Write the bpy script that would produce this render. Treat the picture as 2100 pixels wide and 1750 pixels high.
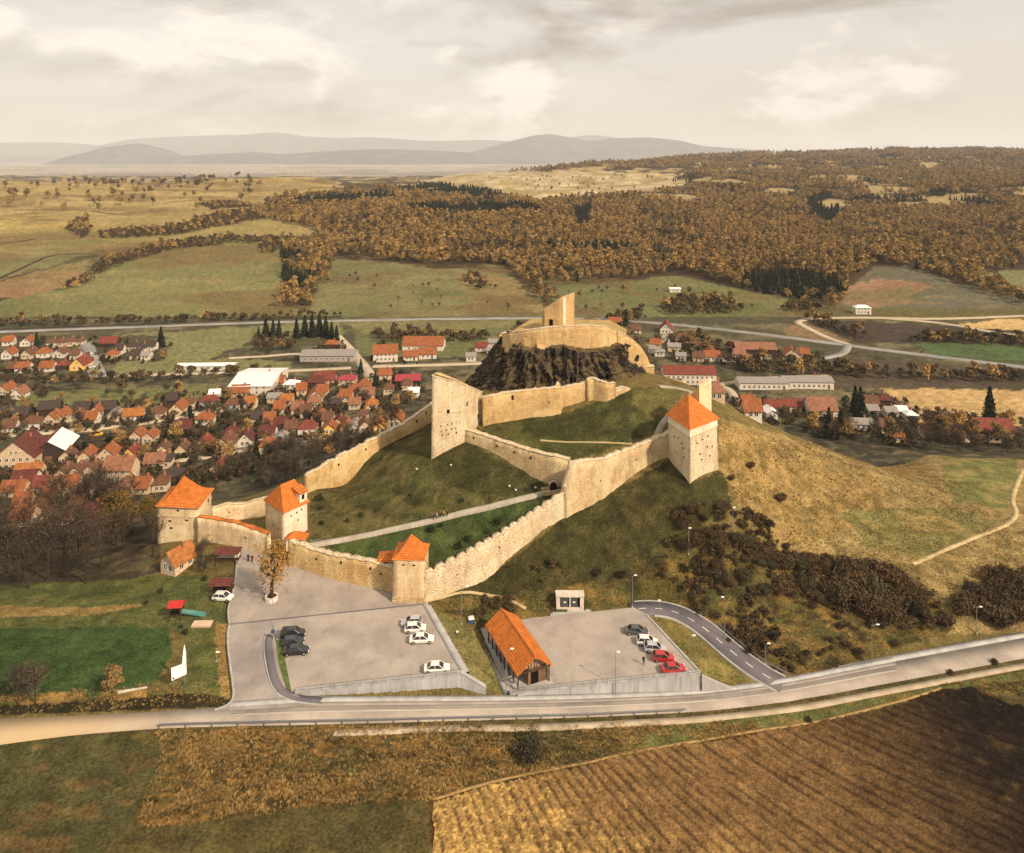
import bpy, math, random
import numpy as np

# ------------------------------------------------------------------ scene, camera, light
for o in list(bpy.data.objects):
    bpy.data.objects.remove(o)
scn = bpy.context.scene
COL = scn.collection
RNG = np.random.default_rng(7)
random.seed(7)

F, HZ, CX, CH = 1500.0, 325.0, 1050.0, 88.0        # focal length, horizon row, centre column (2100 px wide frame), eye height
cam = bpy.data.cameras.new('camera')
cam.sensor_width = 36.0
cam.lens = 36.0 * F / 2100.0
cam.shift_y = -(875.0 - HZ) / 2100.0
cam.clip_start, cam.clip_end = 1.0, 120000.0
cam_o = bpy.data.objects.new('camera', cam)
cam_o.location = (0, 0, CH)
cam_o.rotation_euler = (math.pi / 2, 0, 0)
COL.objects.link(cam_o)
scn.camera = cam_o

SUN_AZ, SUN_EL = math.radians(130), math.radians(37)     # azimuth clockwise from +Y (view direction)
SKY_STRENGTH = 0.10
SKYA, SKYB = 7.5, 1.8
world = bpy.data.worlds.new('World')
scn.world = world
world.use_nodes = True
wt = world.node_tree
wt.nodes.clear()
def wn(kind, **kw):
    n = wt.nodes.new(kind)
    for k, v in kw.items():
        setattr(n, k, v)
    return n
def wmath(op, a, b=None, c=None, clamp=False):
    n = wn('ShaderNodeMath', operation=op, use_clamp=clamp)
    for i, v in enumerate((a, b, c)):
        if v is None: continue
        if hasattr(v, 'links'): wt.links.new(v, n.inputs[i])
        else: n.inputs[i].default_value = v
    return n.outputs[0]
def wmix(fac, a, b):
    n = wn('ShaderNodeMix', data_type='RGBA')
    for s, v in ((n.inputs[0], fac), (n.inputs[6], a), (n.inputs[7], b)):
        if hasattr(v, 'links'): wt.links.new(v, s)
        else: s.default_value = v if isinstance(v, float) else (*v, 1)
    return n.outputs[2]
def wramp(v, stops):
    n = wn('ShaderNodeValToRGB')
    cr = n.color_ramp
    while len(cr.elements) < len(stops): cr.elements.new(0.5)
    for e, (p, c) in zip(cr.elements, stops):
        e.position = p; e.color = (c, c, c, 1)
    wt.links.new(v, n.inputs[0])
    return n.outputs[0]
w_out = wn('ShaderNodeOutputWorld'); w_bg = wn('ShaderNodeBackground')
w_sky = wn('ShaderNodeTexSky', sky_type='NISHITA', sun_disc=False)
w_sky.sun_elevation = SUN_EL
w_sky.sun_rotation = SUN_AZ
w_sky.air_density, w_sky.dust_density, w_sky.ozone_density = 1.0, 3.0, 1.0
w_tc = wn('ShaderNodeTexCoord')
w_sep = wn('ShaderNodeSeparateXYZ')
wt.links.new(w_tc.outputs['Generated'], w_sep.inputs[0])
wx, wy, wz = w_sep.outputs
def wnoise(scale, detail, rough, off, stretch=(1, 1, 1), distort=0.0):
    mp = wn('ShaderNodeMapping')
    mp.inputs['Location'].default_value = off
    mp.inputs['Scale'].default_value = stretch
    wt.links.new(w_tc.outputs['Generated'], mp.inputs[0])
    n = wn('ShaderNodeTexNoise')
    n.inputs['Scale'].default_value = scale
    n.inputs['Detail'].default_value = detail
    n.inputs['Roughness'].default_value = rough
    n.inputs['Distortion'].default_value = distort
    wt.links.new(mp.outputs[0], n.inputs['Vector'])
    return n.outputs[0]
sky_veil = wnoise(1.3, 5.0, 0.55, (3.1, 0.7, 0), (1, 1, 3.5), 0.4)
sky_puff = wnoise(5.0, 9.0, 0.55, (SKYA, 2.2, 0), (1, 1, 2.2), 0.2)
sky_shad = wnoise(5.0, 9.0, 0.55, (SKYA - 0.01, 2.2, 0.06), (1, 1, 2.2), 0.2)
sky_dark = wnoise(1.9, 9.0, 0.56, (SKYB, 9.15, 0), (1, 1, 3.4), 0.35)
# colours are radiance / SKY_STRENGTH
def RAD(r, g, b): return (r / SKY_STRENGTH, g / SKY_STRENGTH, b / SKY_STRENGTH)
veil_c = wmix(wramp(sky_veil, [(0.36, 0), (0.64, 1)]), RAD(0.92, 0.80, 0.645), RAD(1.12, 0.995, 0.85))
base_c = wmix(0.62, w_sky.outputs[0], veil_c)
puff_f = wramp(sky_puff, [(0.50, 0), (0.60, 1)])
c1 = wmix(wmath('MULTIPLY', puff_f, 0.8), base_c, RAD(1.05, 0.96, 0.84))
under = wmath('MULTIPLY', wramp(sky_shad, [(0.50, 0), (0.62, 1)]), wmath('SUBTRACT', 1.0, wramp(sky_puff, [(0.47, 0), (0.57, 1)])))
c1 = wmix(wmath('MULTIPLY', under, 0.55), c1, RAD(0.52, 0.46, 0.385))
dark_f = wramp(sky_dark, [(0.545, 0), (0.66, 1)])
c2 = wmix(wmath('MULTIPLY', dark_f, 0.8), c1, RAD(0.36, 0.305, 0.245))
wt.links.new(c2, w_bg.inputs[0])
w_bg.inputs[1].default_value = SKY_STRENGTH
wt.links.new(w_bg.outputs[0], w_out.inputs[0])

sun = bpy.data.lights.new('sun', 'SUN')
sun.energy = 5.0
sun.angle = math.radians(2.5)
sun.color = (1.0, 0.80, 0.60)
sun_o = bpy.data.objects.new('sun', sun)
sun_o.rotation_euler = (math.pi / 2 - SUN_EL, 0, math.pi - SUN_AZ)
sun_o.location = (60, -60, 300)
COL.objects.link(sun_o)

scn.view_settings.view_transform = 'Standard'
scn.view_settings.look = 'None'
scn.view_settings.exposure = 0.1
scn.view_settings.gamma = 1.0
scn.view_settings.use_curve_mapping = False
scn.render.engine = 'CYCLES'
scn.cycles.max_bounces = 4
scn.cycles.diffuse_bounces = 2
scn.cycles.glossy_bounces = 2
scn.cycles.transmission_bounces = 2
scn.cycles.volume_bounces = 2
scn.cycles.transparent_max_bounces = 4
scn.cycles.use_denoising = True
scn.cycles.sample_clamp_indirect = 4.0

# ------------------------------------------------------------------ helpers
def lin(c):
    c = np.asarray(c, float) / 255.0
    return np.where(c <= 0.04045, c / 12.92, ((c + 0.055) / 1.055) ** 2.4)
LIGHT = np.array([1.42, 1.18, 0.92])                 # what full sun plus sky gives a white level surface
def ALB(r, g, b):                                    # surface colour that looks like this sRGB value in the open
    a = lin((r, g, b)) / LIGHT
    return tuple(float(v) for v in np.clip(a, 0.004, 0.85))

_perm = np.random.default_rng(11).random((256, 256))
def vnoise(x, y):
    x = np.asarray(x, float); y = np.asarray(y, float)
    xi = np.floor(x).astype(int); yi = np.floor(y).astype(int)
    fx = x - xi; fy = y - yi
    fx = fx * fx * (3 - 2 * fx); fy = fy * fy * (3 - 2 * fy)
    a = _perm[xi & 255, yi & 255]; b = _perm[(xi + 1) & 255, yi & 255]
    c = _perm[xi & 255, (yi + 1) & 255]; d = _perm[(xi + 1) & 255, (yi + 1) & 255]
    return (a * (1 - fx) + b * fx) * (1 - fy) + (c * (1 - fx) + d * fx) * fy
def fbm(x, y, octv=4, gain=0.5):
    s = 0.0; amp = 1.0; tot = 0.0
    for k in range(octv):
        s = s + amp * vnoise(np.asarray(x) * 2 ** k + 17.3 * k, np.asarray(y) * 2 ** k + 5.7 * k)
        tot += amp; amp *= gain
    return s / tot
def smooth(a, b, x):
    t = np.clip((np.asarray(x, float) - a) / (b - a), 0, 1)
    return t * t * (3 - 2 * t)
def inpoly(px, py, poly):
    px = np.asarray(px, float); py = np.asarray(py, float)
    res = np.zeros(px.shape, bool)
    n = len(poly); j = n - 1
    for i in range(n):
        xi, yi = poly[i]; xj, yj = poly[j]
        if yi != yj:
            res ^= ((yi > py) != (yj > py)) & (px < (xj - xi) * (py - yi) / (yj - yi) + xi)
        j = i
    return res
def PZ(px, py, z):                                   # pixel on a level of known height
    Y = (CH - z) * F / (py - HZ)
    return ((px - CX) * Y / F, Y, z)
def PY(px, py, Y):                                   # pixel at a known distance
    return ((px - CX) * Y / F, Y, CH - Y * (py - HZ) / F)

def props(o, label=None, cat=None, group=None, kind=None):
    if label: o['label'] = label
    if cat: o['category'] = cat
    if group: o['group'] = group
    if kind: o['kind'] = kind
    return o
def empty(name, loc, rz=0.0):
    o = bpy.data.objects.new(name, None)
    o.empty_display_size = 0.3
    o.location = loc; o.rotation_euler = (0, 0, rz)
    COL.objects.link(o)
    return o
def link_mesh(name, me, mats, parent=None, loc=(0, 0, 0), smooth_shade=False):
    if not isinstance(mats, (list, tuple)): mats = [mats]
    if not me.materials:
        for m in mats: me.materials.append(m)
    if smooth_shade:
        me.polygons.foreach_set('use_smooth', np.ones(len(me.polygons), bool))
    o = bpy.data.objects.new(name, me)
    o.parent = parent
    o.location = loc
    COL.objects.link(o)
    return o
def mesh_np(name, V, Fq, mi=None):
    """mesh from arrays: V (n,3), Fq (m,4) or (m,3)"""
    V = np.ascontiguousarray(V, np.float32); Fq = np.ascontiguousarray(Fq, np.int32)
    me = bpy.data.meshes.new(name)
    k = Fq.shape[1]
    me.vertices.add(len(V)); me.vertices.foreach_set('co', V.ravel())
    me.loops.add(Fq.size); me.loops.foreach_set('vertex_index', Fq.ravel())
    me.polygons.add(len(Fq))
    me.polygons.foreach_set('loop_start', np.arange(0, Fq.size, k, dtype=np.int32))
    me.polygons.foreach_set('loop_total', np.full(len(Fq), k, np.int32))
    if mi is not None: me.polygons.foreach_set('material_index', np.asarray(mi, np.int32))
    me.update(calc_edges=True)
    me.validate()
    return me
class MB:
    """collects shapes; build() links them as one mesh object"""
    def __init__(s): s.v = []; s.f = []; s.m = []
    def add(s, vs, fs, mi=0):
        o = len(s.v); s.v += [tuple(map(float, v)) for v in vs]
        for f in fs: s.f.append(tuple(i + o for i in f)); s.m.append(mi)
        return s
    def box(s, x0, x1, y0, y1, z0, z1, mi=0):
        vs = [(x0, y0, z0), (x1, y0, z0), (x1, y1, z0), (x0, y1, z0), (x0, y0, z1), (x1, y0, z1), (x1, y1, z1), (x0, y1, z1)]
        return s.add(vs, [(0, 3, 2, 1), (4, 5, 6, 7), (0, 1, 5, 4), (1, 2, 6, 5), (2, 3, 7, 6), (3, 0, 4, 7)], mi)
    def hexa(s, b, t, mi=0):
        """b, t: lists of n points, bottom and top rings"""
        n = len(b)
        fs = [tuple(range(n))[::-1], tuple(range(n, 2 * n))] + [(i, (i + 1) % n, n + (i + 1) % n, n + i) for i in range(n)]
        return s.add(list(b) + list(t), fs, mi)
    def tube(s, a, b, r0, r1, n=6, mi=0, cap=True):
        a = np.array(a, float); b = np.array(b, float); d = b - a
        L = np.linalg.norm(d); d = d / max(L, 1e-6)
        u = np.cross(d, (0, 0, 1.0)) if abs(d[2]) < 0.95 else np.cross(d, (1.0, 0, 0))
        u /= np.linalg.norm(u); w = np.cross(d, u)
        vs = []
        for c, r in ((a, r0), (b, r1)):
            for k in range(n):
                t = 2 * math.pi * k / n
                vs.append(c + r * (math.cos(t) * u + math.sin(t) * w))
        fs = [(k, (k + 1) % n, n + (k + 1) % n, n + k) for k in range(n)]
        if cap: fs += [tuple(range(n))[::-1], tuple(range(n, 2 * n))]
        return s.add(vs, fs, mi)
    def mesh(s, name, org=(0, 0, 0)):
        me = bpy.data.meshes.new(name)
        V = np.array(s.v, float) - np.array(org, float)
        me.from_pydata(V.tolist(), [], s.f)
        if any(s.m): me.polygons.foreach_set('material_index', s.m)
        me.update()
        return me
    def build(s, name, mats, parent=None, world=False, smooth_shade=False):
        org = tuple(parent.location) if (world and parent is not None) else (0, 0, 0)
        return link_mesh(name, s.mesh(name, org), mats, parent, smooth_shade=smooth_shade)

# ------------------------------------------------------------------ materials
def newmat(name, rough=0.85, spec=0.2):
    m = bpy.data.materials.new(name)
    m.use_nodes = True
    b = m.node_tree.nodes['Principled BSDF']
    b.inputs['Roughness'].default_value = rough
    b.inputs['Specular IOR Level'].default_value = spec
    return m, m.node_tree, b
def nd(t, kind, **kw):
    n = t.nodes.new(kind)
    for k, v in kw.items(): setattr(n, k, v)
    return n
def nmix(t, fac, a, b, blend='MIX'):
    n = nd(t, 'ShaderNodeMix', data_type='RGBA', blend_type=blend)
    for s, v in ((n.inputs[0], fac), (n.inputs[6], a), (n.inputs[7], b)):
        if hasattr(v, 'links'): t.links.new(v, s)
        else: s.default_value = v if isinstance(v, (int, float)) else (*v[:3], 1)
    return n.outputs[2]
def nramp(t, v, stops):
    n = nd(t, 'ShaderNodeValToRGB')
    cr = n.color_ramp
    while len(cr.elements) < len(stops): cr.elements.new(0.5)
    for e, (p, c) in zip(cr.elements, stops):
        e.position = p
        e.color = (c, c, c, 1) if isinstance(c, (int, float)) else (*c[:3], 1)
    t.links.new(v, n.inputs[0])
    return n.outputs[0]
def nnoise(t, scale, detail=4.0, rough=0.55, coord='obj', stretch=(1, 1, 1), distort=0.0):
    if coord == 'world': src = nd(t, 'ShaderNodeNewGeometry').outputs['Position']
    else: src = nd(t, 'ShaderNodeTexCoord').outputs['Object']
    if stretch != (1, 1, 1):
        mp = nd(t, 'ShaderNodeMapping'); mp.inputs['Scale'].default_value = stretch
        t.links.new(src, mp.inputs[0]); src = mp.outputs[0]
    n = nd(t, 'ShaderNodeTexNoise')
    n.inputs['Scale'].default_value = scale; n.inputs['Detail'].default_value = detail
    n.inputs['Roughness'].default_value = rough; n.inputs['Distortion'].default_value = distort
    t.links.new(src, n.inputs['Vector'])
    return n.outputs[0]
def nbump(t, b, h, strength, dist):
    n = nd(t, 'ShaderNodeBump')
    n.inputs['Strength'].default_value = strength; n.inputs['Distance'].default_value = dist
    t.links.new(h, n.inputs['Height'])
    t.links.new(n.outputs[0], b.inputs['Normal'])
def plain(name, col, rough=0.7, spec=0.3, var=0.25, scale=1.5, metal=0.0, coord='obj', bump=0.0):
    m, t, b = newmat(name, rough, spec)
    n = nnoise(t, scale, 5, 0.6, coord)
    f = nramp(t, n, [(0.3, 0.0), (0.7, 1.0)])
    lo = tuple(c * (1 - var) for c in col); hi = tuple(min(0.9, c * (1 + var)) for c in col)
    t.links.new(nmix(t, f, lo, hi), b.inputs['Base Color'])
    b.inputs['Metallic'].default_value = metal
    if bump: nbump(t, b, n, 0.5, bump)
    return m

# ------------------------------------------------------------------ terrain: heights
ROADZ = ([-900, 0, 300, 600, 800, 1000, 1200, 1430, 1600, 1800, 2100, 2600], [0.8, 0.2, 0.0, -0.3, -1.5, -3.0, -4.5, -6.0, -7.0, -7.5, -8.0, -8.6])
def roadz(px): return float(np.interp(px, *ROADZ))
ROAD_N = [(-500, 1500), (-150, 1483), (0, 1474), (150, 1468), (300, 1461), (480, 1449), (640, 1439), (800, 1438), (1000, 1437), (1200, 1433), (1430, 1424), (1550, 1410), (1640, 1395), (1800, 1363), (2100, 1308), (2350, 1266), (2700, 1210)]
ROAD_S = [(-500, 1570), (-150, 1545), (0, 1525), (150, 1505), (330, 1491), (480, 1487), (640, 1484), (800, 1480), (1000, 1475), (1200, 1470), (1430, 1459), (1550, 1447), (1640, 1434), (1800, 1404), (2100, 1349), (2350, 1304), (2700, 1242)]
CP = []
def cp(*pts):
    for a in pts: CP.append(PZ(*a))
def cw(*pts):
    for a in pts: CP.append(a)
# foreground and road
cp((-300, 1750, -1.5), (0, 1750, -2), (500, 1750, -2.2), (1050, 1750, -4.5), (1600, 1750, -6.5), (2100, 1750, -8), (2500, 1750, -9))
cp((0, 1600, -1.2), (600, 1600, -2), (1200, 1600, -5.5), (1700, 1600, -8), (2100, 1560, -9), (600, 1530, -1.3), (1200, 1520, -5.2), (1600, 1500, -7.5))
cp((0, 1900, -2.5), (1050, 1950, -5), (2100, 1900, -8), (1050, 2600, -6), (-200, 2600, -3), (2400, 2600, -9))
for px in (-500, -150, 0, 300, 480, 640, 800, 1000, 1200, 1430, 1600, 1800, 2100, 2350):
    z = roadz(px)
    yn = np.interp(px, *zip(*ROAD_N)); ys = np.interp(px, *zip(*ROAD_S))
    cp((px, yn, z), (px, ys, z - 0.05))
# left fields and plaza
cp((-400, 1300, -2), (0, 1400, -0.3), (200, 1380, -0.2), (400, 1350, 0), (0, 1290, -1), (250, 1250, -0.6), (0, 1215, -3), (200, 1195, -2.2), (330, 1175, -0.8), (420, 1180, 0.2))
cp((470, 1278, 0), (560, 1268, 0), (865, 1240, 0), (945, 1378, 0), (598, 1415, 0), (700, 1320, 0), (480, 1360, 0))
cp((500, 1130, 1.0), (490, 1200, 0.5), (800, 1225, 0.3), (595, 1160, 1), (700, 1190, 0.8), (420, 1115, 0.6), (350, 1110, -0.5))
# lower lot and loop road
cp((985, 1290, -3.2), (1100, 1265, -3.2), (1300, 1245, -3.2), (1437, 1380, -3.2), (1040, 1418, -3.2), (1200, 1330, -3.2))
cp((920, 1290, -0.6), (960, 1340, -1.6), (975, 1270, -1.6), (900, 1230, 0.2), (1000, 1215, -0.4), (1165, 1240, -2.4), (1380, 1244, -3.4), (1450, 1280, -4.4), (1510, 1335, -5.6), (1600, 1398, -6.9), (1480, 1370, -4.6))
# outer hillside, right
cp((870, 1228, 0.8), (960, 1190, 2.2), (1050, 1132, 4.2), (1110, 1087, 6.0), (1160, 1060, 7.8), (1235, 1022, 9.3), (1300, 972, 12.0), (1375, 937, 14.6))
cp((1415, 985, 13.0), (1480, 962, 12.2), (1300, 1100, 4.8), (1150, 1150, 2.4), (1500, 1100, 5.8), (1420, 1060, 8.2), (1450, 1200, -1), (1300, 1190, -0.5), (1600, 1250, -4.5), (1700, 1320, -6.5), (1600, 1180, -1.2), (1750, 1250, -5))
cp((1500, 872, 18.5), (1600, 900, 11.5), (1700, 925, 6.0), (1600, 1000, 6.5), (1700, 1060, 2.0), (1500, 1000, 11.0), (1800, 1100, -2), (1900, 1150, -4.5), (1900, 1000, -4), (1800, 960, 0), (1900, 930, -9), (2100, 942, -12), (2100, 1000, -9), (2100, 1150, -6.5), (2100, 1260, -7.5), (1950, 1270, -6.8), (2400, 1150, -8), (2400, 960, -14))
# courtyards
cp((640, 1113, 2.0), (640, 1002, 5.0), (750, 938, 9.0), (885, 872, 14.0), (886, 938, 13.6), (955, 908, 15.6), (1060, 957, 12.8), (1150, 1002, 10.4))
cp((700, 1050, 4.2), (800, 1000, 8.0), (800, 1075, 4.0), (900, 1060, 5.4), (1000, 1035, 7.4), (1110, 1010, 9.6), (860, 1160, 1.6), (1000, 1100, 4.4), (700, 1125, 1.6), (900, 990, 10.0), (1000, 985, 11.4))
cp((1000, 890, 17.0), (1150, 930, 14.5), (1250, 910, 16.3), (1350, 880, 18.4), (1250, 855, 20.5), (1150, 852, 19.4), (1000, 870, 17.6), (1300, 802, 25.0), (1380, 812, 23.8), (1230, 825, 22.0), (1340, 900, 16.8))
# hill top, sides and back
cw((16, 228, 25), (0, 215, 23), (35, 215, 25.5), (16, 252, 21), (16, 275, 8), (16, 305, -10), (16, 345, -23), (-22, 225, 14), (-40, 225, 4), (-60, 225, -8), (-85, 235, -20), (60, 228, 15), (78, 235, 2), (100, 240, -12), (130, 250, -20), (60, 265, 2), (-30, 262, -6), (-45, 300, -20), (70, 310, -20))
cw((-42, 190, 3.0), (-60, 185, -1.5), (-75, 185, -4), (-95, 185, -8))
# valley floor
cp((0, 1150, -8.5), (0, 1090, -15), (0, 1000, -22), (200, 1100, -11), (200, 1050, -17), (300, 985, -23.5), (300, 1080, -8), (-300, 1050, -20), (-300, 1180, -8), (450, 985, -22), (560, 960, -22.5), (700, 900, -23))
for X in (-520, -380, -250, -150, -60, 40, 140, 250, 380, 520):
    for Y in (300, 360, 430, 510, 600):
        if abs(X) > 95 or Y > 340: cw((X, Y, -25))
cp((1600, 905, -25), (1750, 915, -24), (1900, 905, -25), (2100, 920, -25), (2400, 920, -26))
CPA = np.array(CP)
def _rbf(x, y):
    out = np.zeros_like(x)
    for k in range(len(CPA)):
        out += RW[k] * np.sqrt((x - CPA[k, 0]) ** 2 + (y - CPA[k, 1]) ** 2 + 16.0)
    return out + RW[-3] + RW[-2] * x + RW[-1] * y
_n = len(CPA)
_A = np.zeros((_n + 3, _n + 3))
_A[:_n, :_n] = np.sqrt((CPA[:, None, 0] - CPA[None, :, 0]) ** 2 + (CPA[:, None, 1] - CPA[None, :, 1]) ** 2 + 16.0)
_A[:_n, :_n] -= np.eye(_n) * 1.2                       # smoothing
_A[:_n, _n] = 1; _A[:_n, _n + 1] = CPA[:, 0]; _A[:_n, _n + 2] = CPA[:, 1]
_A[_n:, :_n] = _A[:_n, _n:].T
RW = np.linalg.solve(_A, np.concatenate([CPA[:, 2], np.zeros(3)]))
# far table: picture row at which the ground of each distance would show
FAR_X = [-500, 0, 300, 500, 620, 850, 1050, 1250, 1500, 1750, 1900, 2100, 2600]
FAR_Y = [420, 500, 620, 750, 900, 1100, 1400, 1800, 2400, 3200, 4200, 6000, 9000, 20000, 42000]
FAR_P = {
 420: [728] * 13,
 500: [664] * 13,
 620: [590, 590, 592, 594, 596, 598, 597, 597, 597, 590, 588, 592, 592],
 750: [525, 525, 528, 528, 545, 535, 532, 535, 545, 520, 520, 545, 545],
 900: [472, 472, 476, 478, 500, 487, 482, 490, 500, 507, 505, 505, 505],
 1100: [438, 438, 438, 440, 445, 425, 430, 450, 458, 462, 460, 455, 450],
 1400: [402, 402, 402, 402, 405, 405, 405, 412, 418, 420, 416, 408, 400],
 1800: [374, 374, 374, 370, 372, 395, 388, 388, 388, 384, 378, 368, 362],
 2400: [392, 392, 392, 385, 376, 372, 364, 362, 362, 356, 350, 342, 338],
 3200: [384, 384, 384, 384, 378, 375, 352, 340, 334, 330, 326, 322, 320],
 4200: [370, 370, 370, 370, 370, 368, 362, 340, 316, 311, 309, 310, 308],
 6000: [358, 358, 358, 358, 358, 358, 357, 356, 352, 352, 352, 352, 352],
 9000: [347] * 13,
 20000: [334] * 13,
 42000: [329.2] * 13}
def _far(X, Y):
    px = CX + F * X / Y
    ly = np.log(np.clip(Y, 420, 42000))
    LY = np.log(FAR_Y)
    T = np.array([[CH - y * (p - HZ) / F for p in FAR_P[y]] for y in FAR_Y])     # heights
    i = np.clip(np.searchsorted(LY, ly) - 1, 0, len(LY) - 2)
    t = np.clip((ly - LY[i]) / (LY[i + 1] - LY[i]), 0, 1); t = t * t * (3 - 2 * t) * 0.5 + t * 0.5
    FX = np.array(FAR_X, float)
    j = np.clip(np.searchsorted(FX, px) - 1, 0, len(FX) - 2)
    s = np.clip((px - FX[j]) / (FX[j + 1] - FX[j]), 0, 1); s = s * s * (3 - 2 * s)
    return (T[i, j] * (1 - s) + T[i, j + 1] * s) * (1 - t) + (T[i + 1, j] * (1 - s) + T[i + 1, j + 1] * s) * t

def geo(a, b, r):
    n = int(math.ceil(math.log(b / a) / r)); return list(np.geomspace(a, b, n + 1)[:-1])
GY = np.array(geo(22, 70, 0.03) + geo(70, 330, 0.0036) + geo(330, 900, 0.0065) + geo(900, 5200, 0.014) + geo(5200, 42000, 0.06) + [42000.0])
GU = np.concatenate([np.linspace(-2.2, -0.82, 60)[:-1], np.linspace(-0.82, 0.82, 540), np.linspace(0.82, 2.2, 60)[1:]])
MY, MU = np.meshgrid(GY, GU, indexing='ij')
MX = MU * MY
_near = np.zeros_like(MX)
_sel = MY < 620
_near[_sel] = np.clip(_rbf(MX[_sel], MY[_sel]), -29, 30)
_w = smooth(430, 600, MY)
MZ = _near * (1 - _w) + _far(MX, MY) * _w
_rough = 0.35 * (fbm(MX / 9.0, MY / 9.0, 4) - 0.5) + (fbm(MX / 60, MY / 60, 3) - 0.5) * 4.0 * smooth(350, 900, MY) + (fbm(MX / 170 + 5, MY / 170, 2) - 0.5) * 16 * smooth(700, 1100, MY) * (1 - smooth(3500, 5000, MY)) + (fbm(MX / 300, MY / 300, 3) - 0.5) * 40 * smooth(900, 2200, MY) * (1 - smooth(4500, 7000, MY))
MZ = MZ + _rough

# level pads for the paved areas (world outlines)
LOT1 = [PZ(556, 1273, 0), PZ(866, 1239, 0), PZ(946, 1381, 0), PZ(597, 1418, 0)]
ACCESS = [PZ(470, 1281, 0.0), PZ(556, 1273, 0.0), PZ(562, 1300, 0.0), PZ(585, 1395, 0.0), PZ(600, 1424, -0.1), PZ(655, 1437, -0.35), PZ(655, 1446, -0.35), PZ(440, 1456, -0.1), PZ(468, 1446, -0.1), PZ(481, 1432, 0.0), PZ(474, 1380, 0.0), PZ(465, 1310, 0.0)]
PLAZA = [PZ(470, 1279, 0.05), PZ(866, 1238, 0.05), PZ(806, 1216, 0.2), PZ(700, 1190, 0.6), PZ(600, 1162, 0.9), PZ(545, 1120, 1.0), PZ(483, 1122, 1.0), PZ(486, 1160, 0.8), PZ(478, 1215, 0.4), PZ(466, 1250, 0.15)]
LOT2 = [PZ(985, 1289, -3.2), PZ(1085, 1268, -3.2), PZ(1300, 1246, -3.2), PZ(1330, 1262, -3.2), PZ(1437, 1381, -3.2), PZ(1041, 1420, -3.2)]
def grow(poly, d):
    c = np.mean(np.array(poly)[:, :2], 0)
    r = []
    for p in poly:
        v = np.array(p[:2]) - c; L = np.linalg.norm(v)
        r.append(tuple(c + v * (L + d) / L))
    return r
for poly, zf in ((LOT1, lambda X, Y: -0.3 + 0 * X), (ACCESS, lambda X, Y: -0.45 + 0 * X), (LOT2, lambda X, Y: -3.55 + 0 * X), (PLAZA, lambda X, Y: np.interp(Y, [143, 146, 152, 158, 165], [0.05, 0.15, 0.5, 0.85, 1.0]) - 0.35)):
    m = inpoly(MX, MY, grow(poly, 0.9))
    MZ[m] = zf(MX[m], MY[m])
# bed of the main road
def resample(pts, n):
    xs = np.linspace(pts[0][0], pts[-1][0], n)
    P = np.array(pts, float)
    ys = np.interp(xs, P[:, 0], P[:, 1])
    k = np.array([0.25, 0.5, 0.25])
    for _ in range(2): ys[1:-1] = ys[:-2] * .25 + ys[1:-1] * .5 + ys[2:] * .25
    return list(zip(xs, ys))
RN = [PZ(x, y, roadz(x)) for x, y in resample(ROAD_N, 90)]
RS = [PZ(x, y, roadz(x) - 0.05) for x, y in resample(ROAD_S, 90)]
rc = (np.array(RN) + np.array(RS)) / 2
rh = np.linalg.norm(np.array(RN)[:, :2] - np.array(RS)[:, :2], axis=1) / 2
_sel = (MY > 80) & (MY < 260)
sx, sy = MX[_sel], MY[_sel]
bd = np.full(sx.shape, 1e9); bz = np.zeros(sx.shape); bh = np.zeros(sx.shape)
for k in range(len(rc) - 1):
    for tt in (0.0, 0.33, 0.66):
        c = rc[k] * (1 - tt) + rc[k + 1] * tt
        d = (sx - c[0]) ** 2 + (sy - c[1]) ** 2
        m = d < bd
        bd[m] = d[m]; bz[m] = c[2]; bh[m] = rh[k]
bd = np.sqrt(bd) - bh
wgt = 1 - smooth(0.6, 4.5, bd)
_z = MZ[_sel]
MZ[_sel] = _z * (1 - wgt) + (bz - 0.22) * wgt
# bed of the loop road
LOOP = [(1296, 1250, -3.25), (1335, 1246, -3.3), (1378, 1252, -3.45), (1415, 1268, -3.8), (1450, 1292, -4.4), (1485, 1323, -5.1), (1520, 1352, -5.8), (1560, 1380, -6.4), (1592, 1398, -6.85), (1612, 1408, -7.05)]
LOOPW = [PZ(*p) for p in LOOP]
def densify(P, step=1.0):
    P = np.array(P, float); out = [P[0]]
    for a, b in zip(P[:-1], P[1:]):
        n = max(1, int(np.linalg.norm(b - a) / step))
        for k in range(1, n + 1): out.append(a + (b - a) * k / n)
    return np.array(out)
def smooth_line(P, it=3):
    P = np.array(P, float)
    for _ in range(it):
        Q = [P[0]]
        for a, b in zip(P[:-1], P[1:]): Q += [a * .75 + b * .25, a * .25 + b * .75]
        Q.append(P[-1]); P = np.array(Q)
    return P
def bed(line, half, drop=0.22, fade=2.5, ymax=400):
    global MZ
    L = densify(smooth_line(line, 2), 1.0)
    lo, hi = L[:, :2].min(0) - 12, L[:, :2].max(0) + 12
    sel = (MX > lo[0]) & (MX < hi[0]) & (MY > lo[1]) & (MY < hi[1])
    x, y = MX[sel], MY[sel]
    d = np.full(x.shape, 1e9); z = np.zeros(x.shape)
    for c in L:
        dd = (x - c[0]) ** 2 + (y - c[1]) ** 2
        m = dd < d; d[m] = dd[m]; z[m] = c[2]
    w = 1 - smooth(0.4, fade, np.sqrt(d) - half)
    MZ[sel] = MZ[sel] * (1 - w) + (z - drop) * w
bed(LOOPW, 2.6)

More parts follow.
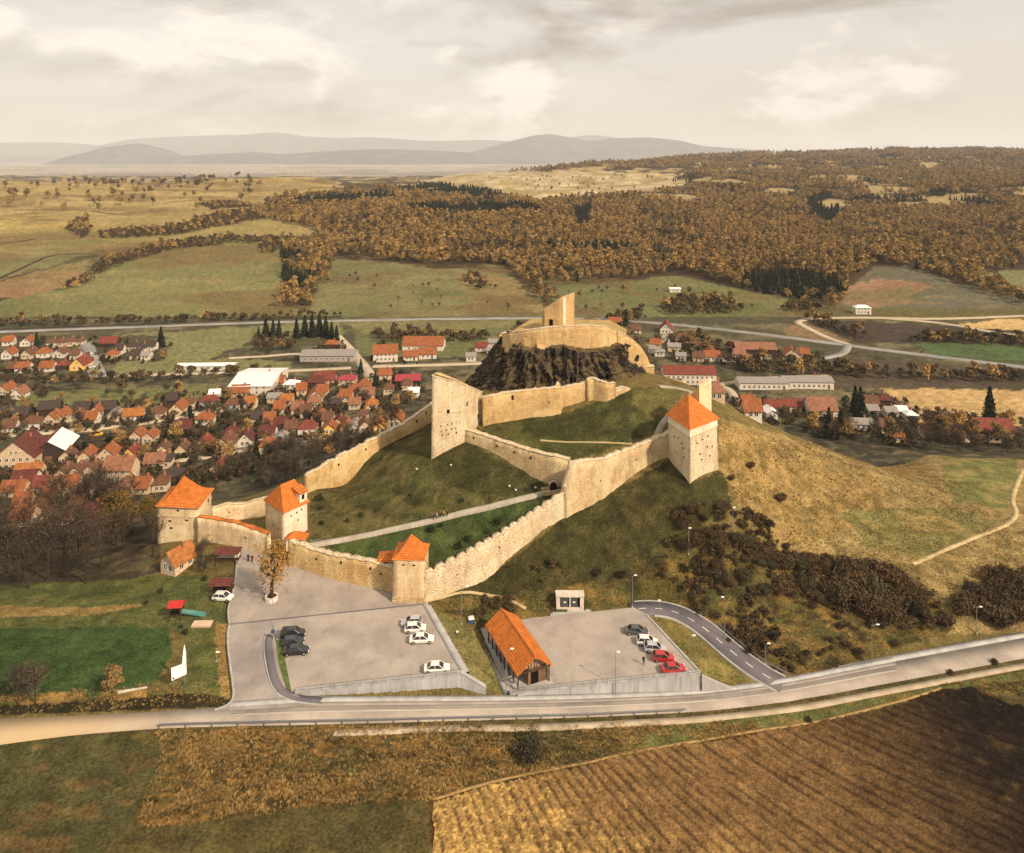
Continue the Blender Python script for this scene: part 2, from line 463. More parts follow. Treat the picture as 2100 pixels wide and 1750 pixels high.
_lgy = np.log(GY)
def TZ(X, Y):                                         # height of the ground sheet
    X = np.asarray(X, float); Y = np.asarray(Y, float)
    i = np.clip(np.searchsorted(GY, Y) - 1, 0, len(GY) - 2)
    t = np.clip((Y - GY[i]) / (GY[i + 1] - GY[i]), 0, 1)
    def row(ii):
        u = X / GY[ii]
        j = np.clip(np.searchsorted(GU, u) - 1, 0, len(GU) - 2)
        s = np.clip((u - GU[j]) / (GU[j + 1] - GU[j]), 0, 1)
        return MZ[ii, j] * (1 - s) + MZ[ii, j + 1] * s
    return row(i) * (1 - t) + row(i + 1) * t
_ys = np.geomspace(60, 9000, 2600)
def HIT(px, py, ymin=60.0):
    """where the line of sight through a pixel meets the ground"""
    u = (px - CX) / F; k = (py - HZ) / F
    ys = _ys[_ys >= ymin]
    d = (CH - ys * k) - TZ(u * ys, ys)
    neg = np.nonzero(d <= 0)[0]
    if len(neg) == 0: Y = 9000.0
    elif neg[0] == 0: Y = float(ys[0])
    else:
        a = neg[0]
        Y = float(ys[a - 1] + (ys[a] - ys[a - 1]) * d[a - 1] / (d[a - 1] - d[a] + 1e-9))
    X = u * Y
    return (X, Y, float(TZ(X, Y)))

# ------------------------------------------------------------------ terrain: colours
GPX = CX + F * MX / MY
GPY = HZ + F * (CH - MZ) / MY
jx = GPX + 14 * (fbm(GPX / 22, GPY / 11, 3) - 0.5) * np.clip(MY / 180, .4, 1.4)
jy = GPY + 8 * (fbm(GPX / 22 + 50, GPY / 11 + 9, 3) - 0.5) * np.clip(MY / 180, .4, 1.2)
GC = np.zeros(MX.shape + (3,))
def pal(c): return np.array(ALB(*c)) * (1.0, 0.92, 0.86)
def paint(col, poly=None, y0=0, y1=1e9, mask=None, fac=1.0):
    m = (MY >= y0) & (MY < y1)
    if poly is not None: m &= inpoly(jx, jy, poly)
    if mask is not None: m &= mask
    GC[m] = GC[m] * (1 - fac) + pal(col) * fac
big = fbm(MX / 14, MY / 14, 4)
def mottle(col2, poly, y0, y1, scale, lo=0.5, hi=0.62, amt=1.0, sy=1.0):
    n = fbm(MX / scale + 31, MY / scale / sy + 7, 5, 0.6)
    w = smooth(lo, hi, n) * amt
    m = (MY >= y0) & (MY < y1) & inpoly(jx, jy, poly)
    GC[m] = GC[m] * (1 - w[m][:, None]) + pal(col2) * w[m][:, None]
ALLP = [(-4000, -4000), (9000, -4000), (9000, 9000), (-4000, 9000)]
paint((112, 99, 58))
# --- far
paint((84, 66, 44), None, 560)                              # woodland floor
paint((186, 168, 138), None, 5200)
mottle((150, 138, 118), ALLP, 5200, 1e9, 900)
paint((172, 146, 88), [(-600, 340), (500, 340), (700, 372), (640, 430), (520, 445), (300, 470), (-600, 440)], 560, 2600)
paint((186, 156, 90), [(-600, 432), (170, 428), (260, 470), (300, 490), (60, 505), (-600, 520)], 560, 2600)
paint((160, 140, 82), [(260, 470), (600, 440), (650, 480), (560, 500), (350, 500), (60, 520), (-600, 560), (-600, 500)], 560, 2600)
paint((134, 126, 74), [(-600, 640), (0, 620), (170, 560), (340, 512), (490, 496), (575, 512), (580, 630), (660, 640), (660, 662), (-600, 690)], 430, 1400)
paint((158, 120, 78), [(-600, 560), (0, 578), (120, 545), (185, 530), (170, 570), (60, 608), (-600, 650)], 500, 1400)
paint((138, 124, 76), [(-600, 505), (60, 512), (190, 512), (120, 540), (0, 572), (-600, 560)], 500, 1400)
paint((140, 130, 80), [(640, 660), (650, 570), (690, 528), (860, 545), (1040, 562), (1110, 600), (1125, 662)], 430, 1400)
paint((168, 134, 84), [(930, 560), (1050, 570), (1105, 610), (1110, 640), (980, 640)], 430, 1400, fac=0.7)
paint((126, 122, 72), [(1120, 662), (1140, 585), (1290, 575), (1380, 565), (1500, 590), (1610, 612), (1640, 655), (1400, 668)], 430, 1400)
paint((116, 106, 80), [(1700, 655), (1735, 600), (1790, 548), (1860, 545), (1960, 580), (2100, 612), (2600, 640), (2600, 660)], 430, 1400)
paint((162, 122, 88), [(1735, 590), (1800, 570), (1920, 585), (1860, 610), (1880, 622), (1760, 632), (1730, 620)], 430, 1400)
paint((128, 122, 76), [(1990, 572), (2050, 556), (2600, 540), (2600, 610), (2100, 606)], 430, 1400)
paint((205, 178, 126), [(850, 375), (940, 355), (1150, 350), (1420, 358), (1400, 380), (1300, 398), (1180, 404), (1100, 410), (980, 380)], 900, 5000)
paint((176, 150, 92), [(1180, 470), (1260, 490), (1240, 525), (1195, 500)], 560, 2000)
for k in range(3): mottle((150, 128, 78), [(-600, 340), (700, 340), (640, 480), (300, 500), (-600, 560)], 560, 2600, 40 + 50 * k, 0.5, 0.7, 0.5)
mottle((112, 112, 62), [(-600, 500), (600, 490), (1130, 560), (1650, 600), (2600, 560), (2600, 665), (-600, 690)], 430, 1400, 60, 0.45, 0.7, 0.55)
mottle((158, 132, 82), [(-600, 500), (600, 490), (1130, 560), (1650, 600), (2600, 560), (2600, 665), (-600, 690)], 430, 1400, 26, 0.5, 0.72, 0.5, 0.4)
_clg = fbm(MX / 55 + 3, MY / 90 + 8, 3)
_w = (1 - smooth(.42, .48, _clg)) * smooth(850, 1150, MY) * (MY < 5200)
GC[:] = GC * (1 - _w[..., None]) + pal((176, 148, 92)) * _w[..., None]
GC[MY > 500] *= 0.97
_m = (MY > 620) & (MY < 2600) & inpoly(jx, jy, [(-600, 340), (700, 340), (640, 470), (560, 500), (350, 505), (60, 525), (-600, 570)])
GC[_m] *= (1.08, 1.07, 1.0)
mottle((128, 100, 60), [(-600, 340), (700, 340), (640, 480), (600, 660), (-600, 690)], 480, 2600, 110, 0.48, 0.62, 0.65, 0.6)
mottle((122, 94, 58), [(640, 520), (1130, 560), (1650, 600), (1650, 665), (640, 665)], 480, 1400, 70, 0.48, 0.64, 0.6, 0.6)
# --- valley floor
V0, V1 = 225, 520
valley = (MZ < -12)
paint((92, 84, 58), None, V0, V1, valley)
mottle((62, 56, 42), ALLP, 235, 430, 9, 0.42, 0.58, 0.8)
mottle((130, 112, 84), ALLP, 235, 430, 3.5, 0.54, 0.66, 0.7)
mottle((140, 124, 84), ALLP, 300, 520, 22, 0.5, 0.66, 0.7, 0.5)
paint((126, 122, 72), [(30, 838), (40, 802), (450, 790), (440, 815), (200, 830)], V0, V1, valley)
paint((138, 130, 80), [(215, 690), (700, 655), (700, 690), (520, 700), (430, 735), (600, 740), (600, 765), (230, 770), (240, 740), (340, 735), (335, 690)], V0, 560)
paint((120, 116, 70), [(720, 665), (1110, 655), (1030, 680), (960, 730), (740, 745)], V0, 560)
paint((150, 134, 82), [(690, 655), (1100, 652), (1020, 672), (760, 690)], V0, 560, fac=0.6)
paint((98, 80, 64), [(1640, 760), (1740, 735), (1900, 745), (2600, 815), (2600, 840), (1700, 792)], V0, 560)
paint((94, 108, 64), [(1880, 705), (2000, 705), (2600, 735), (2600, 800), (2100, 752), (1900, 722)], V0, 560)
paint((206, 166, 104), [(1800, 797), (2600, 805), (2600, 880), (1880, 870), (1860, 830)], V0, 560)
paint((216, 174, 108), [(1960, 665), (2100, 650), (2600, 640), (2600, 720), (2100, 690)], 380, 620)
paint((84, 70, 54), [(1640, 662), (1760, 658), (2000, 672), (2600, 720), (2600, 740), (2000, 702), (1770, 702)], 380, 620)
paint((150, 116, 78), [(1600, 680), (1650, 660), (1740, 700), (1700, 705)], 380, 620)
paint((112, 100, 58), [(1660, 630), (2600, 640), (2600, 652), (1660, 660)], 380, 700)
mottle((92, 84, 52), [(1400, 700), (2600, 770), (2600, 800), (1400, 800)], 300, 520, 14, 0.45, 0.6, 0.6, 0.5)
# --- hill, near
N0, N1 = 60, 262
hill = (MZ >= -12.5) & (MY < 300)
paint((128, 108, 60), None, 0, 300, hill)
paint((162, 134, 80), [(1480, 860), (1720, 925), (2700, 940), (2700, 1300), (1950, 1300), (1880, 1160), (1600, 1130), (1490, 1010)], N0, N1, hill)
paint((170, 136, 78), [(1480, 865), (1690, 930), (1800, 985), (1850, 1050), (1700, 1110), (1600, 1120), (1500, 1020), (1470, 960)], N0, N1, hill)
mottle((124, 102, 54), [(1480, 865), (1690, 930), (1800, 985), (1850, 1050), (1700, 1110), (1600, 1120), (1500, 1020), (1470, 960)], N0, N1, 2.2, 0.48, 0.62, 0.75)
paint((124, 120, 64), [(1930, 925), (2085, 935), (2085, 1010), (2060, 1045), (1960, 1030), (1930, 980)], N0, N1, hill)
paint((134, 124, 68), [(1720, 1050), (1900, 1040), (2070, 1065), (1900, 1150), (1780, 1120)], N0, N1, hill)
mottle((178, 144, 84), [(1640, 930), (2700, 940), (2700, 1180), (1640, 1130)], N0, N1, 9, 0.5, 0.66, 0.6, 0.4)
mottle((118, 104, 58), [(1640, 930), (2700, 940), (2700, 1280), (1640, 1130)], N0, N1, 5, 0.54, 0.66, 0.6, 0.4)
SL = [(880, 1228), (1000, 1185), (1160, 1062), (1375, 940), (1415, 990), (1480, 965), (1500, 1030), (1420, 1090), (1330, 1150), (1230, 1190), (1000, 1225)]
paint((78, 72, 38), SL, N0, N1, hill)
mottle((100, 86, 46), SL, N0, N1, 2.6, 0.52, 0.66, 0.6)
mottle((52, 50, 28), SL, N0, N1, 4.0, 0.54, 0.66, 0.6)
LS = [(880, 1232), (1000, 1225), (1230, 1190), (1420, 1090), (1600, 1130), (1880, 1200), (1960, 1290), (1650, 1390), (1520, 1340), (1420, 1250), (1300, 1240), (1080, 1262), (985, 1285), (900, 1250)]
paint((108, 92, 48), LS, N0, N1, hill)
mottle((150, 116, 58), LS, N0, N1, 2.4, 0.50, 0.64, 0.8, 0.45)
mottle((84, 82, 42), LS, N0, N1, 6, 0.5, 0.62, 0.8, 0.6)
mottle((62, 54, 32), LS, N0, N1, 3.6, 0.54, 0.66, 0.8, 0.5)
CY = [(632, 1005), (760, 925), (885, 862), (990, 900), (1165, 985), (1165, 1015), (1040, 1040), (640, 1118)]
paint((92, 87, 45), CY, N0, N1, hill)
paint((106, 94, 52), [(640, 1030), (760, 1040), (880, 1040), (780, 1075), (640, 1100)], N0, N1, hill, 0.7)
mottle((112, 98, 54), CY, N0, N1, 7, 0.46, 0.62, 0.8)
mottle((60, 58, 32), CY, N0, N1, 4, 0.52, 0.66, 0.7, 0.5)
mottle((128, 108, 62), CY, N0, N1, 2.2, 0.58, 0.68, 0.6)
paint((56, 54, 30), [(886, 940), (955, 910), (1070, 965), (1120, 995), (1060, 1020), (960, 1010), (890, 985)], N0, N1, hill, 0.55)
LY_ = [(660, 1118), (900, 1068), (1110, 1020), (1165, 1015), (1040, 1095), (870, 1185), (800, 1165), (700, 1135)]
paint((74, 84, 42), LY_, N0, N1, hill)
mottle((96, 98, 50), LY_, N0, N1, 5, 0.5, 0.66, 0.6)
UY = [(985, 892), (1000, 865), (1150, 850), (1290, 800), (1400, 795), (1390, 840), (1345, 890), (1180, 945), (1080, 920)]
paint((80, 78, 40), UY, N0, 240, hill)
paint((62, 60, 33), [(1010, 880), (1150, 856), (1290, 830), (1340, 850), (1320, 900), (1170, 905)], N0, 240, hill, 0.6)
paint((122, 108, 58), [(1290, 802), (1400, 795), (1385, 840), (1330, 860), (1300, 830)], N0, 240, hill, 0.8)
mottle((104, 96, 50), UY, N0, 240, 5, 0.5, 0.66, 0.6)
paint((142, 126, 72), [(872, 1242), (962, 1284), (1044, 1424), (1000, 1410), (945, 1378)], N0, N1)
paint((138, 118, 62), [(1312, 1262), (1378, 1262), (1440, 1300), (1510, 1350), (1570, 1400), (1440, 1412), (1437, 1380)], N0, N1)
mottle((112, 108, 56), [(872, 1242), (962, 1284), (1044, 1424), (1312, 1262), (1570, 1400), (1440, 1412), (1000, 1420)], N0, N1, 3, 0.5, 0.62, 0.7)
# --- left field, verge
LW = [(-600, 1215), (330, 1180), (480, 1180), (470, 1280), (484, 1450), (-600, 1480)]
paint((108, 104, 54), LW, N0, N1)
mottle((84, 90, 46), LW, N0, N1, 4, 0.48, 0.62, 0.7, 0.5)
paint((168, 132, 74), [(-600, 1246), (0, 1243), (180, 1245), (310, 1238), (200, 1262), (-600, 1275)], N0, N1, fac=0.8)
paint((74, 90, 44), [(-600, 1290), (0, 1290), (200, 1285), (345, 1288), (352, 1340), (325, 1395), (200, 1428), (0, 1442), (-600, 1450)], N0, N1)
mottle((58, 74, 36), [(-600, 1290), (345, 1288), (352, 1340), (325, 1395), (0, 1442), (-600, 1450)], N0, N1, 7, 0.46, 0.62, 0.6, 0.25)
paint((128, 104, 56), [(350, 1290), (375, 1300), (370, 1420), (290, 1425), (325, 1395), (352, 1340)], N0, N1, fac=0.7)
paint((172, 134, 76), [(440, 1275), (472, 1280), (484, 1445), (452, 1440)], N0, N1, fac=0.85)
paint((58, 50, 30), [(-600, 1455), (0, 1447), (250, 1428), (400, 1420), (484, 1436), (480, 1448), (0, 1468), (-600, 1485)], N0, N1)
mottle((176, 134, 70), [(-600, 1430), (0, 1428), (300, 1412), (300, 1432), (0, 1448), (-600, 1455)], N0, N1, 3, 0.4, 0.6, 0.9)
paint((78, 66, 46), [(-900, 980), (320, 985), (330, 1172), (250, 1190), (-900, 1225)], N0, 250)
mottle((112, 96, 62), [(-900, 980), (320, 985), (330, 1172), (-900, 1225)], N0, 250, 4, 0.45, 0.62, 0.7)
# --- foreground
FG = [(-2000, 1488), (0, 1520), (330, 1490), (1430, 1458), (2700, 1240), (9000, 1200), (9000, 9000), (-2000, 9000)]
paint((104, 88, 48), FG, 0, 200)
mottle((84, 76, 42), FG, 0, 200, 6, 0.45, 0.62, 0.7, 0.35)
paint((86, 80, 44), [(-2000, 1560), (0, 1525), (70, 1506), (250, 1506), (330, 1538), (322, 1582), (272, 1682), (200, 1760), (-2000, 2600)], 0, 200, fac=0.9)
mottle((126, 94, 52), [(-2000, 1560), (0, 1525), (330, 1538), (272, 1682), (200, 1760), (-2000, 2600)], 0, 200, 5, 0.52, 0.66, 0.6, 0.4)
WB = [(330, 1498), (900, 1486), (1100, 1490), (1050, 1580), (880, 1640), (620, 1655), (300, 1700), (270, 1685), (322, 1590), (332, 1540)]
paint((122, 92, 48), WB, 0, 200)
mottle((88, 80, 44), WB, 0, 200, 5, 0.48, 0.62, 0.8, 0.35)
mottle((72, 60, 34), WB, 0, 200, 2.6, 0.48, 0.6, 0.85, 0.4)
mottle((166, 120, 60), WB, 0, 200, 1.6, 0.54, 0.66, 0.7, 0.4)
mottle((66, 58, 32), [(880, 1500), (1560, 1480), (1500, 1530), (1200, 1590), (900, 1640)], 0, 200, 3, 0.5, 0.62, 0.8, 0.35)
paint((106, 104, 54), [(1250, 1500), (1500, 1476), (1800, 1425), (2700, 1290), (2700, 1330), (2100, 1420), (1800, 1475), (1500, 1530), (1300, 1545)], 0, 200, fac=0.85)
mottle((140, 112, 60), [(1250, 1500), (2700, 1290), (2700, 1400), (1500, 1540), (1300, 1550)], 0, 200, 3, 0.5, 0.64, 0.7, 0.4)
PF = [(880, 1640), (1100, 1590), (1300, 1548), (1560, 1500), (1800, 1460), (1935, 1412), (2010, 1410), (2060, 1440), (2100, 1455), (2900, 1560), (4200, 2600), (890, 2600), (885, 1750)]
paint((96, 66, 36), PF, 0, 200)
_str = fbm(MZ * 0.55 + fbm(MX / 90, MY / 90, 2) * 3, MX / 260 + MY / 500, 4, 0.6)
_sw = smooth(480, 620, MY) * (1 - smooth(2400, 3200, MY))
GC *= (1 + (_str - 0.5) * 0.75 * _sw)[..., None]
# overall grain
GC *= (0.58 + 0.84 * fbm(MX / 2.1, MY / 2.1, 4, 0.65))[..., None]
GC *= (0.86 + 0.28 * fbm(MX / 30 + 9, MY / 30, 3))[..., None]

def ground_material():
    m, t, b = newmat('ground_cover', 0.95, 0.05)
    at = nd(t, 'ShaderNodeAttribute', attribute_name='cover')
    fine = nnoise(t, 2.3, 6, 0.65, 'world')
    mid = nnoise(t, 0.33, 5, 0.6, 'world')
    c = nmix(t, 1.0, at.outputs['Color'], nramp(t, fine, [(0.28, 0.36), (0.5, 0.95), (0.74, 1.7)]), 'MULTIPLY')
    c = nmix(t, 1.0, c, nramp(t, mid, [(0.3, 0.72), (0.7, 1.28)]), 'MULTIPLY')
    t.links.new(c, b.inputs['Base Color'])
    nbump(t, b, fine, 0.7, 0.5)
    return m
nr, nc = MX.shape
idx = np.arange(nr * nc).reshape(nr, nc)
quads = np.stack([idx[:-1, :-1], idx[:-1, 1:], idx[1:, 1:], idx[1:, :-1]], -1).reshape(-1, 4)
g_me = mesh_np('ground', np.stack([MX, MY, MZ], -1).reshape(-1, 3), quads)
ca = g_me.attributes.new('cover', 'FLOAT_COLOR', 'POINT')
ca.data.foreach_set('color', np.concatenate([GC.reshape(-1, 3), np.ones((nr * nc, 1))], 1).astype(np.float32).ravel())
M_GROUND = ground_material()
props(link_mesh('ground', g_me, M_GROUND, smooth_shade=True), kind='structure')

# ------------------------------------------------------------------ far mountains
def mountain(name, dist, depth, prof, seed):
    """a ridge with real slopes in front and behind; prof = skyline (column, row)"""
    P = np.array(prof, float)
    xs = np.linspace(P[0, 0], P[-1, 0], 220)
    ys = np.interp(xs, P[:, 0], P[:, 1])
    for _ in range(2): ys[1:-1] = ys[:-2] * .25 + ys[1:-1] * .5 + ys[2:] * .25
    ts = np.linspace(-1, 1, 41)
    XX, TT = np.meshgrid(xs, ts, indexing='ij')
    YY = dist + TT * depth
    top = (CH - dist * (ys - HZ) / F)[:, None]
    wx_ = (XX - CX) * dist / F + (YY - dist) * 0.1
    spur = 0.55 + 0.9 * fbm(wx_ / (depth * 0.5) + seed, YY / (depth * 0.9) + seed, 4)
    fall = np.clip(1 - np.abs(TT) ** 1.15 / np.clip(spur, 0.3, 2), 0, 1)
    rise = fall * fall * (3 - 2 * fall)
    Z = -70 + (top + 70) * rise + (fbm(wx_ / 900 + seed, YY / 900, 4) - 0.5) * 260 * rise * (1 - rise ** 4)
    n1, n2 = XX.shape
    ii = np.arange(n1 * n2).reshape(n1, n2)
    q = np.stack([ii[:-1, :-1], ii[1:, :-1], ii[1:, 1:], ii[:-1, 1:]], -1).reshape(-1, 4)
    me = mesh_np(name, np.stack([wx_, YY, Z], -1).reshape(-1, 3), q)
    props(link_mesh(name, me, M_MOUNT, smooth_shade=True), kind='structure')
M_MOUNT = plain('wooded_mountain', (0.085, 0.085, 0.08), 0.95, 0.0, 0.5, 0.004, coord='world')
mountain('mountain', 28000, 4200, [(-900, 300), (-400, 292), (0, 293), (120, 292), (220, 300), (290, 284), (400, 279), (520, 276), (570, 270), (620, 280), (700, 284), (760, 281), (880, 290), (1000, 287), (1120, 295), (1180, 280), (1215, 276), (1270, 283), (1340, 300), (1500, 308), (1800, 318), (2300, 322)], 3.1)
mountain('mountain', 19000, 2600, [(700, 345), (900, 330), (980, 310), (1040, 292), (1095, 278), (1130, 275), (1170, 282), (1210, 290), (1260, 284), (1330, 282), (1390, 288), (1440, 300), (1520, 306), (1700, 322), (2000, 335)], 8.7)
mountain('mountain', 16500, 2000, [(150, 345), (200, 318), (240, 300), (285, 294), (320, 303), (350, 322), (420, 318), (520, 312), (580, 318), (650, 312), (760, 306), (860, 308), (960, 313), (1040, 322), (1150, 338)], 5.5)
mountain('mountain', 23000, 3000, [(-900, 318), (-300, 312), (0, 318), (120, 322), (200, 330), (300, 338)], 12.9)

# the air between
def haze_box():
    x, y0, y1, z0, z1 = 70000, -800, 43000, -160, 1250
    o = MB().box(-x, x, y0, y1, z0, z1).build('haze', [])
    m = bpy.data.materials.new('haze'); m.use_nodes = True
    t = m.node_tree; t.nodes.clear()
    out = nd(t, 'ShaderNodeOutputMaterial'); v = nd(t, 'ShaderNodeVolumePrincipled')
    v.inputs['Color'].default_value = (0.89, 0.935, 0.985, 1)
    v.inputs['Density'].default_value = 0.000043
    v.inputs['Anisotropy'].default_value = 0.0
    t.links.new(v.outputs[0], out.inputs['Volume'])
    o.data.materials.append(m)
    props(o, kind='stuff', label='thin pale air haze over the whole valley', cat='haze')
haze_box()

# ------------------------------------------------------------------ paved areas
def paving_material(name, c1, c2, scale=1.0, joint=0.0, rough=0.9):
    m, t, b = newmat(name, rough, 0.15)
    a = nnoise(t, 0.16 * scale, 5, 0.6, 'world'); f = nnoise(t, 7.0, 4, 0.6, 'world')
    c = nmix(t, nramp(t, a, [(0.36, 0), (0.62, 1)]), tuple(v * 0.9 for v in c1), c2)
    c = nmix(t, 1.0, c, nramp(t, f, [(0.25, 0.82), (0.75, 1.16)]), 'MULTIPLY')
    st = nnoise(t, 0.5, 6, 0.7, 'world', (1.0, 0.35, 1))
    c = nmix(t, nramp(t, st, [(0.54, 0.0), (0.72, 0.42)]), c, tuple(v * 0.6 for v in c1))
    if joint:
        vo = nd(t, 'ShaderNodeTexBrick'); g = nd(t, 'ShaderNodeNewGeometry')
        vo.inputs['Scale'].default_value = joint
        vo.inputs['Color1'].default_value = (1, 1, 1, 1); vo.inputs['Color2'].default_value = (0.86, 0.86, 0.86, 1)
        vo.inputs['Mortar'].default_value = (0.55, 0.55, 0.55, 1); vo.inputs['Mortar Size'].default_value = 0.02
        t.links.new(g.outputs['Position'], vo.inputs['Vector'])
        c = nmix(t, 0.55, c, nmix(t, 1.0, c, vo.outputs['Color'], 'MULTIPLY'))
    t.links.new(c, b.inputs['Base Color'])
    nbump(t, b, f, 0.3, 0.03)
    return m
M_PAVER = paving_material('paver_blocks', ALB(184, 158, 132), ALB(202, 175, 146), 1.0, 1.6)
M_PLAZA = paving_material('plaza_paving', ALB(180, 154, 130), ALB(199, 172, 142), 0.8, 1.2)
M_ASPH = paving_material('worn_asphalt', ALB(162, 140, 120), ALB(184, 160, 134), 0.8)
M_ASPHD = paving_material('dark_asphalt', ALB(118, 104, 98), ALB(136, 118, 108), 0.8)
M_DUST = paving_material('dusty_road', ALB(174, 149, 124), ALB(198, 171, 140), 0.7)
def _dirt_end(m):
    t = m.node_tree; b = t.nodes['Principled BSDF']
    src = b.inputs['Base Color'].links[0].from_socket
    sp = nd(t, 'ShaderNodeSeparateXYZ'); t.links.new(nd(t, 'ShaderNodeNewGeometry').outputs['Position'], sp.inputs[0])
    mr = nd(t, 'ShaderNodeMapRange'); mr.inputs['From Min'].default_value = -50; mr.inputs['From Max'].default_value = -70
    t.links.new(sp.outputs[0], mr.inputs['Value'])
    t.links.new(nmix(t, mr.outputs[0], src, ALB(206, 166, 116)), b.inputs['Base Color'])
_dirt_end(M_DUST)
M_GRAVEL = paving_material('pale_gravel', ALB(188, 156, 116), ALB(210, 178, 136), 1.6)
M_TRAIL = paving_material('trodden_earth', ALB(196, 158, 100), ALB(214, 178, 120), 2.0)
M_CONC = paving_material('pale_concrete', ALB(186, 170, 148), ALB(204, 188, 164), 3.0)
M_PAINT = plain('white_road_paint', (0.72, 0.68, 0.60), 0.8, 0.2, 0.15, 3.0, coord='world')

def slab(name, poly, mat, skirt=1.0, kind='structure', parent=None):
    n = len(poly)
    mb = MB()
    mb.add(list(poly) + [(p[0], p[1], p[2] - skirt) for p in poly], [tuple(range(n))] + [(i, i + n, (i + 1) % n + n, (i + 1) % n) for i in range(n)])
    me = mb.mesh(name)
    if me.polygons[0].normal.z < 0: me.flip_normals()
    o = link_mesh(name, me, mat, parent)
    if kind: o['kind'] = kind
    return o
def strip(name, A, B, mat, up=0.0, skirt=0.5, kind='structure'):
    A = np.array(A, float); B = np.array(B, float)
    n = len(A); up_ = np.array([0, 0, up]); dn = np.array([0, 0, up - skirt])
    V = np.concatenate([A + up_, B + up_, A + dn, B + dn])
    q = []
    for i in range(n - 1):
        q += [(i, i + n, i + n + 1, i + 1), (i, i + 1, i + 2 * n + 1, i + 2 * n), (i + n, i + 3 * n, i + 3 * n + 1, i + n + 1)]
    me = mesh_np(name, V, np.array(q))
    if me.polygons[0].normal.z < 0: me.flip_normals()
    o = link_mesh(name, me, mat)
    if kind: o['kind'] = kind
    return o
def offs(L, w):
    L = np.array(L, float)
    d = np.gradient(L[:, :2], axis=0); d /= np.linalg.norm(d, axis=1)[:, None] + 1e-9
    nrm = np.stack([-d[:, 1], d[:, 0], 0 * d[:, 0]], 1)
    return L + nrm * w
def ribbon(name, L, w, mat, up=0.0, skirt=0.5, kind='structure'):
    return strip(name, offs(L, w / 2), offs(L, -w / 2), mat, up, skirt, kind)
def on_ground(pix, step=2.0, up=0.0, ymin=60, sm=2):
    L = densify(smooth_line([HIT(*p, ymin) for p in pix], sm), step)
    L[:, 2] = TZ(L[:, 0], L[:, 1]) + up
    return L
def kerb(name, L, mat=None, w=0.28, h=0.13):
    return ribbon(name, L, w, mat or M_CONC, h, h + 0.5)

strip('main_road', RN, RS, M_DUST, 0.0, 0.6)
RNa = np.array(RN); RSa = np.array(RS)
mid = RNa * 0.80 + RSa * 0.20
sel = (rc[:, 0] > -45) & (rc[:, 0] < 75)
strip('road_shoulder', (RNa * 1.0 + RSa * 0.0)[sel], mid[sel], M_ASPH, 0.012, 0.01)
strip('wheel_track', (RNa * 0.62 + RSa * 0.38)[sel], (RNa * 0.5 + RSa * 0.5)[sel], paving_material('polished_track', ALB(192, 168, 140), ALB(204, 180, 150), 0.5), 0.010, 0.008)
slab('access_road', ACCESS, M_ASPH, 1.0)
slab('plaza', PLAZA, M_PLAZA, 1.2)
slab('upper_parking_lot', [(x, y, z + 0.02) for x, y, z in LOT1], M_PAVER, 2.0)
slab('lower_parking_lot', [(x, y, z + 0.01) for x, y, z in LOT2], M_PAVER, 2.0)
ribbon('kerb', densify([PZ(470, 1280.5, 0.05), PZ(866, 1239.5, 0.05)], 1), 0.3, M_ASPHD, 0.03, 0.3)
# white band path on the east edge of the upper lot
e0, e1 = np.array(PZ(866, 1239, 0)), np.array(PZ(946, 1381, 0))
ribbon('lot_footpath', densify([e0 + (0.75, 0, 0), e1 + (0.75, 0, 0)], 1), 1.3, M_CONC, 0.16, 1.4)
f0, f1 = np.array(PZ(966, 1287, -3.2)), np.array(PZ(1040, 1420, -3.2))
ribbon('lot_footpath', densify([f0, f1], 1), 0.9, M_CONC, 0.16, 1.4)
g0, g1 = np.array(PZ(1326, 1262, -3.2)), np.array(PZ(1437, 1381, -3.2))
ribbon('kerb', densify([g0, g1], 1), 0.45, M_CONC, 0.14, 0.9)
# pavement round the corner of the upper lot
SWP = [PZ(552, 1300, 0.0), PZ(541, 1308, 0.0), PZ(541, 1340, 0.0), PZ(547, 1376, 0.0), PZ(556, 1408, -0.05), PZ(572, 1428, -0.15), PZ(605, 1441, -0.3), PZ(655, 1446, -0.4)]
swl = densify(smooth_line(SWP, 3), 0.7)
ribbon('pavement', offs(swl, 0.75), 1.5, M_ASPHD, 0.13, 0.8)
kerb('kerb', swl, M_CONC, 0.2, 0.16)
lk = densify(smooth_line([PZ(470, 1280, 0), PZ(465, 1310, 0), PZ(474, 1380, 0), PZ(481, 1430, 0), PZ(468, 1446, -0.1), PZ(440, 1456, -0.1)], 3), 0.7)
kerb('kerb', lk, M_CONC, 0.35, 0.08)
kerb('kerb', densify(smooth_line([PZ(470, 1279, 0.05), PZ(466, 1250, 0.15), PZ(478, 1215, 0.4), PZ(486, 1160, 0.8), PZ(483, 1122, 1.0)], 3), 0.7), M_CONC, 0.3, 0.06)
slab('lawn_island', [PZ(566, 1312, 0.1), PZ(577, 1312, 0.1), PZ(597, 1416, 0.1), PZ(588, 1412, 0.1), PZ(572, 1360, 0.1)], plain('lawn', ALB(104, 108, 52), 0.95, 0.05, 0.4, 1.2, coord='world', bump=0.2), 1.0)
# north side pavement with kerb along the main road
nsel = (RNa[:, 0] > -46) & (RNa[:, 0] < 74)
NL = densify(RNa[nsel], 0.8)
ribbon('pavement', offs(NL, 0.45), 1.1, M_CONC, 0.14, 1.2)
R2 = RNa[(RNa[:, 0] > 58) & (RNa[:, 0] < 200)]
ribbon('pavement', offs(densify(R2, 0.8), 0.7), 1.3, M_CONC, 0.13, 1.0)
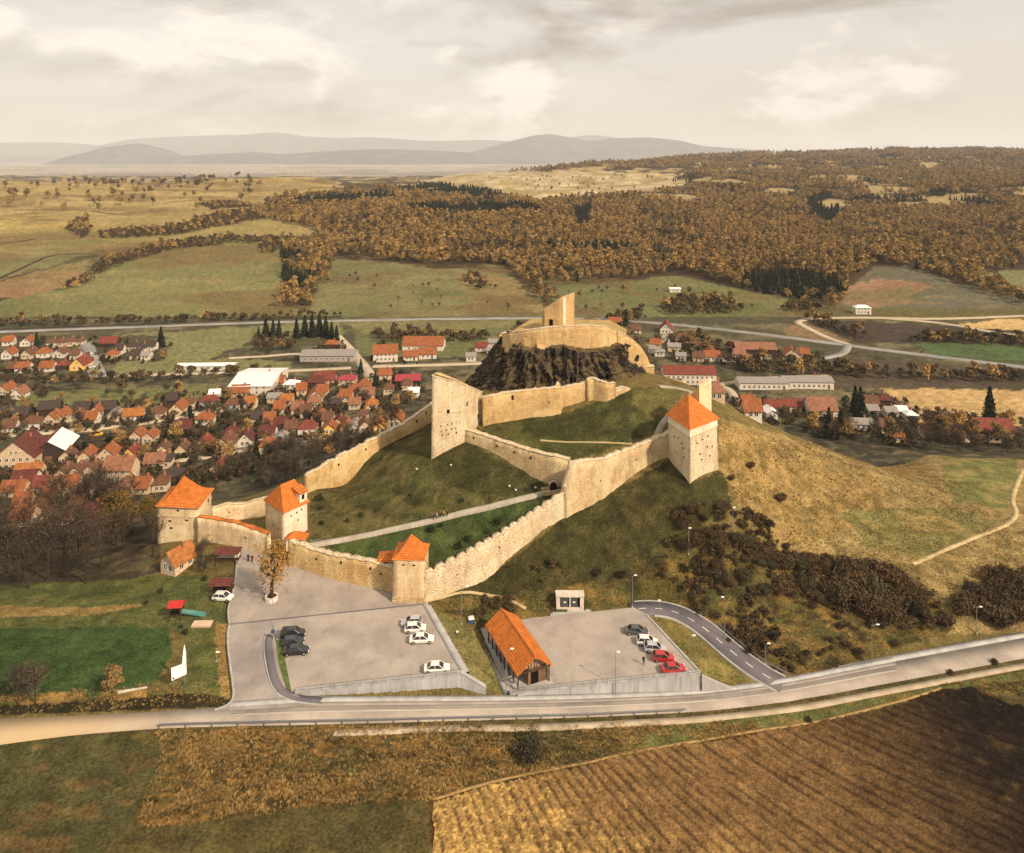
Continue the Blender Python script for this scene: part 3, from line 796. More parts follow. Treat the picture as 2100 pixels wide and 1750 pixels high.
# gravel footway south of the road
ssel = (RSa[:, 0] > -30) & (RSa[:, 0] < 190)
SLn = offs(densify(RSa[ssel], 1.0), -1.7); SLn[:, 2] = TZ(SLn[:, 0], SLn[:, 1])
SLn[:, 2] = np.maximum(SLn[:, 2], RSa[ssel][0, 2] * 0 + SLn[:, 2]) + 0.06
ribbon('gravel_footway', SLn, 1.3, M_GRAVEL, 0.05, 0.6)
# loop road
LL = densify(smooth_line(LOOPW, 3), 0.8)
ribbon('loop_road', LL, 4.6, M_ASPHD, 0.0, 0.6)
kerb('kerb', offs(LL[6:-6], 2.4), M_CONC); kerb('kerb', offs(LL[12:-8], -2.4), M_CONC)
seg = np.cumsum(np.r_[0, np.linalg.norm(np.diff(LL, axis=0), axis=1)])
k = 0
s0 = 1.5
while s0 < seg[-1] - 4:
    pts = np.array([[np.interp(s0 + q, seg, LL[:, c]) for c in range(3)] for q in (0, 0.5, 1.0, 1.5)])
    ribbon('lane_dash', pts, 0.16, M_PAINT, 0.006, 0.004)
    s0 += 3.3
# paths
CPATH = on_ground([(636, 1117), (720, 1101), (820, 1080), (900, 1061), (1000, 1037), (1070, 1020), (1118, 1008), (1138, 1000)], 1.0, 0.08)
ribbon('courtyard_path', CPATH, 2.4, paving_material('path_paving', ALB(196, 170, 136), ALB(212, 186, 150), 2.0, 1.4), 0.06, 0.8)
kerb('kerb', offs(CPATH, 1.3), M_CONC, 0.22, 0.14)
UPATH = on_ground([(1345, 905), (1348, 880), (1362, 856), (1392, 832), (1420, 812), (1410, 800), (1350, 792)], 1.0, 0.06)
ribbon('upper_path', UPATH, 2.4, paving_material('stone_path', ALB(182, 154, 122), ALB(198, 170, 134), 2.0, 1.4), 0.06, 0.8)
ribbon('trail', on_ground([(1870, 1156), (1930, 1130), (2010, 1098), (2075, 1072), (2086, 1050), (2074, 1030), (2082, 1000), (2098, 965)], 2.0, 0.03), 1.3, M_TRAIL, 0.05, 0.4)
ribbon('trail', on_ground([(1108, 903), (1220, 908), (1300, 911), (1345, 914)], 1.0, 0.05), 0.5, M_TRAIL, 0.06, 0.4)
ribbon('trail', on_ground([(872, 1236), (920, 1220), (990, 1216), (1040, 1224), (1080, 1248)], 1.2, 0.03), 0.8, M_TRAIL, 0.06, 0.4)
# valley roads
M_VROAD = paving_material('valley_road', ALB(160, 144, 122), ALB(176, 160, 138), 0.3)
M_VDIRT = paving_material('village_street', ALB(204, 172, 128), ALB(216, 186, 142), 0.5)
def vroad(name, pix, w, mat, ymin=225):
    ribbon(name, on_ground(pix, 4.0, 0.25, ymin, 2), w, mat, 0.15, 0.8)
vroad('highway', [(-200, 690), (0, 681), (300, 670), (600, 660), (900, 654), (1180, 652), (1340, 662), (1480, 676), (1730, 708), (1900, 730), (2100, 754), (2300, 780)], 6.0, M_VROAD)
vroad('village_street', [(-100, 903), (0, 893), (150, 884), (250, 873), (330, 862), (390, 850), (470, 838)], 6, M_VDIRT)
vroad('village_street', [(-100, 962), (60, 960), (200, 954), (300, 948), (420, 940), (560, 912), (640, 900), (740, 892)], 4.5, M_VDIRT)
vroad('village_street', [(255, 1010), (285, 985), (272, 955), (262, 945)], 5, M_VROAD)
vroad('village_street', [(176, 705), (185, 735), (196, 762), (204, 776)], 8, M_VROAD)
vroad('village_street', [(690, 690), (715, 715), (745, 750), (765, 778), (720, 800), (680, 826), (650, 850)], 6, M_VDIRT)
vroad('village_street', [(765, 752), (850, 750), (960, 747), (1010, 744)], 5, M_VDIRT)
vroad('field_track', [(230, 772), (350, 768), (480, 764), (620, 760), (720, 755)], 4, M_VDIRT)
vroad('field_track', [(470, 735), (540, 732), (600, 726), (640, 728)], 3, M_VDIRT)
vroad('junction_road', [(1740, 708), (1700, 696), (1650, 672), (1628, 658), (1700, 652), (1800, 652), (1950, 655), (2100, 648), (2300, 640)], 5, M_VDIRT)
vroad('junction_road', [(1738, 708), (1734, 722), (1712, 733), (1640, 738), (1540, 738), (1470, 742)], 5, M_VROAD)
vroad('field_track', [(1800, 652), (1930, 662), (2020, 680), (2100, 690), (2300, 715)], 5, M_VDIRT)
vroad('field_track', [(1465, 790), (1500, 800), (1510, 830), (1540, 850)], 4, M_VDIRT)
vroad('village_street', [(1385, 788), (1430, 790), (1480, 790), (1560, 776), (1700, 772)], 4, M_VDIRT)

M_DITCH = paving_material('dark_ditch', ALB(58, 46, 34), ALB(80, 62, 44), 0.5)
for pl in ([(-60, 598), (0, 571), (60, 544), (105, 523), (170, 521)], [(-20, 505), (20, 498), (75, 490)], [(30, 431), (110, 430), (180, 431), (240, 440)]):
    ribbon('field_ditch', on_ground(pl, 4.0, 0.1, 480), 3.2, M_DITCH, 0.3, 1.0)
ribbon('field_ditch', on_ground([(0, 676), (200, 669), (450, 659), (700, 650)], 4.0, 0.1, 300), 1.6, M_DITCH, 0.3, 1.0)
# ------------------------------------------------------------------ retaining walls, rails, fences
def concrete_material():
    m, t, b = newmat('board_marked_concrete', 0.9, 0.15)
    a = nnoise(t, 0.5, 6, 0.65, 'world', (1, 1, 0.25)); f = nnoise(t, 5.0, 4, 0.6, 'world')
    c = nmix(t, nramp(t, a, [(0.35, 0), (0.65, 1)]), ALB(178, 162, 144), ALB(208, 192, 172))
    st = nnoise(t, 1.4, 6, 0.7, 'world', (1, 1, 0.12))
    c = nmix(t, nramp(t, st, [(0.55, 0.0), (0.72, 0.6)]), c, ALB(112, 98, 84))
    t.links.new(c, b.inputs['Base Color']); nbump(t, b, f, 0.3, 0.02)
    return m
M_RCONC = concrete_material()
M_STEEL = plain('galvanised_steel', (0.30, 0.31, 0.32), 0.5, 0.5, 0.2, 3.0, metal=0.6)
M_DARKSTEEL = plain('dark_railing_paint', (0.06, 0.065, 0.07), 0.5, 0.4, 0.2, 3.0)
def retaining_wall(label, line, thick, cap_z, panel=2.6):
    """line: (x, y, top z, bottom z)"""
    r = empty('retaining_wall', (line[0][0], line[0][1], line[0][3]))
    props(r, label, 'wall', 'concrete retaining walls below the parking lots')
    for (a, b) in zip(line[:-1], line[1:]):
        a = np.array(a, float); b = np.array(b, float)
        L = np.linalg.norm((b - a)[:2]); n = max(1, int(round(L / panel)))
        d = (b - a)[:2] / L; nn = np.array([d[1], -d[0]])
        if nn[1] > 0: nn = -nn                        # outward, to the road
        for i in range(n):
            p = a + (b - a) * (i / n); q = a + (b - a) * ((i + 1) / n - 0.03 / L)
            bot = [(p[0], p[1], p[3]), (q[0], q[1], q[3]), (q[0] - nn[0] * thick, q[1] - nn[1] * thick, q[3]), (p[0] - nn[0] * thick, p[1] - nn[1] * thick, p[3])]
            top = [(x, y, (p[2], q[2], q[2], p[2])[k]) for k, (x, y, z) in enumerate(bot)]
            MB().hexa(bot, top).build('panel', M_RCONC, r, True)
        o = 0.08
        bot = [(a[0] + nn[0] * o, a[1] + nn[1] * o, a[2] + .003), (b[0] + nn[0] * o, b[1] + nn[1] * o, b[2] + .003), (b[0] - nn[0] * (thick + o), b[1] - nn[1] * (thick + o), b[2] + .003), (a[0] - nn[0] * (thick + o), a[1] - nn[1] * (thick + o), a[2] + .003)]
        MB().hexa(bot, [(x, y, z + cap_z) for x, y, z in bot]).build('coping', M_CONC, r, True)
    return r
def xyzz(p, top, bot): return (p[0], p[1], top, bot)
retaining_wall('pale concrete retaining wall in front of the upper parking lot', [xyzz(PZ(604, 1424, -0.1), 0.15, -2.5), xyzz(PZ(946, 1386, 0), 0.35, -5.0), xyzz(PZ(996, 1414, -2.2), -2.0, -5.5)], 0.6, 0.16)
retaining_wall('pale concrete retaining wall in front of the lower parking lot', [xyzz(PZ(1046, 1426, -3.2), -3.0, -6.0), xyzz(PZ(1437, 1384, -3.2), -2.95, -8.5)], 0.6, 0.16)
wl = empty('retaining_wall', PZ(1437, 1384, -5)); props(wl, 'low sloping concrete wing wall beside the loop road junction', 'wall')
a, b = np.array(PZ(1440, 1386, -3.1)), np.array(PZ(1500, 1412, -6.0))
MB().hexa([(a[0], a[1], -8), (b[0], b[1], -8), (b[0], b[1] + .4, -8), (a[0], a[1] + .4, -8)], [tuple(a), tuple(b), (b[0], b[1] + .4, b[2]), (a[0], a[1] + .4, a[2])]).build('panel', M_RCONC, wl, True)
def railing(label, A, B, h=1.0, gap=2.0, mat=None, cat='railing', name='railing', group=None):
    A = np.array(A, float); B = np.array(B, float)
    r = empty(name, tuple(A)); props(r, label, cat, group)
    L = np.linalg.norm(B - A); n = max(2, int(L / gap))
    mat = mat or M_DARKSTEEL
    for i in range(n + 1):
        p = A + (B - A) * i / n
        MB().tube(p, p + (0, 0, h), 0.03, 0.03, 5).build('post', mat, r, True)
    for hh in (h, h * 0.5):
        MB().tube(A + (0, 0, hh), B + (0, 0, hh), 0.03, 0.03, 5).build('rail', mat, r, True)
    return r
railing('thin dark railing on top of the upper lot retaining wall', np.array(PZ(606, 1422, 0.3)), np.array(PZ(944, 1384, 0.52)), 0.95)
railing('thin dark railing on top of the lower lot retaining wall', np.array(PZ(1050, 1424, -2.84)), np.array(PZ(1434, 1383, -2.8)), 0.95)
def guardrail(label, L):
    r = empty('guardrail', tuple(L[0])); props(r, label, 'guardrail')
    seg = np.cumsum(np.r_[0, np.linalg.norm(np.diff(L, axis=0), axis=1)])
    at = lambda s: np.array([np.interp(s, seg, L[:, c]) for c in range(3)])
    s = 0
    while s < seg[-1]:
        p = at(s); MB().box(p[0] - .06, p[0] + .06, p[1] - .05, p[1] + .05, p[2] - .4, p[2] + .72).build('post', M_STEEL, r, True); s += 4
    mb = MB()
    for a, b in zip(L[:-1], L[1:]):
        for z0, z1, dy in ((.42, .52, 0.0), (.52, .62, .05), (.62, .72, 0.0)):
            mb.hexa([(a[0], a[1] - .06 - dy, a[2] + z0), (b[0], b[1] - .06 - dy, b[2] + z0), (b[0], b[1] + .02, b[2] + z0), (a[0], a[1] + .02, a[2] + z0)], [(a[0], a[1] - .06 - dy, a[2] + z1), (b[0], b[1] - .06 - dy, b[2] + z1), (b[0], b[1] + .02, b[2] + z1), (a[0], a[1] + .02, a[2] + z1)])
    mb.build('beam', M_STEEL, r, True)
gl = offs(densify(RSa[(RSa[:, 0] > -57) & (RSa[:, 0] < 30)], 2.0), -0.15)
guardrail('long steel guardrail on the field side of the main road', gl)
gl = offs(LL[int(len(LL) * .45):-3], 2.75)
guardrail('curved steel guardrail on the uphill side of the loop road', gl)

# ------------------------------------------------------------------ citadel
def stone_material(name, c1, c2, c3, scale=1.9, stain=0.55, joints=1.0):
    m, t, b = newmat(name, 0.92, 0.1)
    g = nd(t, 'ShaderNodeNewGeometry')
    mp = nd(t, 'ShaderNodeMapping'); mp.inputs['Scale'].default_value = (1, 1, 1.7)
    t.links.new(g.outputs['Position'], mp.inputs[0])
    v = nd(t, 'ShaderNodeTexVoronoi'); v.inputs['Scale'].default_value = scale
    t.links.new(mp.outputs[0], v.inputs['Vector'])
    sp = nd(t, 'ShaderNodeSeparateColor'); t.links.new(v.outputs['Color'], sp.inputs[0])
    c = nmix(t, sp.outputs[0], c1, c2)
    big = nnoise(t, 0.34, 7, 0.72, 'world', (1, 1, 1.3))
    c = nmix(t, nramp(t, big, [(0.40, 0.0), (0.60, 0.9)]), c, c3)
    st = nnoise(t, 0.55, 6, 0.7, 'world', (1, 1, 0.22))
    c = nmix(t, nramp(t, st, [(0.50, 0.0), (0.68, stain)]), c, tuple(x * 0.42 for x in c2))
    rp = nnoise(t, 0.16, 4, 0.5, 'world')
    c = nmix(t, nramp(t, rp, [(0.50, 0.0), (0.58, 0.55)]), c, tuple(min(.88, x * 1.12) for x in c1))
    sd_ = nnoise(t, 1.3, 6, 0.7, 'world', (1, 1, 0.10))
    c = nmix(t, nramp(t, sd_, [(0.56, 0.0), (0.70, 0.5)]), c, tuple(x * 0.36 for x in c2))
    f = nnoise(t, 5.0, 5, 0.65, 'world')
    c = nmix(t, 1.0, c, nramp(t, f, [(0.25, 0.66), (0.75, 1.25)]), 'MULTIPLY')
    t.links.new(c, b.inputs['Base Color'])
    ed = nd(t, 'ShaderNodeTexVoronoi', feature='DISTANCE_TO_EDGE'); ed.inputs['Scale'].default_value = scale
    t.links.new(mp.outputs[0], ed.inputs['Vector'])
    h = nd(t, 'ShaderNodeMath', operation='ADD')
    t.links.new(nramp(t, ed.outputs['Distance'], [(0.0, 1.0 - joints), (0.12, 1.0)]), h.inputs[0]); t.links.new(f, h.inputs[1])
    if joints: t.links.new(nmix(t, nramp(t, ed.outputs['Distance'], [(0.0, 0.55), (0.07, 0.0)]), c, tuple(x * 0.45 for x in c2)), b.inputs['Base Color'])
    nbump(t, b, h.outputs[0], 0.8, 0.18)
    return m
M_STONE = stone_material('rubble_stone', (0.84, 0.65, 0.39), (0.64, 0.46, 0.25), (0.66, 0.46, 0.24))
M_STONE_G = stone_material('grey_rubble_stone', (0.88, 0.72, 0.48), (0.74, 0.57, 0.35), (0.74, 0.57, 0.36), 1.9, 0.5)
M_GOLD = stone_material('golden_stone', (0.86, 0.62, 0.31), (0.68, 0.45, 0.20), (0.66, 0.43, 0.18), 1.9, 0.5)
M_PLAST = stone_material('lime_plaster', (0.84, 0.66, 0.42), (0.78, 0.59, 0.35), (0.60, 0.43, 0.24), 0.35, 0.5, 0.0)
M_PLASTW = stone_material('pale_plaster', (0.80, 0.70, 0.54), (0.76, 0.64, 0.47), (0.74, 0.60, 0.40), 0.35, 0.35, 0.0)
M_COPE = stone_material('pale_mortar_cap', (0.74, 0.60, 0.40), (0.66, 0.51, 0.31), (0.78, 0.66, 0.47), 1.2, 0.3)
M_DARK = plain('dark_opening', (0.012, 0.010, 0.008), 0.9, 0.0, 0.2)
def tile_material(name, c, dark=0.75, coord='world'):
    m, t, b = newmat(name, 0.75, 0.2)
    src = nd(t, 'ShaderNodeNewGeometry').outputs['Position'] if coord == 'world' else nd(t, 'ShaderNodeTexCoord').outputs['Object']
    w = nd(t, 'ShaderNodeTexWave', wave_type='BANDS', bands_direction='Z'); w.inputs['Scale'].default_value = 1.3
    w.inputs['Distortion'].default_value = 1.2; w.inputs['Detail'].default_value = 2
    t.links.new(src, w.inputs['Vector'])
    n = nnoise(t, 0.9, 6, 0.65, coord); f = nnoise(t, 6, 4, 0.6, coord)
    col = nmix(t, nramp(t, n, [(0.35, 0), (0.7, 1)]), tuple(x * dark for x in c), c)
    col = nmix(t, 1.0, col, nramp(t, f, [(0.25, 0.78), (0.75, 1.15)]), 'MULTIPLY')
    col = nmix(t, 0.42, col, nmix(t, 1.0, col, w.outputs['Color'], 'MULTIPLY'))
    t.links.new(col, b.inputs['Base Color'])
    nbump(t, b, w.outputs['Fac'], 0.4, 0.06)
    return m
M_ORANGE = tile_material('orange_tile', (0.80, 0.235, 0.04), 0.58)
M_WOOD = plain('dark_timber', (0.055, 0.032, 0.018), 0.8, 0.15, 0.4, 3.0)

def jit(x, y, z, s=1.0):
    return (fbm(np.asarray(x) * 0.7 + np.asarray(z) * 0.9 + 3, np.asarray(y) * 0.7 + np.asarray(z) * 1.3, 3) - 0.5) * s
def curtain_wall(label, pts, thick=1.4, ragged=0.5, merlon=None, slits=(), mat=None, sink=2.0, group=None, cap=True, side=None, cap_mat=None, steps=None):
    """pts: (x, y, base z, top z) along the outer foot of the wall"""
    P = np.array(pts, float)
    L = np.concatenate([[P[0]]] + [P[i] + (P[i + 1] - P[i]) * np.linspace(0, 1, max(2, int(np.linalg.norm((P[i + 1] - P[i])[:2]) / 0.55) + 1))[1:, None] for i in range(len(P) - 1)])
    d = np.gradient(L[:, :2], axis=0); d /= np.linalg.norm(d, axis=1)[:, None] + 1e-9
    nn = np.stack([-d[:, 1], d[:, 0]], 1)
    mid_ = len(L) // 2
    if (side or 1) * np.dot(nn[mid_], L[mid_, :2]) < 0: nn = -nn        # thickness runs away from the eye
    s = np.cumsum(np.r_[0, np.linalg.norm(np.diff(L[:, :2], axis=0), axis=1)])
    top = L[:, 3].copy()
    rag = (fbm(s * 0.9 + P[0, 0], s * 0 + P[0, 1], 3) - 0.5) * 2 * ragged
    top = top + rag
    if merlon:
        per, h = merlon
        ph = (s / per) % 1.0
        top = top + h * (np.clip(np.sin(ph * math.pi) * 1.7, 0, 1) - 0.5)
    r = empty('rampart', (P[0, 0], P[0, 1], P[0, 2]))
    props(r, label, 'castle wall', group)
    ts = (0.0, 0.25, 0.45, 0.65, 0.82, 1.0)
    n = len(L); V = []; q = []
    zb = L[:, 2] - sink
    for face in (0, 1):
        for t in ts:
            z = zb + (top - zb) * t
            off = (-(1 - t) * 0.35 if face == 0 else thick + (1 - t) * 0.2)
            x = L[:, 0] + nn[:, 0] * off; y = L[:, 1] + nn[:, 1] * off
            j = jit(x, y, z, 0.5)
            V.append(np.stack([x + nn[:, 0] * j, y + nn[:, 1] * j, z], 1))
    V = np.concatenate(V); m = len(ts)
    def vid(f, t, i): return (f * m + t) * n + i
    for i in range(n - 1):
        for t in range(m - 1):
            q.append((vid(0, t, i), vid(0, t, i + 1), vid(0, t + 1, i + 1), vid(0, t + 1, i)))
            q.append((vid(1, t, i + 1), vid(1, t, i), vid(1, t + 1, i), vid(1, t + 1, i + 1)))
        q.append((vid(0, m - 1, i), vid(0, m - 1, i + 1), vid(1, m - 1, i + 1), vid(1, m - 1, i)))
    for i in (0, n - 1):
        for t in range(m - 1): q.append((vid(0, t, i), vid(0, t + 1, i), vid(1, t + 1, i), vid(1, t, i)))
    me = mesh_np('masonry', V - np.array(r.location), np.array(q))
    link_mesh('masonry', me, mat or M_STONE, r)
    if cap:
        A = V[(m - 1) * n:m * n].copy(); B = V[(2 * m - 1) * n:].copy()
        A[:, :2] -= nn * 0.06; B[:, :2] += nn * 0.06
        A[:, 2] += 0.02; B[:, 2] += 0.02
        W = np.concatenate([A, B, A + (0, 0, .16), B + (0, 0, .16)])
        q = []
        for i in range(n - 1):
            q += [(2 * n + i, 2 * n + i + 1, 3 * n + i + 1, 3 * n + i), (i, i + 1, 2 * n + i + 1, 2 * n + i), (n + i + 1, n + i, 3 * n + i, 3 * n + i + 1), (i + 1, i, n + i, n + i + 1)]
        link_mesh('coping', mesh_np('coping', W - np.array(r.location), np.array(q)), cap_mat or M_COPE, r)
    for (f, hgt, w, h) in slits:
        i = int(f * (n - 1)); z = L[i, 2] + (top[i] - L[i, 2]) * hgt
        c = np.array([L[i, 0], L[i, 1]]) - nn[i] * 0.16
        dd = d[i]; a = c - dd * w / 2; b = c + dd * w / 2; k = nn[i] * 0.5
        MB().hexa([(*a, z), (*b, z), (*(b + k), z), (*(a + k), z)], [(*a, z + h), (*b, z + h), (*(b + k), z + h), (*(a + k), z + h)]).build('arrow_slit', M_DARK, r, True)
    return r
def wpt(px, pyb, z, pyt):
    X, Y, _ = PZ(px, pyb, z)
    return (X, Y, z, CH - Y * (pyt - HZ) / F)
def wpy(px, pyb, Y, pyt):
    X, _, z = PY(px, pyb, Y)
    return (X, Y, z, CH - Y * (pyt - HZ) / F)

def tower_body(root, corners, zb, zt, mat, batter=0.0, rows=7, mats=None):
    C = np.array(corners, float); c0 = C.mean(0); n = len(C)
    seg = []
    for i in range(n):
        a, b = C[i], C[(i + 1) % n]
        k = max(2, int(np.linalg.norm(b - a) / 1.0))
        for t in range(k): seg.append((i, t / k))
    m = len(seg); V = []
    for t in np.linspace(0, 1, rows):
        for (i, s) in seg:
            p = C[i] * (1 - s) + C[(i + 1) % n] * s
            b_ = zb[i] * (1 - s) + zb[(i + 1) % n] * s; T_ = zt[i] * (1 - s) + zt[(i + 1) % n] * s
            sc = 1 + batter * (1 - t) ** 1.5
            q = c0 + (p - c0) * sc
            z = b_ + (T_ - b_) * t
            j = float(jit(q[0], q[1], z, 0.16)) if s > 0 else 0.0
            dv = (p - c0) / np.linalg.norm(p - c0)
            V.append((q[0] + dv[0] * j, q[1] + dv[1] * j, z))
    q = []; mi = []
    for r in range(rows - 1):
        for k in range(m):
            q.append((r * m + k, r * m + (k + 1) % m, (r + 1) * m + (k + 1) % m, (r + 1) * m + k))
            mi.append(seg[k][0] if mats else 0)
    me = mesh_np('tower_wall', np.array(V) - np.array(root.location), np.array(q), mi)
    o = link_mesh('tower_wall', me, mats if mats else mat, root)
    return o
def face_opening(root, a, b, za, zb_, u, v, w, h, name='window', mat=None, dep=0.4, out=0.05, bt=None):
    """opening on the face from corner a to b (2-D), za/zb_ bottom and top heights"""
    a = np.array(a, float); b = np.array(b, float)
    d = (b - a) / np.linalg.norm(b - a); nn = np.array([d[1], -d[0]])
    p = a + (b - a) * u
    if np.dot(nn, p) > 0: nn = -nn                    # towards the eye side
    z = za + (zb_ - za) * v
    if bt:                                            # follow a battered face
        c0, amt, b0, t0 = bt
        k_ = 1 + amt * (1 - min(1, max(0, (z - b0) / (t0 - b0)))) ** 1.5
        p = np.array(c0) + (p - np.array(c0)) * k_
    f = p + nn * out; k = -nn * dep
    x0, x1 = f - d * w / 2, f + d * w / 2
    MB().hexa([(*x0, z), (*x1, z), (*(x1 + k), z), (*(x0 + k), z)], [(*x0, z + h), (*x1, z + h), (*(x1 + k), z + h), (*(x0 + k), z + h)]).build(name, mat or M_DARK, root, True)
def flared_roof(root, corners, ze, apex, over=0.6, flare=0.16, name='roof', mat=None):
    C = np.array(corners, float); c0 = C.mean(0); n = len(C)
    prof = [(0.0, 1.0), (0.10, 1 - 0.10 - flare * 0.7), (0.25, 1 - 0.25 - flare), (0.45, 1 - 0.45 - flare * 0.85), (0.7, 0.3 - flare * 0.4), (1.0, 0.012)]
    mb = MB(); rings = []
    for (h, r) in prof:
        ring = []
        for i in range(n):
            dv = C[i] - c0; L = np.linalg.norm(dv); cc = c0 + dv * (L + over) / L
            base = np.array([apex[0], apex[1]]) * h + c0 * (1 - h)
            q = base + (cc - c0) * r
            ring.append((q[0], q[1], ze + (apex[2] - ze) * h))
        rings.append(ring)
    vs = [p for r in rings for p in r]; fs = []
    for r in range(len(rings) - 1):
        for i in range(n): fs.append((r * n + i, r * n + (i + 1) % n, (r + 1) * n + (i + 1) % n, (r + 1) * n + i))
    fs.append(tuple(range(n))[::-1]); fs.append(tuple(range((len(rings) - 1) * n, len(rings) * n)))
    mb.add(vs, fs)
    # eaves board
    o = mb.build(name, mat or M_ORANGE, root, True)
    return o
def XY(p): return (p[0], p[1])

# --- front tower by the car park
def t1():
    Y0 = 145.0
    a = PY(806, 1240, Y0); b = PY(869, 1240, Y0 - 0.4)
    w = b[0] - a[0]
    cs = [XY(a), XY(b), (b[0] + 0.25, b[1] + w), (a[0] + 0.25, a[1] + w)]
    r = empty('castle_tower', (a[0] + w / 2, Y0 + w / 2, 0)); props(r, 'square plastered tower with pointed orange roof at the corner of the upper parking lot', 'tower')
    zt = PY(0, 1147, Y0)[2]
    tower_body(r, cs, [-1.5] * 4, [zt + .1] * 4, M_PLAST, 0.05)
    flared_roof(r, cs, zt, (a[0] + w / 2 + .2, Y0 + w / 2, PY(0, 1095, Y0 + w / 2)[2]), 0.35, 0.15)
    for u, v, ww, h in ((0.34, 0.86, .5, .28), (0.68, 0.86, .55, .28), (0.48, 0.25, .5, .28)):
        face_opening(r, cs[0], cs[1], 0, zt, u, v, ww, h)
    for u, v in ((0.35, .82), (0.7, .6)): face_opening(r, cs[1], cs[2], 0, zt, u, v, .4, .5)
    # quoin-like foot course
    q0 = [(x * 1.0, y, -1.2) for x, y in grow(cs, 0.32)]; MB().hexa(q0, [(x, y, 1.1) for x, y, z in [(p[0], p[1], 0) for p in grow(cs, 0.22)]]).build('plinth', M_STONE, r, True)
    return r, cs
t1r, T1C = t1()
# timber gallery with tiled roof behind the front tower wall
def gallery():
    r = empty('wall_gallery', PY(795, 1170, 150)); props(r, 'small timber gallery with orange tiled roof beside the front tower', 'gallery')
    x0, x1 = PY(778, 0, 151)[0], PY(812, 0, 151)[0]; y0, y1 = 150.0, 153.5
    z0, ze, zr = 3.0, PY(0, 1151, 150)[2], PY(0, 1128, 152)[2]
    mb = MB()
    mb.add([(x0 - .4, y0 - .4, ze), (x1 + .3, y0 - .4, ze), (x1 + .3, y1 + .3, ze), (x0 - .4, y1 + .3, ze), ((x0 + x1) / 2 + .5, (y0 + y1) / 2, zr), (x1 + .3, (y0 + y1) / 2, zr)], [(0, 1, 5, 4), (1, 2, 5), (2, 3, 4, 5), (3, 0, 4), (3, 2, 1, 0)])
    mb.build('roof', M_ORANGE, r, True)
    for x in (x0, (x0 + x1) / 2, x1):
        for y in (y0, y1): MB().box(x - .12, x + .12, y - .12, y + .12, z0 - 2, ze).build('post', M_WOOD, r, True)
    MB().box(x0, x1, y0, y1, z0 - .2, z0).build('deck', M_WOOD, r, True)
gallery()

# --- gate tower
def t2():
    near = PY(582, 1110, 163); lft = PY(545, 1110, 168.5); rgt = PY(630, 1110, 168.0)
    n2, l2, r2 = map(np.array, (XY(near), XY(lft), XY(rgt)))
    bk = l2 + r2 - n2
    cs = [tuple(l2), tuple(n2), tuple(r2), tuple(bk)]
    r = empty('castle_tower', (*((l2 + r2) / 2), 1.5)); props(r, 'gate tower with hipped orange roof and one bright white plastered side', 'tower')
    zt = PY(0, 1050, 163)[2]
    tower_body(r, cs, [-1, -1, -1, -1], [zt] * 4, None, 0.03, 7, [M_PLAST, M_PLASTW, M_PLAST, M_PLAST])
    # hipped roof with a short ridge along the right-hand face
    G = grow(cs, 0.7)
    e = [(x, y, zt - .05) for x, y in G]
    c0 = (l2 + r2) / 2; rd = (r2 - n2) / np.linalg.norm(r2 - n2)
    zr1 = PY(0, 996, 166)[2]; zr2 = PY(0, 984, 170)[2]
    ra = c0 - rd * 1.6; rb = c0 + rd * 2.2
    zr = (zr1 + zr2) / 2
    mb = MB(); mb.add(e + [(ra[0], ra[1], zr), (rb[0], rb[1], zr)], [(0, 1, 4), (1, 2, 5, 4), (2, 3, 5), (3, 0, 4, 5), (3, 2, 1, 0)])
    ro = mb.build('roof', M_ORANGE, r, True)
    # dormer on the right slope
    dc = n2 * .18 + r2 * .82; nn = np.array([rd[1], -rd[0]])
    if np.dot(nn, dc) > 0: nn = -nn
    d0 = dc + nn * 0.1; z0 = zt + .3
    p = [d0 - rd * 1.0, d0 + rd * 1.0, d0 + rd * 1.0 - nn * 2.6, d0 - rd * 1.0 - nn * 2.6]
    MB().hexa([(*x, z0) for x in p], [(*x, z0 + 2.1) for x in p]).build('dormer', M_PLASTW, r, True)
    q = [d0 - rd * 1.2 + nn * .3, d0 + rd * 1.2 + nn * .3, d0 + rd * 1.2 - nn * 2.6, d0 - rd * 1.2 - nn * 2.6]
    MB().hexa([(*x, z0 + 2.1) for x in q], [(*x, z0 + 2.25 + (0.9 if k > 1 else 0)) for k, x in enumerate(q)]).build('dormer_roof', M_ORANGE, r, True)
    face_opening(r, p[0], p[1], z0, z0 + 2, .45, .35, .7, 1.1, 'window', M_DARK, .3, .04)
    for u, v in ((.3, .78), (.55, .8), (.75, .83), (.6, .58)): face_opening(r, n2, r2, 1, zt, u, v, .35, .35)
    for u, v in ((.4, .42), (.7, .42), (.5, .2)): face_opening(r, l2, n2, 1, zt, u, v, .4, .4)
    # porch at the foot
    pr = empty('gate_porch', PY(608, 1112, 162)); props(pr, 'little orange tiled porch roof at the foot of the gate tower', 'porch')
    x0, x1 = PY(588, 0, 162)[0], PY(630, 0, 162)[0]
    y0, y1 = 160.6, 163.6
    ze, zp = PY(0, 1106, 161)[2], PY(0, 1090, 162)[2]
    MB().add([(x0, y0, ze), (x1, y0, ze), (x1, y1, ze), (x0, y1, ze), ((x0 + x1) / 2 - .6, (y0 + y1) / 2, zp), ((x0 + x1) / 2 + .6, (y0 + y1) / 2, zp)], [(0, 1, 5, 4), (1, 2, 5), (2, 3, 4, 5), (3, 0, 4), (3, 2, 1, 0)]).build('roof', M_ORANGE, pr, True)
    for x in (x0 + .4, x1 - .4):
        MB().box(x - .2, x + .2, y0 + .3, y0 + .7, 0, ze).build('pillar', M_PLASTW, pr, True)
t2()

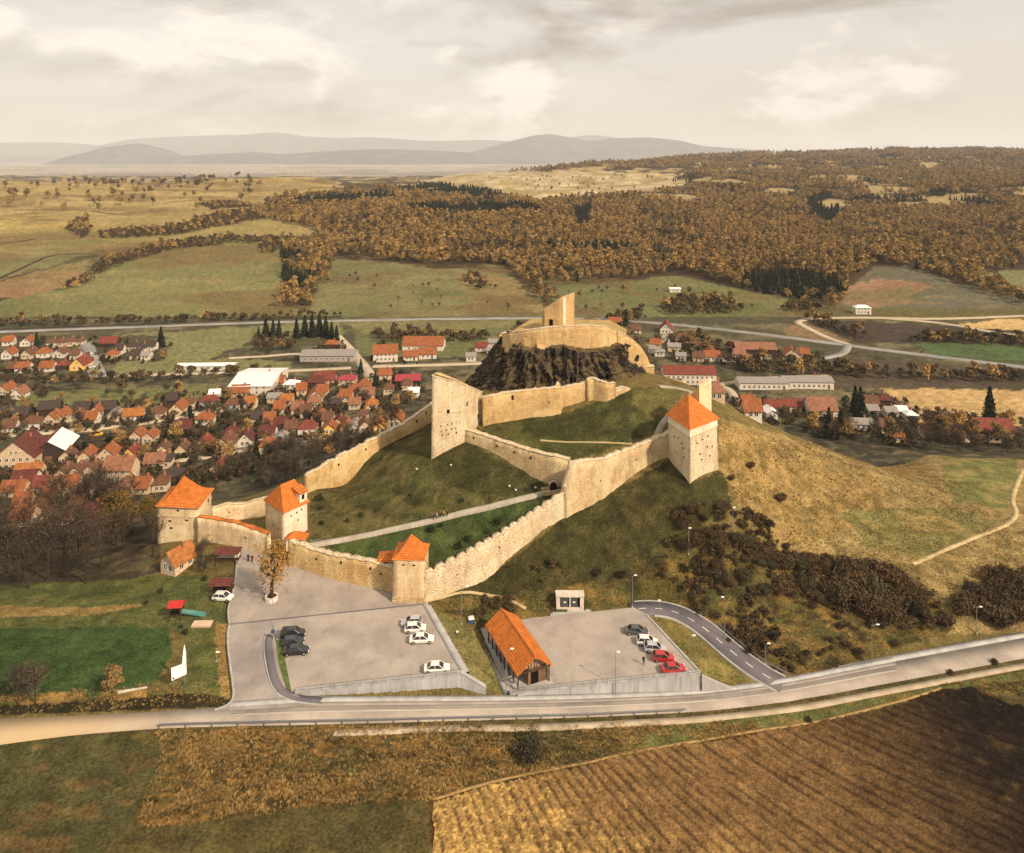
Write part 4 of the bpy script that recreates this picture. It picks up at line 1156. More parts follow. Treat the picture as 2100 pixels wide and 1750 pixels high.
# --- far left tower
def t3():
    a = np.array(XY(PY(324, 1100, 169.5))); b = np.array(XY(PY(406, 1100, 168.5))); c = np.array(XY(PY(434, 1100, 178)))
    d = a + (c - b)
    cs = [tuple(a), tuple(b), tuple(c), tuple(d)]
    r = empty('castle_tower', (*((a + c) / 2), -2)); props(r, 'broad plastered tower with flared pointed orange roof beside the wood', 'tower')
    zt = PY(0, 1039, 169)[2]
    tower_body(r, cs, [-5] * 4, [zt] * 4, M_PLASTW if False else M_PLAST, 0.02)
    c0 = (a + c) / 2
    flared_roof(r, cs, zt, (c0[0] - .4, c0[1], PY(0, 976, c0[1])[2]), 0.75, 0.19)
    G = grow(cs, 0.14); zc = PY(0, 1061, 169)[2]
    MB().hexa([(x, y, zc) for x, y in G], [(x, y, zc + .3) for x, y in G]).build('string_course', M_COPE, r, True)
    for u, v, w, h in ((.5, .88, .5, .4), (.3, .62, .7, .35), (.72, .66, .7, .35), (.33, .45, .7, .4)): face_opening(r, a, b, -2, zt, u, v, w, h)
    face_opening(r, b, c, -2, zt, .75, .72, .6, 1.4)
t3()

# --- big ruined tower on the slope
def t4():
    A = np.array(XY(PY(886, 938, 182))); B = np.array(XY(PY(952, 910, 186.5))); C_ = np.array(XY(PY(989, 870, 197))); D = np.array(XY(PY(899, 870, 199)))
    M1 = np.array(XY(PY(970, 900, 190.5)))
    cs = [tuple(A), tuple(B), tuple(M1), tuple(C_), tuple(D)]
    r = empty('castle_tower', (*((A + C_) / 2), 12)); props(r, 'tall ruined stone tower with slanting top above the grassy courtyard', 'tower')
    zt = [PY(0, 771, 182)[2], PY(0, 790, 186.5)[2], PY(0, 797, 190.5)[2], PY(0, 806, 197)[2], PY(0, 766, 199)[2]]
    tower_body(r, cs, [10.5, 12.5, 13, 14, 11], zt, M_STONE_G, 0.035, 9)
    n = len(cs); G = grow(cs, 0.15)
    b_ = [(x, y, z + .02) for (x, y), z in zip(G, zt)]
    MB().hexa(b_, [(x, y, z + .3) for x, y, z in b_]).build('wall_cap', M_COPE, r, True)
    G2 = grow(cs, -1.0)
    MB().hexa([(x, y, z + .25) for (x, y), z in zip(G2, zt)], [(x, y, z + .5) for (x, y), z in zip(G2, zt)]).build('roof', M_GOLD, r, True)
    za, zb_ = 13.5, zt[0] - 2
    BT = (np.mean(np.array(cs), 0), .035, 12, zt[0])
    def hole(u, v, w, h, nm='putlog_hole'): face_opening(r, A, B, za, zb_, u, v, w, h, nm, None, .5, .12, BT)
    hole(.5, .56, .7, .9, 'window')
    for u in (.28, .48, .62): hole(u, .40, .3, .28)
    for u in (.3, .45, .6, .72): hole(u, .33, .28, .26)
    for u in (.32, .5, .75): hole(u, .27, .32, .3)
    G3 = grow([A, B, M1, C_, D], 0.22); zs = PY(0, 849, 184)[2]
    MB().hexa([(x, y, zs) for x, y in G3], [(x, y, zs + .22) for x, y in G3]).build('string_course', M_COPE, r, True)
    face_opening(r, B, M1, za, zb_, .3, .6, .4, 1.0, 'window', None, .5, .12, BT)
    face_opening(r, M1, C_, za, zb_, .5, .3, .6, 1.2, 'window', None, .5, .12, BT)
t4()

# --- right tower with steep roof and firewall
def t5():
    N = np.array(XY(PY(1415, 985, 170.5))); Lf = np.array(XY(PY(1371, 935, 180))); Rt = np.array(XY(PY(1470, 955, 177.5)))
    Bk = Lf + Rt - N
    cs = [tuple(Lf), tuple(N), tuple(Rt), tuple(Bk)]
    r = empty('castle_tower', (*((Lf + Rt) / 2), 12)); props(r, 'battered stone tower with steep orange roof against a tall white firewall', 'tower')
    ze = PY(0, 880, 170.5)[2]
    tower_body(r, cs, [11.5, 10.5, 9.5, 11], [ze] * 4, M_STONE_G, 0.10, 9)
    G = grow(cs, 0.12)
    MB().hexa([(x, y, ze - 1.9) for x, y in grow(cs, .2)], [(x, y, ze + .02) for x, y in G]).build('parapet_band', M_PLASTW, r, True)
    # firewall along the back-right side
    d = (Bk - Rt) / np.linalg.norm(Bk - Rt)
    Q0 = Rt * .38 + Bk * .62 + (N - Lf) * 0.0; 
    ze_ = ze - 3
    a0 = np.array(XY(PY(1434, 0, 182.4))); a1 = np.array(XY(PY(1459, 0, 184.4))); b1 = np.array(XY(PY(1394, 0, 187.2)))
    zA, zM, zB = PY(0, 777, 184)[2], PY(0, 790, 182.6)[2], PY(0, 836, 187)[2]
    th = np.array([-.25, 1.0])
    MB().hexa([(*a0, ze_), (*a1, ze_), (*(a1 + th), ze_), (*(a0 + th), ze_)], [(*a0, zM), (*a1, zA), (*(a1 + th), zA), (*(a0 + th), zM)]).build('firewall', M_PLAST, r, True)
    th = np.array([.5, .9]); c0_ = a0 + (-.02, .02)
    MB().hexa([(*b1, ze_), (*c0_, ze_), (*(c0_ + th), ze_), (*(b1 + th), ze_)], [(*b1, zB), (*c0_, zM - .1), (*(c0_ + th), zM - .1), (*(b1 + th), zB)]).build('firewall', M_GOLD, r, True)
    ap = PY(1412, 808, 180.0)
    Go = [np.array(g) for g in grow(cs, 0.8)]
    top2 = np.array(XY(PY(1436, 800, 183)))
    mb = MB(); mb.add([(*Go[0], ze), (*Go[1], ze), (*Go[2], ze), (*Go[3], ze), ap], [(0, 1, 4), (1, 2, 4), (2, 3, 4), (3, 0, 4), (3, 2, 1, 0)])
    mb.build('roof', M_ORANGE, r, True)
    BT = (np.mean(np.array(cs), 0), .10, 10.6, ze)
    for u, v in ((.25, .66), (.45, .68), (.65, .7), (.35, .42), (.62, .5), (.8, .46), (.4, .3), (.7, .3)): face_opening(r, N, Rt, 13, ze, u, v, .34, .34, 'putlog_hole', None, .5, .1, BT)
    for u, v in ((.3, .62), (.65, .6), (.7, .52), (.45, .35), (.75, .36), (.5, .66)): face_opening(r, Lf, N, 13, ze, u, v, .34, .34, 'putlog_hole', None, .5, .1, BT)
t5()

# --- curtain walls
GW = 'stone curtain walls of the citadel'
def sl(*a): return a
curtain_wall('ragged stone wall along the plaza between gate tower and front tower', [wpt(592, 1158, 1.0, 1112), wpt(640, 1172, 0.9, 1128), wpt(700, 1190, 0.7, 1143), wpt(760, 1204, 0.4, 1154), wpt(808, 1214, 0.2, 1166)], 1.3, 0.55, None, sl((.55, .72, .35, .5), (.8, .7, .35, .5), (.9, .6, .35, .4), (.3, .6, .35, .4)), M_GOLD)
curtain_wall('scalloped outer wall climbing from the front tower to the inner gate', [wpt(869, 1230, 0.6, 1182), wpt(915, 1212, 1.3, 1160), wpt(960, 1192, 2.2, 1140), wpt(1005, 1162, 3.2, 1113), wpt(1050, 1132, 4.2, 1086), wpt(1110, 1087, 6.0, 1046), wpt(1158, 1059, 7.7, 1014)], 1.2, 0.25, (2.3, 0.75), sl((.2, .45, .3, .4), (.5, .5, .3, .4), (.75, .5, .3, .4)), M_STONE_G)
curtain_wall('inner stone wall with pale cap running from the tall ruined tower to the gate', [wpt(952, 908, 15.4, 882), wpt(1000, 928, 14.4, 897), wpt(1060, 957, 12.8, 917), wpt(1110, 982, 11.4, 932), wpt(1138, 996, 10.6, 937), wpt(1168, 1004, 10.0, 944)], 1.5, 0.22, None, sl((.1, .55, .35, .5), (.35, .6, .35, .5), (.52, .65, .35, .5), (.68, .66, .35, .6)), M_STONE)
curtain_wall('high stone wall climbing from the gate to the steep roofed tower', [wpt(1160, 1060, 7.7, 1000), wpt(1176, 1052, 8.0, 950), wpt(1235, 1022, 9.3, 944), wpt(1300, 972, 12.0, 920), wpt(1345, 950, 13.4, 902), wpt(1376, 937, 14.5, 888)], 1.5, 0.3, (3.0, 0.3), sl((.3, .45, .3, .4), (.55, .5, .3, .4), (.7, .5, .3, .4), (.85, .55, .3, .4)), M_STONE)
curtain_wall('left curtain wall climbing from the gate tower to the tall ruined tower', [wpt(628, 1008, 4.6, 977), wpt(690, 974, 6.6, 942), wpt(750, 940, 8.8, 911), wpt(810, 908, 11.0, 882), wpt(850, 888, 12.4, 858), wpt(888, 866, 14.0, 828)], 1.3, 0.5, (4.0, 0.3), sl((.25, .5, .4, .5), (.45, .6, .4, .5), (.86, .6, .4, .6), (.95, .75, .4, .6)), M_GOLD, 4)
curtain_wall('plastered wall with orange tile coping between far left tower and gate tower', [wpt(404, 1112, 0.0, 1061), wpt(440, 1116, 0.2, 1066), wpt(485, 1122, 0.7, 1074), wpt(520, 1130, 0.9, 1086), wpt(548, 1138, 1.0, 1096)], 1.0, 0.08, None, sl((.3, .4, .3, .3), (.7, .5, .3, .3)), M_PLAST, cap_mat=M_ORANGE)
curtain_wall('rear wall of the small yard behind the far left tower', [wpy(434, 1075, 181, 1043), wpy(470, 1070, 183, 1034), wpy(500, 1064, 184, 1034), wpy(548, 1056, 183, 1021)], 1.0, 0.2, None, sl((.3, .5, .3, .4), (.6, .5, .3, .4)), M_PLAST)
curtain_wall('upper courtyard wall stepping up below the dark rock', [wpt(990, 873, 17.5, 817), wpt(1030, 868, 17.8, 808), wpt(1090, 860, 18.4, 801), wpt(1148, 852, 19.2, 796), wpt(1152, 838, 20.2, 797), wpt(1185, 826, 21.4, 790), wpt(1208, 818, 22.2, 783)], 1.4, 0.3, None, sl((.28, .75, .5, 1.2), (.6, .5, .3, .4)), M_GOLD)
curtain_wall('broken turret wall on the bend of the upper courtyard wall', [wpt(1204, 820, 22.2, 780), wpt(1216, 818, 22.4, 775), wpt(1226, 822, 22.2, 783), wpt(1244, 830, 21.6, 786), wpt(1262, 827, 21.8, 787)], 1.2, 0.5, None, (), M_GOLD)
curtain_wall('low broken end of the upper courtyard wall', [wpt(1258, 827, 21.8, 799), wpt(1275, 822, 22.2, 795), wpt(1292, 814, 23.0, 797), wpt(1300, 809, 23.4, 804)], 1.2, 0.3, None, (), M_STONE)
curtain_wall('tall masonry spur standing on the upper courtyard wall', [wpt(1141, 846, 19.4, 796), wpt(1146, 844, 19.5, 785), wpt(1152, 842, 19.6, 797)], 1.0, 0.2, None, (), M_GOLD)

# inner gate: cross wall with arch, small bridge
def inner_gate():
    r = empty('inner_gate', PZ(1150, 1004, 10)); props(r, 'arched stone inner gate with timber bridge at the top of the courtyard path', 'gate')
    x0, x1 = PY(1128, 0, 171.8)[0], PY(1142, 0, 171.4)[0]
    z0 = 10.2; y = 171.2
    mb = MB(); n = 10
    ring = [(x0, y, z0), (x1, y, z0)] + [((x0 + x1) / 2 + (x1 - x0) / 2 * math.cos(t), y, z0 + 1.3 + 0.8 * math.sin(t)) for t in np.linspace(0, math.pi, n)]
    mb.hexa([(p[0], y - .1, p[2]) for p in ring], [(p[0], y + 1.2, p[2]) for p in ring]); mb.build('archway', M_DARK, r, True)
    ring2 = [((x0 + x1) / 2 + ((x1 - x0) / 2 + .35) * math.cos(t), z0 + 1.3 + 1.15 * math.sin(t)) for t in np.linspace(0, math.pi, n)]
    ring3 = [((x0 + x1) / 2 + ((x1 - x0) / 2 + .02) * math.cos(t), z0 + 1.3 + .82 * math.sin(t)) for t in np.linspace(0, math.pi, n)]
    mb = MB()
    for i in range(n - 1):
        a, b, c, d = ring2[i], ring2[i + 1], ring3[i + 1], ring3[i]
        mb.hexa([(q[0], y - .25, q[1]) for q in (a, b, c, d)], [(q[0], y + .1, q[1]) for q in (a, b, c, d)])
    mb.build('arch_stones', M_COPE, r, True)
    p = np.array(PZ(1112, 1014, 9.6)); q = np.array(PZ(1150, 1008, 10.0))
    d = (q - p) / np.linalg.norm(q - p); nn = np.array([d[1], -d[0], 0])
    for s in (-1.1, 1.1):
        a = p + nn * s; b = q + nn * s
        MB().hexa([tuple(a), tuple(b), tuple(b + (0, .35, 0)), tuple(a + (0, .35, 0))], [tuple(a + (0, 0, .9)), tuple(b + (0, 0, .9)), tuple(b + (0, .35, .9)), tuple(a + (0, .35, .9))]).build('parapet', M_STONE, r, True)
    MB().hexa([tuple(p + nn * 1.1 - (0, 0, 3)), tuple(q + nn * 1.1 - (0, 0, 3)), tuple(q - nn * 1.1 - (0, 0, 3)), tuple(p - nn * 1.1 - (0, 0, 3))], [tuple(p + nn * 1.1), tuple(q + nn * 1.1), tuple(q - nn * 1.1), tuple(p - nn * 1.1)]).build('bridge_deck', M_WOOD, r, True)
inner_gate()

# --- rock and ring wall on the summit
def rock_material():
    m, t, b = newmat('basalt', 0.9, 0.15)
    a = nnoise(t, 0.5, 8, 0.7, 'world', (1, 1, 0.22), 0.6); f = nnoise(t, 2.2, 6, 0.7, 'world', (1, 1, 0.5))
    c = nmix(t, nramp(t, a, [(0.38, 0), (0.62, 1)]), (0.010, 0.009, 0.008), (0.085, 0.068, 0.052))
    g = nd(t, 'ShaderNodeNewGeometry'); sp = nd(t, 'ShaderNodeSeparateXYZ'); t.links.new(g.outputs['Normal'], sp.inputs[0])
    gr = nramp(t, sp.outputs[2], [(0.55, 0.0), (0.85, 1.0)])
    c = nmix(t, gr, c, (0.13, 0.09, 0.04))
    c = nmix(t, 1.0, c, nramp(t, f, [(0.3, 0.55), (0.7, 1.5)]), 'MULTIPLY')
    gp_ = nnoise(t, 0.28, 5, 0.65, 'world')
    c = nmix(t, nramp(t, gp_, [(0.53, 0.0), (0.60, 0.85)]), c, (0.14, 0.10, 0.045))
    t.links.new(c, b.inputs['Base Color']); nbump(t, b, f, 1.0, 0.5)
    return m
M_ROCK = rock_material()
def rock():
    cx, cy = 16.2, 227.0
    nth, nz = 420, 60
    th = np.linspace(0, 2 * math.pi, nth, endpoint=False)
    V = []
    for k in range(nz):
        t = k / (nz - 1)
        z = 17.0 + t * 16.5
        for a in th:
            ca, sa = math.cos(a), math.sin(a)
            left = smooth(0.2, 1.0, -ca)
            A = 28.5 - 3.5 * t - 7.0 * left * t - 2.5 * float(smooth(0.55, 1.0, ca)) * t
            B = 25.0 - 5.0 * t
            u = a * 26
            wv = u * 0.8 + 3.4 * float(fbm(u * .3, t * 2.2 + 5, 3))
            rib = abs((wv * .5) % 1.0 - .5) * 2                      # sharp vertical ribs
            rib2 = abs((wv * 1.37 + .3 * t) % 1.0 - .5) * 2
            amp = .35 + .65 * float(smooth(.35, .6, float(fbm(u * .22 + 8, t * 2.5, 3))))
            rr = 1.05 - amp * (.085 * rib + .04 * rib2) - 0.17 * (float(fbm(u * .2 + 4, t * 3.0 + 2, 4)) - 0.45) * (0.4 + 0.6 * t) + 0.07 * (float(fbm(u * .8, t * 10, 3)) - .5)
            blk = math.floor(6 * float(fbm(u * .45 + 20, t * 4.2 + 3, 2))) / 6
            rr = rr + .16 * (blk - .45)
            stp = (t * 3.2 + 1.2 * float(vnoise(u * .15 + 9, 3))); fr_ = stp - math.floor(stp)
            rr = rr + .05 - .05 * float(smooth(.75, 1.0, fr_)) - .045 * math.floor(stp) / 3.2
            V.append((cx + A * ca * rr, cy + B * sa * rr, z + (0.8 + 2.6 * max(0.0, t - .8) * 5) * (float(fbm(u * .35, t * 6 + 11, 3)) - .5)))
    V.append((cx, cy, 34.0))
    q = [];
    for k in range(nz - 1):
        for i in range(nth):
            q.append((k * nth + i, k * nth + (i + 1) % nth, (k + 1) * nth + (i + 1) % nth, (k + 1) * nth + i))
    cidx = len(V) - 1
    for i in range(0, nth):
        q.append(((nz - 1) * nth + i, (nz - 1) * nth + (i + 1) % nth, cidx, cidx))
    me = bpy.data.meshes.new('summit_rock')
    me.from_pydata(V, [], [f if f[2] != f[3] else f[:3] for f in q]); me.update()
    o = link_mesh('summit_rock', me, M_ROCK)
    props(o, 'dark craggy basalt rock carrying the summit ring wall', 'rock')
rock()
curtain_wall('golden ring wall crowning the dark rock', [wpy(1030, 722, 221.0, 686), wpy(1045, 716, 216.0, 683), wpy(1075, 710, 213.0, 679), wpy(1110, 712, 211.3, 674), wpy(1160, 712, 210.6, 670), wpy(1205, 708, 211.0, 668), wpy(1245, 708, 212.5, 671), wpy(1268, 712, 214.0, 681)], 1.4, 0.12, None, sl((.3, .6, .25, .3), (.6, .6, .25, .3)), M_GOLD, 0.9)
curtain_wall('short golden wall on the left flank of the summit', [wpy(1031, 724, 223.0, 686), wpy(1040, 716, 231.0, 682), wpy(1070, 700, 241.0, 672)], 1.2, 0.15, None, (), M_GOLD, 0.9, None, True)
curtain_wall('descending right flank of the golden ring wall above the gatehouse', [wpy(1266, 714, 213.6, 681), wpy(1285, 726, 214.0, 688), wpy(1302, 738, 214.5, 700), wpy(1316, 752, 215, 714), wpy(1327, 768, 215.5, 733), wpy(1334, 782, 216, 750)], 1.4, 0.15, None, (), M_GOLD, 4.0)
def buttress():
    r = empty('buttress', PY(1112, 742, 208)); props(r, 'tapering masonry buttress running down the dark rock', 'buttress')
    a = PY(1103, 740, 207.3); b = PY(1107, 740, 207.3); c = PY(1103, 706, 210.8); d = PY(1120, 708, 210.8)
    MB().hexa([(a[0], a[1], a[2]), (b[0], b[1], b[2]), (b[0], b[1] + 4, b[2]), (a[0], a[1] + 4, a[2])], [(c[0] - .2, c[1] - .7, c[2]), (d[0], d[1] - .7, d[2]), (d[0], d[1] + 1.5, d[2]), (c[0] - .2, c[1] + 1.5, c[2])]).build('masonry', M_GOLD, r, True)
buttress()
slab('summit_terrace', [(cx_, cy_, 35.4) for cx_, cy_ in [PY(1044, 0, 220)[:2], PY(1078, 0, 215)[:2], PY(1160, 0, 212.4)[:2], PY(1240, 0, 214)[:2], PY(1268, 0, 217)[:2], PY(1285, 0, 225)[:2], PY(1250, 0, 238)[:2], PY(1090, 0, 240)[:2]]], plain('summit_ground', ALB(190, 150, 88), 0.95, 0.05, 0.25, 0.6, coord='world'), 4.0)
def keep():
    Yk = 221.0
    A = np.array(XY(PY(1112, 668, Yk + 1))); B = np.array(XY(PY(1154, 668, Yk - .5))); C_ = np.array(XY(PY(1178, 668, Yk + 3.5))); D = A + (C_ - B)
    r = empty('castle_keep', (*((A + C_) / 2), 35.4)); props(r, 'golden ruined keep with slanting top on the summit', 'keep')
    zt = [PY(0, 640, Yk)[2], PY(0, 609, Yk)[2], PY(0, 602, Yk + 3)[2], PY(0, 640, Yk + 3)[2]]
    tower_body(r, [tuple(A), tuple(B), tuple(C_), tuple(D)], [34.5] * 4, zt, None, 0.01, 7, [M_GOLD, M_GOLD, M_GOLD, M_GOLD])
    G = grow([A, B, C_, D], 0.1)
    MB().hexa([(x, y, z + .01) for (x, y), z in zip(G, zt)], [(x, y, z + .25) for (x, y), z in zip(G, zt)]).build('wall_cap', M_COPE, r, True)
    face_opening(r, A, B, 36.0, 41.0, .44, .05, 1.1, 3.0, 'doorway', None, .5, .12)
    d = (C_ - B) / np.linalg.norm(C_ - B); nn = np.array([d[1], -d[0]])
    p = B + d * .1; q = B + d * 1.3
    if np.dot(nn, p) > 0: nn = -nn
    MB().hexa([(*(p + nn * .15), 35), (*(q + nn * .15), 35), (*(q - nn * .3), 35), (*(p - nn * .3), 35)], [(*(p + nn * .12), zt[1] - .3), (*(q + nn * .12), zt[1] - .1), (*(q - nn * .3), zt[1] - .1), (*(p - nn * .3), zt[1] - .3)]).build('plaster_strip', M_PLASTW, r, True)
    fp = empty('flagpole', (*((B + C_) / 2), zt[1])); props(fp, 'small dark weather vane on top of the keep', 'weather vane')
    c = (B + C_) / 2; z = zt[1]
    MB().tube((*c, z), (*c, z + 2.0), .06, .04).build('pole', M_DARKSTEEL, fp, True)
    MB().box(c[0] - .3, c[0] + .3, c[1] - .04, c[1] + .04, z + 1.3, z + 1.8).build('vane', M_DARKSTEEL, fp, True)
keep()
def summit_gate():
    r = empty('summit_gate', PY(1336, 785, 216)); props(r, 'small arched golden gatehouse at the foot of the ring wall', 'gatehouse')
    x0, x1 = PY(1326, 0, 216)[0], PY(1341, 0, 216)[0]; zt = PY(0, 752, 216)[2]; z0 = PY(0, 792, 216)[2]; y = 215.4
    w = x1 - x0; ax0, ax1 = x0 + w * .3, x0 + w * .75; zs = PY(0, 776, 216)[2]
    MB().box(x0, ax0, y, y + 2, z0 - 1, zt).build('pier', M_GOLD, r, True); MB().box(ax1, x1, y, y + 2, z0 - 1, zt - .3).build('pier', M_GOLD, r, True)
    MB().box(ax0 - .002, ax1 + .002, y + .02, y + 1.98, zs + .3, zt - .1).build('lintel', M_GOLD, r, True)
    MB().box(ax0, ax1, y + .6, y + 1.6, z0 - .5, zs + .3).build('archway', M_DARK, r, True)
    MB().box(x0 - .1, x1 + .1, y - .1, y + 2.1, zt, zt + .25).build('cap', M_COPE, r, True)
summit_gate()
curtain_wall('low orange-gold wall outside the summit gatehouse', [wpy(1342, 792, 217, 772), wpy(1375, 796, 222, 777), wpy(1408, 800, 226, 785)], 1.0, 0.15, None, (), M_GOLD, 3.0)

# ------------------------------------------------------------------ village houses
def obj_tile(name, c, dark=0.45): return tile_material(name, c, dark, 'obj')
ROOF = {'o': ('orange tiled', obj_tile('house_tile_orange', (0.48, 0.165, 0.06))), 'b': ('brown tiled', obj_tile('house_tile_brown', (0.24, 0.115, 0.065))),
        'r': ('red tiled', obj_tile('house_tile_red', (0.33, 0.085, 0.055))), 'm': ('dark red tiled', obj_tile('house_tile_maroon', (0.20, 0.06, 0.045))),
        'c': ('crimson metal', plain('crimson_sheet', (0.30, 0.04, 0.05), 0.5, 0.3, 0.2)), 's': ('faded salmon tiled', obj_tile('house_tile_salmon', (0.46, 0.21, 0.12))),
        'd': ('dark', plain('dark_roofing', (0.06, 0.045, 0.038), 0.85, 0.1, 0.4)), 'g': ('grey', plain('grey_roofing', (0.25, 0.225, 0.20), 0.8, 0.2, 0.3)),
        'w': ('white metal', plain('white_sheet', (0.72, 0.70, 0.68), 0.5, 0.3, 0.1)), 'y': ('bright golden orange', obj_tile('house_tile_golden', (0.60, 0.23, 0.065)))}
WALL = {'w': ('white', plain('white_render', (0.62, 0.56, 0.47), 0.9, 0.1, 0.3)), 'c': ('cream', plain('cream_render', (0.56, 0.43, 0.28), 0.9, 0.1, 0.3)),
        'y': ('yellow', plain('yellow_render', (0.74, 0.47, 0.13), 0.9, 0.1, 0.15)), 'g': ('grey', plain('grey_render', (0.38, 0.34, 0.30), 0.9, 0.1, 0.2)),
        'd': ('dark timber', plain('dark_boards', (0.05, 0.036, 0.028), 0.9, 0.1, 0.4)), 'p': ('pinkish', plain('pink_render', (0.66, 0.42, 0.30), 0.9, 0.1, 0.15))}
M_GLASS = plain('dark_pane', (0.03, 0.03, 0.034), 0.25, 0.5, 0.3)
M_FRAME = plain('white_frame', (0.66, 0.62, 0.55), 0.7, 0.2, 0.1)
M_DOOR = plain('brown_door', (0.16, 0.085, 0.045), 0.7, 0.2, 0.3)
M_BRICK = plain('chimney_brick', (0.36, 0.16, 0.09), 0.9, 0.1, 0.3)
def _window_mesh():
    mb = MB()
    mb.box(-.55, .55, -.06, .10, 0, .12, 0); mb.box(-.55, .55, -.06, .10, 1.28, 1.4, 0)
    mb.box(-.55, -.44, -.06, .10, .12, 1.28, 0); mb.box(.44, .55, -.06, .10, .12, 1.28, 0); mb.box(-.05, .05, -.05, .09, .12, 1.28, 0)
    mb.box(-.44, .44, -.01, .08, .12, 1.28, 1)
    me = mb.mesh('window'); me.materials.append(M_FRAME); me.materials.append(M_GLASS)
    return me
WIN = _window_mesh()
_dm = MB().box(-.5, .5, -.05, .08, 0, 2.05).mesh('door'); _dm.materials.append(M_DOOR)
_ch = MB().box(-.3, .3, -.3, .3, -1.2, .9).box(-.36, .36, -.36, .36, .9, 1.05).mesh('chimney'); _ch.materials.append(M_BRICK)
HOUSE_LABELS = {}
def part(name, me, parent, loc, rz=0.0, sc=(1, 1, 1)):
    o = bpy.data.objects.new(name, me); o.parent = parent; o.location = loc; o.rotation_euler = (0, 0, rz); o.scale = sc
    COL.objects.link(o); return o
def house(loc, w, d, hw, pitch, kind, rc, wc, rz, label, group, detail=2, name='house', cat='house', nwin=None, hip=False):
    """ridge along local y for a gable front ('g'), along local x for a long front ('s')"""
    r = empty(name, loc, rz); props(r, label, cat, group)
    x, y = w / 2, d / 2
    rr = (x if kind == 'g' else y) * pitch
    z0 = -1.5
    mb = MB(); mb.box(-x, x, -y, y, z0, hw)
    if not hip:
        if kind == 'g': mb.add([(-x, -y, hw), (x, -y, hw), (0, -y, hw + rr), (-x, y, hw), (x, y, hw), (0, y, hw + rr)], [(0, 1, 2), (4, 3, 5)])
        else: mb.add([(-x, -y, hw), (-x, y, hw), (-x, 0, hw + rr), (x, -y, hw), (x, y, hw), (x, 0, hw + rr)], [(1, 0, 2), (3, 4, 5)])
    mb.build('wall', WALL[wc][1], r)
    ov, th = 0.45, 0.2
    mb = MB()
    if hip:
        rx = max(0.3, x - y * 0.8) if kind == 's' else 0.25
        ry = 0 if kind == 's' else max(0.3, y - x * 0.8)
        e = [(-x - ov, -y - ov, hw - .1), (x + ov, -y - ov, hw - .1), (x + ov, y + ov, hw - .1), (-x - ov, y + ov, hw - .1)]
        rr = min(x, y) * pitch
        mb.add(e + [(-rx, -ry, hw + rr), (rx, ry, hw + rr)], ([(0, 1, 5, 4), (1, 2, 5), (2, 3, 4, 5), (3, 0, 4)] if kind == 's' else [(0, 1, 4), (1, 2, 5, 4), (2, 3, 5), (3, 0, 4, 5)]) + [(3, 2, 1, 0)])
    else:
        sl_ = pitch
        for s in (-1, 1):
            if kind == 'g':
                e = s * (x + ov); ze = hw - ov * sl_
                a = [(e, -y - ov, ze), (e, y + ov, ze), (0, y + ov, hw + rr), (0, -y - ov, hw + rr)]
            else:
                e = s * (y + ov); ze = hw - ov * sl_
                a = [(-x - ov, e, ze), (x + ov, e, ze), (x + ov, 0, hw + rr), (-x - ov, 0, hw + rr)]
            mb.hexa([(p[0], p[1], p[2] + .03) for p in a], [(p[0], p[1], p[2] + th) for p in a])
    ro = mb.build('roof', ROOF[rc][1], r)
    if detail >= 1:
        cxx, cyy = (x * .25, y * .3) if kind == 'g' else (x * .4, y * .2)
        part('chimney', _ch, ro, (cxx, cyy, hw + rr * (1 - (cxx / x if kind == 'g' else cyy / y)) + .3))
    if detail >= 2:
        n = nwin or max(2, int(w / 2.6))
        xs = np.linspace(-x, x, n + 2)[1:-1]
        for lv in range(1 if hw < 4.2 else 2):
            for i, xx in enumerate(xs):
                if lv == 0 and i == n - 1 and kind == 's' and n > 2: part('door', _dm, r, (xx, -y, 0.0)); continue
                part('window', WIN, r, (xx, -y, 0.85 + lv * 2.3))
        if kind == 'g' and w > 5.5:
            for xx in ((-.8, .8) if w > 7.5 else (0,)): part('window', WIN, r, (xx, -y, hw + rr * .22), 0, (.75, 1, .75))
        for yy in (-y * .4, y * .4): part('window', WIN, r, (x, yy, .95), math.pi / 2); part('window', WIN, r, (-x, yy, .95), -math.pi / 2)
    return r
ZA = lambda zx, zy: (zx * .25, 639.8 + zy * .25)
ZB = lambda zx, zy: (410.2 + zx * .25, 639.8 + zy * .25)
ZC = lambda zx, zy: (1443.7 + zx * .3125, 607 + zy * .3125)
ZD = lambda zx, zy: (853.1 + zx * .3125, 574.2 + zy * .3125)
